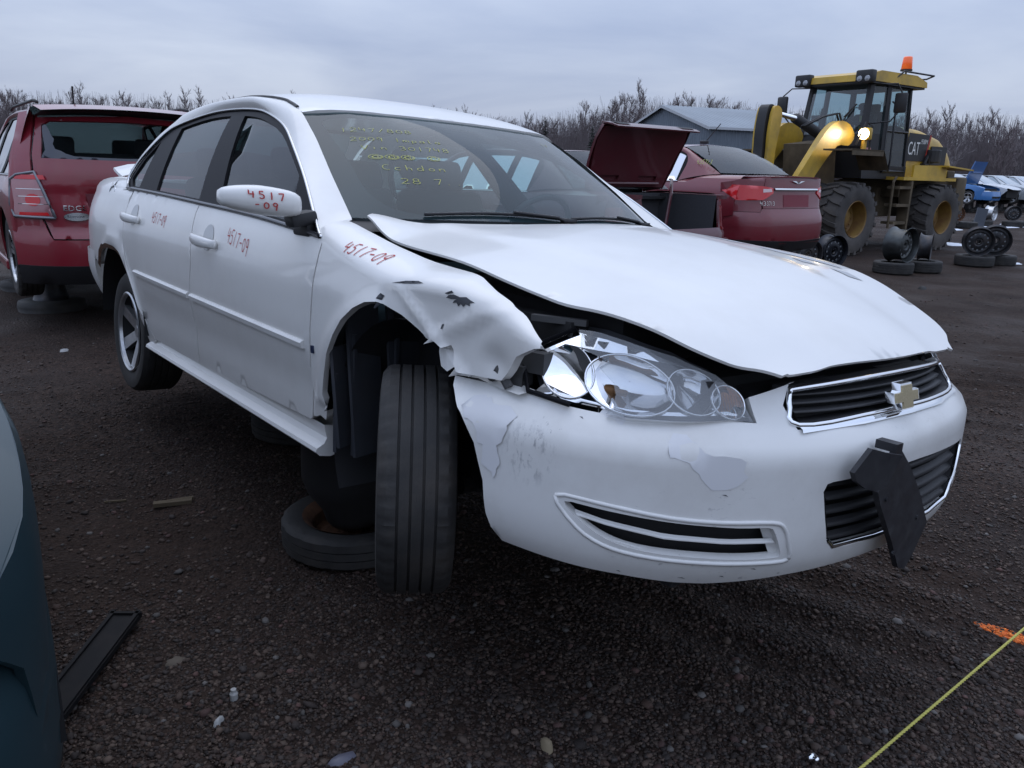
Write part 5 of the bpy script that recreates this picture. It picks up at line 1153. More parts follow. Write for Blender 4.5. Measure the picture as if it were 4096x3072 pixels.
# the lid, hinged at the rear window, thrown well past upright so its underside faces rearward
hx, hzz = K2['xbl'][1] - .02, 1.03; LA = math.radians(66)
def lidp(a, y, n=0.):
    a *= .86; y *= .94; return (hx - a * math.cos(LA) + n * math.sin(LA), y, hzz + a * math.sin(LA) + n * math.cos(LA))
def lidf(off): return lambda a, y: lidp(a, y, off + .03 * math.sin(PI * min(1, a / .80)) - .018 * (y / .75) ** 2)
lo = [(0.0, -.62), (0, .62), (.25, .69), (.62, .72), (.78, .70), (.80, .4), (.80, -.4), (.78, -.70), (.62, -.72), (.25, -.69)]
ld = panel('boot_lid', lo, lidf(.018), REDDK, to, .07, flange=.03, out=(.9, 0, .3))
panel('lid_inner_skin', [(.02, -.60), (.02, .60), (.6, .70), (.76, .66), (.76, -.66), (.6, -.70)], lidf(-.012), REDDK, ld, .07, holes=[[(.10, -.46), (.10, -.16), (.16, -.16), (.16, -.46)], [(.10, .16), (.10, .46), (.16, .46), (.16, .16)]], flange=.02, out=(-.9, 0, -.3))
strip('lid_inner_rib', [lidp(.05, y, -.025) for y in np.linspace(-.5, .5, 8)], [lidp(.09, y, -.025) for y in np.linspace(-.5, .5, 8)], 10, 3, REDDK, ld, .02, (-.95, 0, -.3))
panel('lid_tail_lip', [(-.70, 0), (.70, 0), (.66, .19), (-.66, .19)], lambda y, t: lidp(.80 + .04 * math.sin(t * 8), y, .02 - t), REDDK, ld, .06, flange=.015, out=(-.3, 0, .9))
for sg in (-1, 1): panel('lid_lamp', [(sg * .40, .05), (sg * .64, .05), (sg * .62, .14), (sg * .42, .14)], lambda y, t: lidp(.806 + .04 * math.sin(t * 8), y, .02 - t), BLACKG, ld, .06, flange=0)
car_stands(to, K2, .33, 2.85, ('car with the raised boot lid', 'stands under the open boot car'))

# ------------------------------------------------ silver cars of the same row, behind the white sedan
for i, (P, m_, lb) in enumerate((((-1.35, 9.4), SILVER, 'silver saloon parked between the red SUV and the open-boot car'), ((.35, 9.7), mat('pale_blue_paint', (.38, .46, .50), .35, coat=.6), 'pale blue-grey saloon parked behind the white sedan'))):
    g_, Kg = gen_car('parked_saloon', m_, lb, lod=1, glassm=GLASS)
    put(g_, P, Kg, HEAD, .16); 
    panel('rear_bumper', Kg['bo'](.26, .66), Kg['rf'], m_, g_, .08, flange=.02, out=(-1, 0, 0))
    panel('boot_panel', [(-.86, .67), (.86, .67), (.84, 1.02), (-.84, 1.02)], Kg['rf'], m_, g_, .08, flange=.02, out=(-1, 0, 0))
    for sg in (-1, 1): panel('tail_lamp', [(sg * .55, .74), (sg * .85, .74), (sg * .85, .92), (sg * .6, .92)], lambda y, z: tuple(np.array(Kg['rf'](y, z)) + (-.012, 0, 0)), tl, g_, .06, flange=.02, out=(-1, 0, 0))
    car_stands(g_, Kg, .16, 2.76, (lb.split(' parked')[0], 'stands under the ' + lb.split(' parked')[0]))

# ================================================================== red estate-type SUV with its rear window smashed
su, KS = gen_car('red_suv', REDSUV, 'red SUV with smashed rear window behind the white sedan', wb=2.82, fo=.95, ro=.95, hw=.96, zb=1.06, zroof=1.70, R=.36, suv=True, xws=(-.45, -1.2), xbl=(-2.9, -3.4), lean=.24, glassm=GLASS, wheels='alloy', sdz=.20,
                 hood=[(-.45, 1.09), (.2, 1.04), (.7, .95), (.89, .84)], pillars=((-1.55, .07), (-2.45, .07), (-3.02, .05)))
put(su, (-3.26, 7.05), KS, HEAD + 2, .24)
xT = KS['xT']
xz = pch([.25, .33, .45, .60, .66, .9, 1.1, 1.2, 1.45, 1.62, 1.70], [.06, .01, 0, .01, .05, .055, .065, .09, .17, .25, .32]); wz = pch([.3, .7, 1.0, 1.2, 1.6, 1.7], [.955, .96, .94, .90, .76, .70])
def sr(off=0.):
    def f(y, z):
        a = abs(y) / wz(z); return (xT + xz(z) + .30 * a ** 5 - .02 * (1 - a) - off, y, z)
    return f
out_ = (-1, 0, 0)
panel('rear_bumper', [(-.95, .36), (0, .34), (.95, .36), (.955, .745), (.752, .745), (.742, .72), (.715, .62), (.695, .575), (0, .565), (-.695, .575), (-.715, .62), (-.742, .72), (-.752, .745), (-.955, .745)], sr(), REDSUV, su, .06, flange=.02, out=out_)
panel('bumper_valance', [(-.93, .20), (0, .18), (.93, .20), (.945, .365), (0, .345), (-.945, .365)], sr(.01), BLACKP, su, .08, flange=.03, out=out_)
gate_o = [(-.69, .585), (0, .575), (.69, .585), (.745, .80), (.765, 1.10), (.755, 1.26), (.68, 1.56), (0, 1.60), (-.68, 1.56), (-.755, 1.26), (-.765, 1.10), (-.745, .80)]
win_o = [(-.70, 1.235), (0, 1.225), (.70, 1.235), (.655, 1.50), (.60, 1.535), (0, 1.55), (-.60, 1.535), (-.655, 1.50)]
gt = panel('tailgate', gate_o, lambda y, z: tuple(np.array(sr()(y, z)) + (.018 * math.exp(-((z - .90) / .05) ** 2) * (abs(y) < .42) + .012 / (1 + math.exp((z - .985) / .008)), 0, 0)), REDSUV, su, .035, holes=[win_o], flange=.02, out=out_)
panel('broken_glass', [(.70, 1.235), (.66, 1.30), (.655, 1.50), (.63, 1.52), (.61, 1.47), (.60, 1.42), (.585, 1.39), (.60, 1.35), (.59, 1.31), (.55, 1.295), (.52, 1.275), (.46, 1.255), (.30, 1.25), (.1, 1.246), (-.3, 1.248), (-.70, 1.244), (-.70, 1.235), (0, 1.225)][::-1], sr(-.012), mat('dark_privacy_glass', (.035, .04, .055), .12, coat=.6), gt, .04, flange=0)
# body corner behind the gate, spoiler
for sg in (-1, 1):
    panel('body_corner', [(sg * .775, .66), (sg * .955, .68), (sg * .945, .95), (sg * .905, 1.22), (sg * .775, 1.60), (sg * .70, 1.62), (sg * .70, 1.575), (sg * .77, 1.26), (sg * .785, 1.10), (sg * .765, .80)], sr(.0), REDSUV, su, .05, flange=.02, out=out_)
    lampo = [(sg * .66, .755), (sg * .93, .765), (sg * .945, .86), (sg * .925, 1.06), (sg * .88, 1.10), (sg * .765, 1.125)]
    tlp = panel('tail_lamp', lampo, sr(.02), mat('lamp_clear_red', (.42, .20, .21), .12, metal=.35, coat=1.), su, .05, flange=.03, out=out_)
    for z0, z1, m_ in ((1.065, 1.10, tl), (.775, .80, tl), (.985, .99, CHROME), (.925, .93, CHROME), (.865, .87, CHROME)):
        panel('lamp_band', [(sg * .70, z0), (sg * .90, z0), (sg * .895, z1), (sg * .71, z1)], sr(.026), m_, tlp, .05, flange=0)
    panel('lamp_core', [(sg * (.80 + .05 * math.cos(a)), .90 + .05 * math.sin(a)) for a in np.linspace(0, 2 * PI, 14, endpoint=False)], sr(.024), tl, tlp, .05, flange=0)
    bz = MB(); bz.tube([sr(.02)(*p) for p in rs(lampo, .06)] + [sr(.02)(*lampo[0])], .012, 6); bz.build('lamp_bezel', mat('grey_bezel', (.22, .23, .25), .35, metal=.4), tlp, True)
    strip('side_rear_fill', [KS['sd'](sg)(x, z) for x, z in ((xT + .29, .62), (xT + .29, .9), (xT + .31, 1.10), (xT + .40, 1.35), (xT + .50, 1.58))], [np.array(sr(0)(sg * w_, z)) for w_, z in ((.95, .66), (.945, .9), (.93, 1.10), (.86, 1.35), (.755, 1.60))], 12, 4, REDSUV, su, .03, (-.6, sg * .8, 0))
spz = grid('roof_spoiler', lambda a, b: (xT + .30 + .04 * (1 - (2 * a - 1) ** 2) * 0 - .30 * b + .10 * b * abs(2 * a - 1) ** 3, (2 * a - 1) * (.70 - .03 * b), 1.685 - .045 * b - .03 * abs(2 * a - 1) ** 2.2), 16, 6, REDSUV, su)
grid('spoiler_underside', lambda a, b: (xT + .30 - .295 * b + .10 * b * abs(2 * a - 1) ** 3, (2 * a - 1) * (.70 - .03 * b), 1.60 + .036 * b - .03 * abs(2 * a - 1) ** 2.2), 16, 6, BLACKP, spz)
panel('number_recess', [(-.40, .845), (.40, .845), (.42, .955), (-.42, .955)], sr(-.012), mat('recess_red', (.12, .012, .02), .5), gt, .08, flange=0)
print_text('badge_letters', 'EDGE', .062, lambda a, b, c: tuple(np.array(sr(.004)(.60 - a * 1.15, .815 + b)) + (-c, 0, 0)), CHROME, gt, .003)
ov = MB(); P_ = [(.50 + .10 * math.cos(a), .765 + .034 * math.sin(a)) for a in np.linspace(0, 2 * PI, 24, endpoint=False)]
panel('dealer_badge', P_, sr(.006), CHROMED, gt, .04, flange=.006, out=out_)
print_text('dealer_badge_print', 'Riverview', .034, lambda a, b, c: sr(.0075)(.575 - a * .95, .756 + b), SCUFF, gt)
rl_ = MB()
for sg in (-1, 1): rl_.tube([(x, sg * .62, 1.70 + (.02 if -3.0 < x < -1.4 else -.005)) for x in np.linspace(-1.3, -3.15, 10)], .014, 6)
rl_.build('roof_rack_rails', BLACKP, su, True)['kind'] = 'stuff'
ant = MB(); ant.tube([(-2.9, .30, 1.69), (-2.93, .30, 1.86)], .008, 5); ant.box((-2.88, .30, 1.70), (.09, .04, .03)); ant.build('roof_antenna', BLACKP, su)
ep = MB(); ep.lathe([(.035, 0), (.04, .0), (.04, .18), (.035, .18)], 14, c=(xT - .02, -.10, .30), axis='x'); ep.build('exhaust_tip', CHROMED, su, True)
car_stands(su, KS, .24, 2.82, ('red SUV', 'stands under the red SUV'))

# ================================================================== dark teal car whose front corner reaches into the foreground
tc_, KT = gen_car('teal_car', TEAL, 'dark teal car whose glossy front corner stands beside the black plastic strip', wb=2.76, fo=.95, ro=1.1, hw=.91, lod=1)
put(tc_, (-.715, 1.16), KT, 140.6, .11, ref=(.60, .88, 0))
panel('rear_bumper', KT['bo'](.26, .66), KT['rf'], TEAL, tc_, .08, flange=.02, out=(-1, 0, 0))
panel('boot_panel', [(-.84, .67), (.84, .67), (.82, 1.02), (-.82, 1.02)], KT['rf'], TEAL, tc_, .08, flange=.02, out=(-1, 0, 0))
car_stands(tc_, KT, .11, 2.76, ('dark teal car', 'stands under the dark teal car'))

# ================================================================== stands under the white sedan
def flat_wheel(name, loc, R, W, label, group=None, rust=True, tilt=(0, 0)):
    w = empty(name, loc, label=label, cat='wheel', group=group); w.rotation_euler = (PI / 2 + tilt[0], tilt[1], 0)
    autosmooth(tyre_mb(R, W, R * .68, 72, 2).build('tyre', RUBBER, w), 25)
    m = steel_mb(R * .68, W, -1); o = autosmooth(m.build('rim', RUST if rust else STEEL, w), 30)
    hl = MB()
    for k in range(14):
        a = 2 * PI * k / 14; rr = R * .68 * .72; c = np.array([rr * math.cos(a), -W / 2 * .50, rr * math.sin(a)])
        hl.lathe([(.0, 0), (.020, 0)], 10, c=c, axis='y')
    hl.build('vent_holes', DARK, w)['kind'] = 'stuff'
    return w
def stand_for(xc, yc, lbl):
    p = c2w((xc, yc, .22)); g = float(ground_z(p[0], p[1])); s = empty('wheel_stand', (p[0], p[1], g), label=lbl, cat='stand')
    sw_ = flat_wheel('spare_wheel', (0, 0, .068), .292, .125, None); sw_.parent = s
    for k_ in ('label', 'category'):
        if k_ in sw_: del sw_[k_]
    H_ = p[2] - g; b = MB(); b.lathe([(.0, .09), (.10, .09), (.115, .11), (.13, .16), (.185, .24), (.205, .30), (.20, H_ - .06), (.215, H_ - .02), (.215, H_ + .01)], 28, axis='z', cap=True); b.build('rim_drum', mat('black_rim_drum', (.018, .018, .019), .6), s, True)
stand_for(-.89, -.55, 'rusty spare wheel stand beside the front right tyre of the white sedan')
stand_for(-.45, .55, 'wheel stand under the left front of the white sedan'); stand_for(-2.3, -.12, 'wheel stand under the right rear of the white sedan'); stand_for(-2.3, .62, 'wheel stand under the left rear of the white sedan')

# ================================================================== loose wheels and tyres along the lane
def gz(x, y): return float(ground_z(x, y))
def bare_rim(x, y, az, label, R=.22, W=.19, m=None, tilt=0., z=0.): 
    w = empty('wheel_scrap', (x, y, gz(x, y) + R * math.cos(tilt) + z), label=label, cat='wheel'); w.rotation_euler = (tilt, 0, math.radians(-az))
    o = autosmooth(steel_mb(R, W, -1).build('rim', m or STEEL, w), 30)
    hl = MB()
    for k in range(12): a = 2 * PI * k / 12; hl.lathe([(.0, 0), (.017, 0)], 8, c=(R * .60 * math.cos(a), -W / 2 * .49 - .006, R * .60 * math.sin(a)), axis='y')
    hl.build('vent_holes', mat('pale_hole', (.16, .17, .18), .8), w)['kind'] = 'stuff'
    return w
def flat_tyre(x, y, label, R=.31, W=.19):
    t = empty('tyre_scrap', (x, y, gz(x, y) + W / 2), label=label, cat='tyre'); t.rotation_euler = (PI / 2, 0, 0)
    autosmooth(tyre_mb(R, W, R * .62, 60, 3).build('casing', RUBBER, t), 25); return t

flat_tyre(6.18, 13.10, 'black tyre lying flat under the big dark rim'); flat_tyre(6.82, 13.45, 'black tyre lying flat under the small perforated rim')
bare_rim(6.26, 13.12, -35, 'big dark steel rim standing open side out on a flat tyre', R=.27, W=.30, z=.19, m=mat('grey_green_rim', (.06, .065, .065), .35, metal=.6, vary=.3))
bare_rim(6.84, 13.47, -60, 'small perforated black rim standing on a flat tyre beside the big dark rim', R=.22, z=.19)
flat_tyre(8.45, 14.80, 'black tyre lying flat under the front one of two leaning black rims', R=.33); flat_tyre(9.10, 15.15, 'black tyre lying flat under the rear one of two leaning black rims', R=.30)
bare_rim(8.42, 14.72, 20, 'black steel rim leaning in front of its twin near the lane', R=.25, tilt=.12, z=.19); bare_rim(8.85, 14.95, 25, 'black steel rim with pale holes behind its twin near the lane', R=.27, tilt=.12, z=.19)
bare_rim(5.45, 13.9, -25, 'dark wheel rim standing under the tail of the maroon saloon', R=.27, W=.22, m=mat('blue_black_rim', (.02, .022, .028), .35, metal=.5))
bare_rim(4.95, 13.7, -10, 'dark wheel rim half hidden beneath the maroon saloon', R=.24, W=.22)
for x, y, l in ((13.9, 26.6, 'flat tyre beside a snow streak near the far cars'), (14.9, 26.9, 'flat tyre end to end with another near the far cars'), (16.2, 28.3, 'flat tyre under the pale alloy rim'), (17.2, 28.2, 'flat tyre under the far black rim'), (17.9, 28.6, 'flat tyre at the end of the far tyre row')): flat_tyre(x, y, l, R=.33, W=.2)
bare_rim(14.5, 26.9, 15, 'rusty dark rim standing among the far tyres', R=.24, W=.2, z=.2, m=RUST); bare_rim(16.5, 28.4, -40, 'pale alloy rim standing among the far tyres', R=.25, W=.26, z=.2, m=ALLOY); bare_rim(17.4, 28.6, 10, 'far black rim standing next to the pale alloy rim', R=.24, W=.2, z=.2)
pp = MB(); pp.box((0, 0, .32), (.36, .05, .66), roty(.12)); tag(pp.build('bent_panel', mat('grey_blue_sheet', (.08, .09, .11), .5)), 'bent grey body panel standing among the far tyres', 'panel').location = (15.6, 27.4, gz(15.6, 27.4))
SNOW = mat('old_snow', (.62, .66, .72), .8, bump=.6, bscale=12)
def patch(name, x, y, rx, ry, az, m, label, cat, h=.02, seed=1, n=22, kind=None):
    R = np.random.RandomState(seed); ph = R.uniform(0, 6, 3); V = [(0, 0, h)]; 
    for k in range(n):
        a = 2 * PI * k / n; q = 1 + .28 * math.sin(2 * a + ph[0]) + .18 * math.sin(5 * a + ph[1]) + R.uniform(-.1, .1); V.append((q * rx * math.cos(a) * .6, q * ry * math.sin(a) * .6, h * .7))
    for k in range(n):
        p = V[1 + k]; V.append((p[0] * 1.6, p[1] * 1.6, -.02))
    Fc = [(0, 1 + k, 1 + (k + 1) % n) for k in range(n)] + [(1 + k, 1 + n + k, 1 + n + (k + 1) % n, 1 + (k + 1) % n) for k in range(n)]
    o = mk(name, V, Fc, m); o.location = (x, y, gz(x, y)); o.rotation_euler = (0, 0, math.radians(90 - az)); return tag(o, label, cat, kind=kind)
for k, (x, y, rx, ry, lb) in enumerate(((15.6, 27.6, .9, .35, 'streak of old snow between the far flat tyres'), (17.0, 27.9, .9, .3, 'streak of old snow beside the pale alloy rim'), (19.2, 30.6, 1.6, .5, 'long streak of old snow at the end of the far tyre row'), (13.6, 25.7, .8, .35, 'thin snow streak behind the loader wheel'), (9.6, 15.5, .45, .2, 'small snow streak near the leaning black rims'), (9.2, 14.0, .5, .12, 'thin snow sliver in the wheel ruts'), (10.6, 19.6, .5, .3, 'snow patch beneath the wheel loader'), (4.3, 13.2, .4, .2, 'snow patch under the tail of the maroon saloon'))):
    patch('snow_patch', x, y, rx, ry, 50, SNOW, lb, 'snow', h=.03 if y > 20 else .02, seed=k)

# ================================================================== small things on the ground
rp = MB()
for ph in (0, 2 * PI / 3, 4 * PI / 3):
    a, b = np.array([.55, 1.41]), np.array([2.75, 3.20]); n = 420; P = []
    for k in range(n):
        t = k / (n - 1); q = a + (b - a) * t; d = np.array([-.63, .78]); w = ph + t * 420; P.append((q[0] + d[0] * .0022 * math.cos(w), q[1] + d[1] * .0022 * math.cos(w), .045 + .0022 * math.sin(w)))
    rp.tube(P, .0024, 5)
tag(rp.build('yellow_rope', mat('yellow_polypropylene_rope', (.50, .46, .10), .6), None, True), 'thin yellow twisted rope stretched above the gravel', 'rope')
pr_ = MB()
for q in ((.55, 1.41), (2.75, 3.20)): pr_.tube([(q[0], q[1], -.05), (q[0], q[1], .07)], .008, 6)
OR = col_attr_mat('orange_sprayed_stone')
scatter('orange_paint_spray', 900, 1, 2, 0, 1, .003, .009, [(.75, .17, .03), (.62, .12, .02), (.85, .24, .05)], 'streak of orange spray paint on the gravel beside the rope', OR, seed=3, box=True, area=(1.76, 2.42, .13, .028, -.75))
patch_o = None
st = MB(); st.box((0, 0, .012), (.52, .10, .016)); st.box((0, .040, .022), (.52, .012, .012)); st.box((0, -.040, .022), (.52, .012, .012)); st.box((.245, 0, .022), (.012, .10, .012))
o = st.build('plastic_strip', mat('muddy_black_plastic', (.007, .007, .008), .7, spec=.2, dirt=(.022, .018, .016), dirtamt=.6, dscale=14)); tag(o, 'black plastic trim strip lying on the mud beside the teal car', 'trim strip'); o.location = (-1.255, 2.10, .012); o.rotation_euler = (0, 0, math.radians(93))
wd_ = mat('splintered_wood', (.10, .075, .045), .9, bump=.4, bscale=60)
w_ = MB(); w_.box((0, 0, .012), (.16, .035, .018), rotz(.1)); w_.box((.03, .02, .016), (.11, .016, .012), rotz(.25)); o = w_.build('wood_scrap', wd_); tag(o, 'splintered tan wood scrap on the mud beside the sill', 'wood'); o.location = (-1.51, 3.30, gz(-1.51, 3.30)); o.rotation_euler = (0, 0, .25)
w_ = MB(); w_.box((0, 0, .006), (.09, .008, .008)); o = w_.build('wood_splinter', wd_); tag(o, 'thin wood splinter lying near the wood scrap', 'wood'); o.location = (-1.78, 3.32, gz(-1.78, 3.32)); o.rotation_euler = (0, 0, .3)
WHT = mat('white_litter', (.34, .34, .33), .5)
cp = MB(); cp.lathe([(.011, 0), (.012, .02), (.008, .026), (.008, .034), (0.001, .034)], 14, axis='z'); o = cp.build('bottle_cap', WHT); tag(o, 'small white bottle cap standing on the gravel', 'cap'); o.location = (-.78, 1.98, gz(-.78, 1.98)); 
patch('paper_scrap', -.79, 1.885, .022, .014, 20, WHT, 'crumpled white paper scrap near the bottle cap', 'paper', h=.02, seed=5, n=9)
patch('white_litter', -3.60, 6.2, .07, .03, 20, WHT, 'white litter scrap on the mud beside the rear wheel', 'litter', h=.02, seed=6, n=9)
patch('grey_shard', -.42, 1.755, .06, .028, 70, mat('grey_shard_plastic', (.10, .10, .13), .5), 'flat grey plastic shard lying in the gravel', 'shard', h=.012, seed=7, n=7)
patch('brown_leaf', -1.03, 2.17, .05, .03, 80, mat('dead_leaf', (.10, .08, .06), .8), 'flattened brown leaf on the mud near the plastic strip', 'leaf', h=.008, seed=8, n=11)
patch('tan_stone', .12, 1.815, .022, .026, 20, mat('tan_stone', (.20, .16, .10), .8), 'tan rounded stone in the gravel before the white bumper', 'stone', h=.03, seed=9, n=10)
bl_ = MB(); bl_.lathe([(.010, 0), (.012, .006), (.012, .012), (.006, .013), (.006, .022), (.009, .024), (.006, .03), (0.001, .031)], 14, axis='z'); o = bl_.build('chrome_bolt', CHROME, None, True); tag(o, 'shiny chrome bolt lying in the gravel near the yellow rope', 'bolt'); o.location = (.82, 1.79, gz(.82, 1.79) + .012); o.rotation_euler = (1.2, 0, .5)
patch('dark_clod', 5.84, 11.4, .16, .06, 40, mat('dark_clod', (.02, .02, .02), .8), 'small dark clod on the lane before the rims', 'clod', h=.05, seed=4, n=9)

# ================================================================== wheel loader
YEL = mat('loader_yellow', (.56, .35, .035), .45, vary=.15, vscale=2.5, dirt=(.12, .09, .055), dirtamt=.6, dscale=2.2, coat=.1)
YELM = mat('muddy_loader_steel', (.10, .075, .045), .85, vary=.4, vscale=4, bump=.2, bscale=20)
BLK = mat('loader_black', (.016, .016, .018), .5, dirt=(.05, .045, .04), dirtamt=.4, dscale=3)
LGL = glass('cab_glass', (.55, .68, .70), film=.05, filmcol=(.3, .35, .36))
ld_ = empty('wheel_loader'); tag(ld_, 'muddy yellow wheel loader with lit headlamp and orange beacon', 'loader')
ld_.scale = (1.08,) * 3; LRZ = math.radians(-145)
fw_ = rotz(LRZ) @ np.array([1.52, .98, 0]) * 1.08; ld_.location = (6.50 - fw_[0], 16.2 - fw_[1], gz(8, 18)); ld_.rotation_euler = (0, 0, LRZ)
def lw(x, y):
    w = empty('wheel', (x, y, .655), parent=ld_); w.scale = (.87, 1, .87); sgn = 1 if y > 0 else -1
    R, hwid = .76, .27; m = MB()
    m.lathe([(.36, -hwid * .9), (.42, -hwid), (.62, -hwid * 1.04), (.70, -hwid * .95), (.715, -hwid * .6), (.715, hwid * .6), (.70, hwid * .95), (.62, hwid * 1.04), (.42, hwid), (.36, hwid * .9)], 56)
    for s in (-1, 1):
        for k in range(20):
            a0 = 2 * PI * (k + (.5 if s > 0 else 0)) / 20; V = []
            for t, (yy, da) in enumerate(((s * hwid * 1.02, 0), (s * hwid * .55, .05), (s * -.02, .16))):
                for r_ in (.66, R - (.012 if t == 0 else 0)):
                    for dd in (-.055, .055): a = a0 + da + dd * (1 if t < 2 else .8); V.append((r_ * math.cos(a), yy, r_ * math.sin(a)))
            Fc = []
            for t in range(2):
                o = t * 4; p = (t + 1) * 4; Fc += [(o + 2, o + 3, p + 3, p + 2), (o, o + 2, p + 2, p), (o + 1, o + 3, p + 3, p + 1)]
            Fc += [(0, 1, 3, 2), (8, 9, 11, 10)]; m.add(V, Fc)
    autosmooth(m.build('tyre', RUBBERD, w), 30)
    r = MB(); r.lathe([(.385, sgn * hwid * .93), (.375, sgn * hwid * .98), (.36, sgn * hwid * .92), (.34, sgn * hwid * .55), (.32, sgn * .02), (.20, -sgn * .03), (.18, sgn * .05), (.10, sgn * .07), (.001, sgn * .07)], 40)
    for k in range(12): a = 2 * PI * k / 12; r.tube([(.24 * math.cos(a), sgn * .0, .24 * math.sin(a)), (.24 * math.cos(a), sgn * .04, .24 * math.sin(a))], .018, 6)
    autosmooth(r.build('rim', mat('rusty_yellow_rim', (.22, .13, .03), .6, dirt=(.12, .045, .02), dirtamt=.9, dscale=4), w), 30)
for x in (1.52, -1.50):
    for y in (.98, -.98): lw(x, y)
# rear frame, engine hood with arched top, counterweight
def hoodsec(x): 
    zt = np.interp(x, [-2.75, -2.6, -2.2, -1.5, -.75], [1.55, 1.78, 2.02, 2.16, 2.20]); w = np.interp(x, [-2.75, -2.4, -.75], [.60, .64, .66]); return zt, w
def eh(a, b):
    x = -.78 - 1.97 * a; zt, w = hoodsec(x); th = b * PI; c, s = math.cos(th), math.sin(th)
    return (x, w * math.copysign(abs(c) ** .35, c), 1.10 + (zt - 1.10) * abs(s) ** .35)
hdm = grid('engine_hood', eh, 18, 24, YEL, ld_)
mk('hood_rear', [eh(1, k / 24) for k in range(25)], [tuple(range(25))], YEL, hdm, False)
b = MB(); b.box((-1.75, 0, 1.0), (2.1, 1.36, .26)); b.box((-1.5, 0, .78), (1.9, .62, .45)); b.build('rear_frame', YELM, ld_)
b = MB(); b.box((-2.78, 0, .92), (.42, 1.75, .62), bev=.05); b.box((-2.72, 0, 1.28), (.30, 1.30, .16), bev=.03); autosmooth(b.build('counterweight', YELM, ld_))
b = MB(); b.box((-2.02, .66, 1.52), (.60, .02, .62)); b.build('hood_side_opening', BLK, hdm)
b = MB(); b.lathe([(.16, 0), (.17, .02), (.17, .24), (.16, .26)], 14, c=(-1.72, .70, 1.50), axis='z', cap=True); b.tube([(-1.6, .72, 1.45), (-1.5, .72, 1.62), (-1.45, .70, 1.42)], .04); b.box((-1.55, .70, 1.38), (.3, .1, .2)); b.build('air_filter', BLK, ld_)
b = MB(); b.prism([(-.80, 1.52), (-1.50, 1.52), (-1.64, 2.04), (-.80, 2.06)], .672, .676, 'xz'); pn = b.build('name_panel', BLK, hdm)
print_text('maker_letters', 'CAT', .27, lambda a, q, c: (-.82 - a * .80, .679 + c, 1.64 + q * 1.35), mat('white_lettering', (.75, .75, .72), .5), pn)
print_text('model_number', '938M', .13, lambda a, q, c: (-1.27 - a * .85, .679 + c, 1.86 + q), mat('white_lettering'), pn)
b = MB(); b.add([(-1.48, .677, 1.54), (-1.54, .677, 1.54), (-1.64, .677, 2.04), (-1.58, .677, 2.04)], [(0, 1, 2, 3)]); b.build('red_stripe', mat('stripe_red', (.35, .03, .02), .5), pn)
# deck plates, rear fender, front fenders, steps
for s in (1, -1):
    b = MB(); b.box((-1.10, s * .86, 1.17), (1.95, .46, .06)); b.box((-1.05, s * 1.06, 1.30), (1.2, .04, .26)); b.box((-1.95, s * .98, 1.40), (1.0, .50, .03), roty(-.06)); b.build('rear_fender', YEL, ld_)
    b = MB(); b.box((1.50, s * 1.0, 1.64), (.95, .60, .03)); b.add([(1.02, s * 1.0 - .3, 1.65), (1.02, s * 1.0 + .3, 1.65), (.78, s * 1.0 + .3, 1.30), (.78, s * 1.0 - .3, 1.30)], [(0, 1, 2, 3)]); b.box((1.5, s * 1.29, 1.60), (.95, .02, .10)); b.build('front_fender', YELM, ld_)
    for k in range(3):
        st_ = MB(); st_.box((-.15 - .03 * k, s * .98, .50 + .26 * k), (.42, .26, .04)); st_.build('step', YELM, ld_)
    b = MB(); b.box((-.42, s * 1.0, .75), (.06, .22, .75)); b.tube([(.08, s * 1.02, .42), (.10, s * 1.02, 1.1), (.02, s * 1.02, 1.2)], .025); b.build('step_bracket', YELM, ld_)
# front frame, lift arms, linkage
b = MB(); b.box((1.1, 0, .80), (1.7, .70, .40)); b.box((1.35, 0, 1.30), (.75, .62, 1.0), roty(.12)); b.box((.3, 0, .85), (.6, .4, .5)); b.build('front_frame', YELM, ld_)
arm = [(.95, 1.92), (1.15, 2.12), (1.50, 2.16), (1.85, 1.95), (2.35, 1.35), (2.95, .62), (3.15, .40), (3.0, .30), (2.75, .42), (2.30, .85), (1.85, 1.35), (1.45, 1.72), (1.10, 1.74)]
for s in (1, -1):
    b = MB(); b.prism(cr(arm, 3, True), s * .50, s * .62, 'xz'); autosmooth(b.build('lift_arm', YEL, ld_), 40)
    b = MB(); b.tube([(1.0, s * .40, .95), (2.1, s * .45, 1.05)], .07, 10); b.tube([(1.9, s * .45, 1.03), (2.5, s * .5, 1.0)], .04, 8); b.build('lift_cylinder', BLK, ld_)
bc_ = [(2.58, 2.34), (2.70, 2.42), (2.80, 2.34), (2.86, 1.9), (2.85, 1.5), (2.90, .95), (2.78, .85), (2.66, 1.0), (2.64, 1.6), (2.56, 2.1)]
for s in (1, -1):
    b = MB(); b.prism(cr(bc_, 3, True), s * .12, s * .18, 'xz'); autosmooth(b.build('bell_crank_plate', YEL, ld_), 40)
b = MB(); b.prism(cr([(x + .06, z + .03) for x, z in bc_], 3, True), -.10, .10, 'xz'); autosmooth(b.build('bell_crank_core', BLK, ld_), 40)
b = MB(); b.tube([(1.15, 0, 1.95), (1.95, 0, 2.22)], .10, 12); b.build('tilt_cylinder', BLK, ld_, True)
b = MB(); b.tube([(1.9, 0, 2.20), (2.66, 0, 2.30)], .05, 10); b.build('cylinder_rod', CHROME, ld_, True)
b = MB()
for y0 in (.30, .36): b.tube([(.9, y0, 2.0), (1.2, y0 + .05, 2.35), (1.6, y0, 2.25), (2.0, y0 - .1, 2.05)], .022, 6)
b.build('hydraulic_hose', BLK, ld_, True)['kind'] = 'stuff'
bk_ = [(2.95, .15), (3.05, .75), (3.2, 1.0), (3.15, .55), (3.45, .18), (4.0, .06), (4.0, .02), (3.3, .04)]
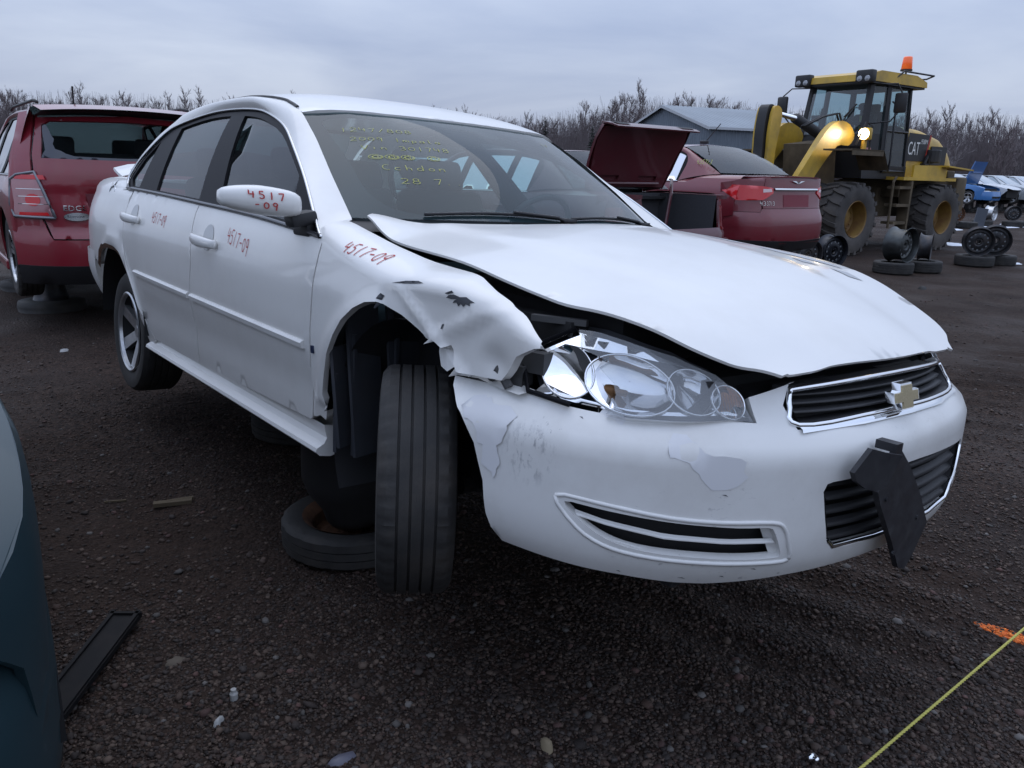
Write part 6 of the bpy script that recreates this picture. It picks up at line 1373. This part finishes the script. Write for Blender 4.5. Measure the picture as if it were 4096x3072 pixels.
b = MB(); b.prism(bk_, -1.35, -1.30, 'xz'); b.prism(bk_, 1.30, 1.35, 'xz'); n = 6
for i in range(5): (x0, z0), (x1, z1) = bk_[i], bk_[i + 1]
b.add([(3.05, -1.35, .2), (3.05, 1.35, .2), (3.2, 1.35, 1.0), (3.2, -1.35, 1.0)], [(0, 1, 2, 3)]); b.box((3.5, 0, .06), (1.0, 2.7, .05)); b.build('bucket', YELM, ld_)
# cab
CX0, CX1, CY = -.78, .72, .70
def cabx(z): return CX1 + .10 * (z - 1.3) / 1.8 * 0 + np.interp(z, [1.2, 2.0, 3.1], [0, .05, -.10])
b = MB(); b.prism([(CX0, 1.15), (.72, 1.15), (.80, 1.75), (.76, 1.98), (.30, 1.98), (.30, 1.40), (CX0, 1.40)], -.72, .72, 'xz'); b.build('cab_base', BLK, ld_)
b = MB()
pil = {'fl': [(.76, .66, 1.95), (.62, .62, 3.08)], 'fr': [(.76, -.66, 1.95), (.62, -.62, 3.08)], 'rl': [(-.78, .66, 1.3), (-.72, .60, 3.08)], 'rr': [(-.78, -.66, 1.3), (-.72, -.60, 3.08)], 'ml': [(.16, .71, 1.3), (.10, .64, 3.08)], 'mr': [(.16, -.71, 1.3), (.10, -.64, 3.08)]}
for k_, P in pil.items():
    pb_ = MB(); pb_.tube(P, .075 if k_ in ('fl', 'fr') else .055, 6); pb_.build('cab_pillar', BLK, ld_)
def quad(name, P, m, par): return mk(name, P, [(0, 1, 2, 3)], m, par, False)
cabw = quad('windscreen', [(.80, .62, 1.97), (.80, -.62, 1.97), (.665, -.58, 3.06), (.665, .58, 3.06)], LGL, ld_)
quad('cab_rear_window', [(-.79, .62, 1.7), (-.79, -.62, 1.7), (-.73, -.56, 3.02), (-.73, .56, 3.02)], LGL, ld_)
for s in (1, -1):
    quad('side_window', [(.70, s * .68, 2.0), (.22, s * .72, 1.55), (.15, s * .655, 3.04), (.60, s * .63, 3.04)], LGL, ld_)
    dr = quad('cab_door_window', [(.10, s * .725, 1.35), (-.72, s * .70, 1.35), (-.68, s * .625, 3.02), (.06, s * .655, 3.02)], LGL, ld_)
    b = MB(); b.tube([(.10, s * .73, 1.3), (-.72, s * .71, 1.3), (-.69, s * .63, 3.03), (.06, s * .66, 3.03), (.10, s * .73, 1.3)], .035, 5); b.tube([(.08, s * .71, 2.05), (-.71, s * .69, 2.05)], .02, 5); b.build('door_frame', BLK, dr)
    b = MB(); b.tube([(.02, s * .82, 1.3), (.06, s * .86, 1.5), (.02, s * .80, 2.6), (-.02, s * .70, 2.7)], .02, 6); b.build('grab_rail', BLK, ld_)
rfp = [(.92, 3.10), (.90, 3.22), (.60, 3.30), (-.60, 3.30), (-.98, 3.20), (-1.0, 3.10)]
b = MB(); b.prism(rfp, -.78, .78, 'xz'); b.build('cab_roof', YEL, ld_)
b = MB(); b.box((-.04, 0, 3.085), (1.86, 1.50, .06)); b.build('roof_lining', BLK, ld_)
for y0 in (.66, -.66):
    lb_ = MB(); lb_.box((.90, y0, 3.17), (.16, .34, .24), bev=.03); hb_ = autosmooth(lb_.build('work_lamp_housing', BLK, ld_))
    for dy in (-.08, .08):
        q = MB(); q.lathe([(.001, .99), (.05, .985), (.065, .97), (.065, .95)], 14, c=(0, y0 + dy, 3.13), axis='x'); q.build('work_lamp', mat('lamp_glass_grey', (.35, .36, .38), .15, metal=.5), hb_)
b = MB(); b.lathe([(.07, 3.42), (.10, 3.44), (.085, 3.66), (.075, 3.68), (.001, 3.68)], 16, c=(-.62, .52, 0), axis='z'); bc2 = b.build('beacon', mat('orange_beacon', (.80, .14, .03), .25, coat=.6, emit=(.9, .13, .02), estr=.25), ld_, True)
b = MB(); b.tube([(-.62, .52, 3.22), (-.62, .52, 3.43)], .02, 6); b.lathe([(.11, 3.41), (.11, 3.44)], 14, c=(-.62, .52, 0), axis='z', cap=True); b.build('beacon_stem', BLK, bc2)
b = MB(); b.tube([(.10, .76, 3.20), (-.10, .80, 3.34), (-1.15, .80, 3.34), (-1.25, .6, 3.30), (-1.25, -.6, 3.30), (-1.0, -.74, 3.25)], .018, 6); b.build('roof_rail', BLK, ld_)
for s in (1, -1):
    m_ = MB(); m_.box((.95 if s < 0 else .35, s * 1.08, 2.62), (.08, .24, .46), bev=.04); mo = autosmooth(m_.build('mirror', BLK, ld_))
    for w__ in (1, 0):
        a_ = MB()
        if w__: a_.tube([(.62, s * .66, 3.05), (.78 if s < 0 else .42, s * 1.02, 3.05), (.95 if s < 0 else .35, s * 1.08, 2.85)], .016, 5)
        else: a_.tube([(.70, s * .68, 2.15), (.80 if s < 0 else .45, s * .98, 2.2), (.95 if s < 0 else .35, s * 1.06, 2.42)], .016, 5)
        a_.build('mirror_arm', BLK, mo)
    r_ = MB(); r_.tube([(.90, s * .92, 1.66), (.90, s * .92, 2.1), (1.0, s * .86, 2.16), (1.15, s * .80, 1.75)], .02, 6); r_.build('handrail', BLK, ld_)
    h_ = MB(); h_.box((.98, s * .86, 1.95), (.12, .22, .22), bev=.03); hb_ = autosmooth(h_.build('headlamp_housing', YEL, ld_)); h_ = MB(); h_.tube([(.96, s * .84, 1.64), (.96, s * .84, 1.86)], .05); h_.build('headlamp_post', YEL, hb_)
    q = MB(); q.lathe([(.001, 1.085), (.06, 1.08), (.095, 1.06), (.10, 1.03)], 18, c=(0, s * .86, 1.95), axis='x')
    q.build('headlamp_glass', mat('lit_headlamp', (1, .9, .7), .3, emit=(1.0, .80, .48), estr=24.) if s > 0 else mat('unlit_headlamp', (.4, .4, .42), .2), hb_)
hl_d = bpy.data.lights.new('headlamp_light', 'SPOT'); hl_d.energy = 60; hl_d.color = (1, .82, .55); hl_d.spot_size = math.radians(100); hl_d.spot_blend = .8; hl_d.shadow_soft_size = .08
hl_o = bpy.data.objects.new('headlamp_light', hl_d); COL.objects.link(hl_o); hl_o.parent = ld_; hl_o.location = (1.12, .86, 1.95); hl_o.rotation_euler = (0, -PI / 2 + .12, 0)
wp = MB(); wp.tube([(.81, .1, 2.0), (.78, .35, 2.45)], .012, 5); wp.tube([(.80, .25, 2.3), (.75, .45, 2.6)], .018, 5); wp.build('cab_wiper', BLK, ld_)
sq = MB(); sq.box((.726, .0, 0), (.001, .001, .001)); 
b = MB(); b.box((.64, .735, 1.62), (.16, .012, .20)); b.build('warning_sticker', mat('warning_sticker', (.55, .25, .22), .6), ld_)
b = MB(); b.box((-.25, 0, 1.75), (.5, .55, .15), bev=.04); b.box((-.50, 0, 2.15), (.14, .52, .75), bev=.05); b.box((-.52, 0, 2.62), (.10, .3, .2), bev=.04); autosmooth(b.build('operator_seat', BLK, ld_))
b = MB(); b.tube([(.50, 0, 1.9), (.36, 0, 2.16)], .03); b.tube([(.36 + .05 * math.cos(a), .2 * math.cos(a), 2.16 + .2 * math.sin(a) * .6) for a in np.linspace(0, 2 * PI, 20)], .018, 6); b.build('steering_wheel', BLK, ld_)
b = MB(); b.box((.68, -.45, 2.30), (.03, .20, .16)); b.build('cab_monitor', BLK, ld_)
# operator
def person():
    bm = bmesh.new(); sk = bm.verts.layers.skin.verify()
    J = {'pel': ((-.25, 0, 1.92), .15), 'sto': ((-.30, 0, 2.08), .15), 'che': ((-.30, 0, 2.28), .165), 'nec': ((-.27, 0, 2.44), .065), 'hea': ((-.22, 0, 2.53), .085), 'top': ((-.21, 0, 2.64), .09), 'fac': ((-.13, 0, 2.55), .05),
         'lsh': ((-.28, .19, 2.38), .075), 'lel': ((-.08, .26, 2.16), .055), 'lwr': ((.20, .16, 2.20), .042), 'lha': ((.30, .13, 2.21), .045), 'rsh': ((-.28, -.19, 2.38), .075), 'rel': ((-.08, -.26, 2.16), .055), 'rwr': ((.20, -.16, 2.20), .042), 'rha': ((.30, -.13, 2.21), .045),
         'lhi': ((-.20, .10, 1.88), .10), 'lkn': ((.22, .14, 1.92), .075), 'lan': ((.32, .14, 1.56), .05), 'lfo': ((.45, .14, 1.50), .045), 'rhi': ((-.20, -.10, 1.88), .10), 'rkn': ((.22, -.14, 1.92), .075), 'ran': ((.32, -.14, 1.56), .05), 'rfo': ((.45, -.14, 1.50), .045)}
    vv = {}
    for k, (c, r) in J.items(): v = bm.verts.new(c); v[sk].radius = (r, r); v[sk].use_root = (k == 'pel'); vv[k] = v
    for a, c in (('pel', 'sto'), ('sto', 'che'), ('che', 'nec'), ('nec', 'hea'), ('hea', 'top'), ('hea', 'fac'), ('che', 'lsh'), ('lsh', 'lel'), ('lel', 'lwr'), ('lwr', 'lha'), ('che', 'rsh'), ('rsh', 'rel'), ('rel', 'rwr'), ('rwr', 'rha'), ('pel', 'lhi'), ('lhi', 'lkn'), ('lkn', 'lan'), ('lan', 'lfo'), ('pel', 'rhi'), ('rhi', 'rkn'), ('rkn', 'ran'), ('ran', 'rfo')): bm.edges.new((vv[a], vv[c]))
    me = bpy.data.meshes.new('person'); bm.to_mesh(me); bm.free(); o = bpy.data.objects.new('person', me); COL.objects.link(o)
    o.modifiers.new('skin', 'SKIN'); s = o.modifiers.new('sub', 'SUBSURF'); s.levels = 1; s.render_levels = 1; me.materials.append(mat('dark_work_clothes', (.028, .03, .034), .9))
    tag(o, 'operator in dark work clothes seated in the loader cab', 'person')
    hh = MB(); hh.lathe([(.10, 2.56), (.112, 2.60), (.105, 2.68), (.07, 2.72), (.001, 2.73)], 14, c=(-.20, 0, 0), axis='z'); hh.box((-.08, 0, 2.60), (.12, .16, .015)); ht = hh.build('cap', mat('dark_cap', (.03, .03, .028), .9), o, True)
    v_ = MB(); v_.box((-.13, 0, 2.26), (.02, .05, .30)); v_.build('reflective_stripe', mat('hivis', (.35, .38, .12), .7), o)
    o.location = ld_.location; o.rotation_euler = ld_.rotation_euler; o.scale = ld_.scale
person()
def lift_body(o):
    """the machine sits high on its axles: raise frame and deck, keep the roof height"""
    if o.name.split('.')[0] == 'wheel': return
    if o.type == 'MESH':
        n = len(o.data.vertices); co = np.zeros(n * 3); o.data.vertices.foreach_get('co', co); co = co.reshape(-1, 3)
        co[:, 2] = np.interp(co[:, 2], [-1, .3, 1.1, 2.2, 3.1, 3.7], [-1, .3, 1.33, 2.42, 3.12, 3.70]); o.data.vertices.foreach_set('co', co.ravel()); o.data.update()
    for c in o.children: lift_body(c)
lift_body(ld_); lift_body(bpy.data.objects['person']); hl_o.location.z = 2.17
# print 938M side plate already placed

# ================================================================== metal barn
BARN = mat('barn_cladding', (.17, .20, .235), .6, metal=.3, vary=.15, vscale=.8, rvar=.1); BROOF = mat('barn_roof_sheet', (.20, .235, .27), .5, metal=.4, vary=.1, vscale=.5); TRIM = mat('barn_trim', (.48, .50, .52), .5)
br = empty('metal_barn', (9.15, 53, 0), label='grey-blue corrugated metal barn with low gable roof before the trees', cat='barn'); br.rotation_euler = (0, 0, math.atan2(.327, .945))
HWB, ZR, ZE, LB = 5.5, 5.55, 4.1, 9.0
def ribbed(name, P0, U, Wd, topf, m, par, step=.25):
    """wall of vertical ribs along U from P0; topf gives the height"""
    n = int(Wd / step) * 4; V = []; N = np.cross(U, [0, 0, 1.])
    for i in range(n + 1):
        t = Wd * i / n; q = i % 4; off = .035 if q in (1, 2) else 0; p = np.array(P0) + np.array(U) * t + N * off; V += [(p[0], p[1], -.3), (p[0], p[1], topf(t))]
    return mk(name, V, [(2 * i, 2 * i + 2, 2 * i + 3, 2 * i + 1) for i in range(n)], m, par, False)
ribbed('gable_wall', (0, -HWB, 0), (0, 1, 0), 2 * HWB, lambda t: ZE + (ZR - ZE) * (1 - abs(t - HWB) / HWB) - .03, BARN, br)
ribbed('gable_wall', (LB, HWB, 0), (0, -1, 0), 2 * HWB, lambda t: ZE + (ZR - ZE) * (1 - abs(t - HWB) / HWB) - .03, BARN, br)
ribbed('side_wall', (LB, -HWB, 0), (-1, 0, 0), LB, lambda t: ZE - .02, BARN, br); ribbed('side_wall', (0, HWB, 0), (1, 0, 0), LB, lambda t: ZE - .02, BARN, br)
for s in (-1, 1):
    V = []; n = int(LB / .3) * 4
    for i in range(n + 1): x = -.25 + (LB + .5) * i / n; off = .03 if i % 4 in (1, 2) else 0; V += [(x, 0, ZR + .02 + off), (x, s * (HWB + .25), ZE - .05 + off)]
    rfo = mk('roof_slope', V, [(2 * i, 2 * i + 2, 2 * i + 3, 2 * i + 1) for i in range(n)], BROOF, br, False)
    b = MB(); b.add([(-.27, 0, ZR + .03), (-.27, s * (HWB + .27), ZE - .04), (-.27, s * (HWB + .27), ZE - .20), (-.27, 0, ZR - .13)], [(0, 1, 2, 3)]); b.add([(-.27, s * (HWB + .27), ZE - .02), (LB + .27, s * (HWB + .27), ZE - .02), (LB + .27, s * (HWB + .27), ZE - .16), (-.27, s * (HWB + .27), ZE - .16)], [(0, 1, 2, 3)]); b.build('roof_edge_trim', TRIM, rfo)
b = MB(); b.box((-.25, -HWB + .3, 3.0), (.18, .12, .14)); b.box((-.22, -HWB + .3, 2.85), (.25, .25, .1)); b.build('wall_lamp', mat('lamp_white', (.6, .6, .6), .5), br)

# ================================================================== bare trees
BARK = mat('hazed_bark', (.15, .13, .125), .95, vary=.3, vscale=1.5); TWIG = mat('hazed_twigs', (.19, .155, .155), .95); TWIG2 = mat('hazed_pale_twigs', (.27, .24, .24), .95)  # bark and twig colours lightened to stand in for distance haze
def ribbon(V, Fc, a, b, w0, w1, R):
    d = b - a; s = np.cross(d, R.normal(size=3)); s /= np.linalg.norm(s) + 1e-9; k = len(V); V += [a + s * w0, a - s * w0, b - s * w1, b + s * w1]; Fc.append((k, k + 1, k + 2, k + 3))
def tree_meshes(seed, H, spread, poplar):
    R = np.random.RandomState(seed); tr = MB(); P = [np.array([0, 0, -.3])]; top = H * .86
    for k in range(1, 7): P.append(np.array([R.normal(0, .05) * k * .5, R.normal(0, .05) * k * .5, top * k / 6]))
    tr.tube(P, .055 + .006 * H, 6, r2=.018); pc = interp_curve(P); V = []; Fc = []
    for k in range(46 if poplar else 38):
        t = R.uniform(.16, .98); a = pc(t); an = R.uniform(0, 6.28); L = spread * H * R.uniform(.45, 1.1) * (1.15 - t * .75); up = R.uniform(1.2, 2.6) if poplar else R.uniform(.6, 1.7)
        d = np.array([math.cos(an), math.sin(an), up]); d /= np.linalg.norm(d); b = a + d * L
        if k % 3 == 0: tr.tube([a, (a + b) / 2 + R.normal(0, .04, 3), b], .024, 3, r2=.010, cap=False)
        else: ribbon(V, Fc, a, b, .018, .009, R)
        for j in range(8):
            q = R.uniform(.2, 1.); c = a + (b - a) * q; d2 = d + R.normal(0, .38, 3); d2[2] += .5; d2 /= np.linalg.norm(d2); e = c + d2 * L * R.uniform(.25, .6); ribbon(V, Fc, c, e, .0125, .006, R)
            for _ in range(4): f = c + (e - c) * R.uniform(.2, 1); d3 = d2 + R.normal(0, .45, 3); d3[2] += .4; d3 /= np.linalg.norm(d3); ribbon(V, Fc, f, f + d3 * L * R.uniform(.12, .36), .009, .004, R)
    return tr, V, Fc
KINDS = []
for k in range(8):
    H = [8.5, 7.2, 9.2, 6.5, 5.6, 7.8, 6.9, 8.0][k]; tr, V, Fc = tree_meshes(100 + k, H, [.20, .26, .17, .28, .30, .19, .24, .22][k], k in (0, 2, 5))
    t0 = tr.build('trunk', BARK, None, True); c0_ = mk('crown', V, Fc, TWIG2 if k in (2, 6) else TWIG, None, False); KINDS.append((t0.data, c0_.data)); bpy.data.objects.remove(t0); bpy.data.objects.remove(c0_)
NM = ['tall narrow bare poplar', 'spreading bare tree', 'tall pale bare poplar', 'low broad bare tree', 'short bushy bare tree', 'slim bare poplar', 'pale spreading bare tree', 'tall rounded bare tree']
def tree(x, y, k, sc, rz, where):
    t = empty('bare_tree', (x, y, -.05), rz, label=NM[k] + ' ' + where, cat='tree', group=NM[k] + 's ' + where); t.scale = (sc,) * 3
    for nm, me in (('trunk', KINDS[k][0]), ('crown', KINDS[k][1])): o = bpy.data.objects.new(nm, me); COL.objects.link(o); o.parent = t
RT = np.random.RandomState(12)
for i in range(285):
    az = -37 + 76 * (i + RT.uniform(-.4, .4)) / 285; d = RT.uniform(74, 104); x, y = d * math.sin(math.radians(az)), d * math.cos(math.radians(az))
    if 8 < x < 20 and y < 64: continue
    env = np.interp(az, [-37, -25, -12, 0, 3, 6, 10, 14, 18, 27, 32, 39], [1.0, 1.05, 1.0, .95, 1.0, 1.25, 1.25, 1.2, 1.1, 1.1, .98, .92]) * RT.uniform(.78, 1.12) * d / 92
    k = RT.randint(0, 8); where = 'beyond the red SUV' if az < -12 else ('behind the metal barn' if 3 < az < 20 else ('on the wood edge beyond the far cars' if az >= 20 else 'beyond the white sedan'))
    tree(x, y, k, env * 1.0 * (8.0 / [8.5, 7.2, 9.2, 6.5, 5.6, 7.8, 6.9, 8.0][k]) ** .5, RT.uniform(0, 6.28), where)
# thicket behind and below the trees: one brushy mass
R = np.random.RandomState(3); N = 150000; az = np.radians(R.uniform(-40, 42, N)); d = R.uniform(78, 118, N)
env = np.interp(np.degrees(az), [-40, -20, -10, 0, 3, 7, 12, 18, 22, 30, 42], [6.4, 6.6, 6.4, 6.2, 6.6, 8.2, 8.2, 7.4, 7.2, 6.8, 6.2]) * (d / 95)
x, y = d * np.sin(az), d * np.cos(az); h = env * R.uniform(.35, 1.12, N); w = R.uniform(.010, .028, N); z0 = R.uniform(-.2, .45, N) * h * .8; lx = R.normal(0, .22, N) * h * .5
c_, s_ = np.cos(az), -np.sin(az)
z1 = np.minimum(z0 + h * R.uniform(.4, .9, N), h * 1.05); z0 = np.maximum(z0, -.2)
V = np.stack([np.stack([x - w * c_, y - w * s_, z0], 1), np.stack([x + w * c_, y + w * s_, z0], 1), np.stack([x + lx + w * .35 * c_, y + w * .35 * s_, z1], 1), np.stack([x + lx - w * .35 * c_, y - w * .35 * s_, z1], 1)], 1).reshape(-1, 3)
th = mk('thicket', V, np.arange(4 * N).reshape(-1, 4), mat('thicket_brush', (.135, .112, .112), .95, vary=.4, vscale=.25), None, False); tag(th, 'dense brown leafless thicket along the yard edge', kind='stuff')
def conifer(x, y, H, label):
    t = empty('spruce_tree', (x, y, 0), label=label, cat='tree'); b = MB(); b.tube([(0, 0, -.2), (0, 0, H)], .10, 6, r2=.02); b.build('trunk', BARK, t); R = np.random.RandomState(int(H * 10)); V = []; Fc = []
    for k in range(420):
        q = R.uniform(.08, 1) ; z = H * q; L = (1 - q) * H * .24 + .12; a = R.uniform(0, 6.28); e = np.array([L * math.cos(a), L * math.sin(a), z - L * .25]); s = np.array([0, 0, z]); n_ = np.array([-math.sin(a), math.cos(a), 0]) * L * .28; k0 = len(V); V += [s, s * .35 + e * .65 + n_, e, s * .35 + e * .65 - n_]; Fc.append((k0, k0 + 1, k0 + 2, k0 + 3))
    mk('crown', V, Fc, mat('spruce_needles', (.018, .030, .022), .9), t, False)
conifer(2.2, 70, 5.7, 'small dark spruce showing over the white sedan roof'); conifer(9.4 * .62, 66, 5.0, 'dark spruce before the thicket beside the open boot lid')

# ================================================================== far row of stripped cars on the right
far = [('blue', 22.7, 40.0, mat('sky_blue_paint', (.06, .20, .48), .35, coat=.6), 'blue stripped car with raised hood beside the loader'), ('white', 24.6, 41.4, mat('far_white', (.62, .64, .66), .35, coat=.6), 'white stripped car with open black nose next to the blue car'), ('silver', 26.55, 42.8, SILVER, 'silver saloon in the far row between two white cars'), ('white', 28.5, 44.2, mat('far_white'), 'white hatchback between the silver saloon and the grey car'), ('grey', 30.4, 45.6, mat('far_grey', (.30, .32, .34), .4, coat=.5), 'grey saloon in the far row before the dark red car'), ('red', 32.4, 47.0, RED, 'dark red car at the end of the far row'), ('white', 34.3, 48.4, mat('far_white'), 'white car beyond the dark red car of the far row')]
for nm, x, y, m_, lb in far:
    f_, Kf = gen_car('stripped_car', m_, lb, lod=0, front=(nm not in ('white',)), glassm=mat('far_car_glass', (.30, .36, .40), .08, coat=1.), wheels='alloy', hooddrop=True if nm == 'blue' else None)
    put(f_, (x, y), Kf, 144, .38, ref=(.3, 0, 0)); f_['group'] = 'stripped cars in the far row'
    panel('boot_panel', [(-.84, .30), (.84, .30), (.82, 1.02), (-.82, 1.02)], Kf['rf'], m_, f_, .2, flange=.02, out=(-1, 0, 0))
    car_stands(f_, Kf, .38, 2.76, ('far ' + lb.split(' with')[0].split(' in the')[0].split(' between')[0].split(' at the')[0].split(' beyond')[0] + (' with open nose' if 'open black' in lb else ''), 'stands under the far cars'))
    if nm == 'blue':
        b = MB(); b.add([(0, -.7, 0), (0, .7, 0), (.35, .62, 1.05), (.35, -.62, 1.05)], [(0, 1, 2, 3)]); b.add([(0, -.7, .0), (-.05, -.70, .05), (.30, -.60, 1.08), (.35, -.62, 1.05)], [(0, 1, 2, 3)]); b.box((.2, 0, .55), (.03, .9, .06)); ho_ = b.build('raised_hood', BLUE, f_); ho_.location = (-.35, 0, .98)
# rooftops of more wrecks behind the maroon saloon
f_, Kf = gen_car('background_car', SILVER, 'silver car whose roof shows behind the maroon saloon', lod=0, glassm=mat('far_car_glass'), wheels='steel'); put(f_, (4.1, 15.3), Kf, HEAD, .42); car_stands(f_, Kf, .42, 2.76, ('silver car behind the maroon saloon', 'stands under the background car'))
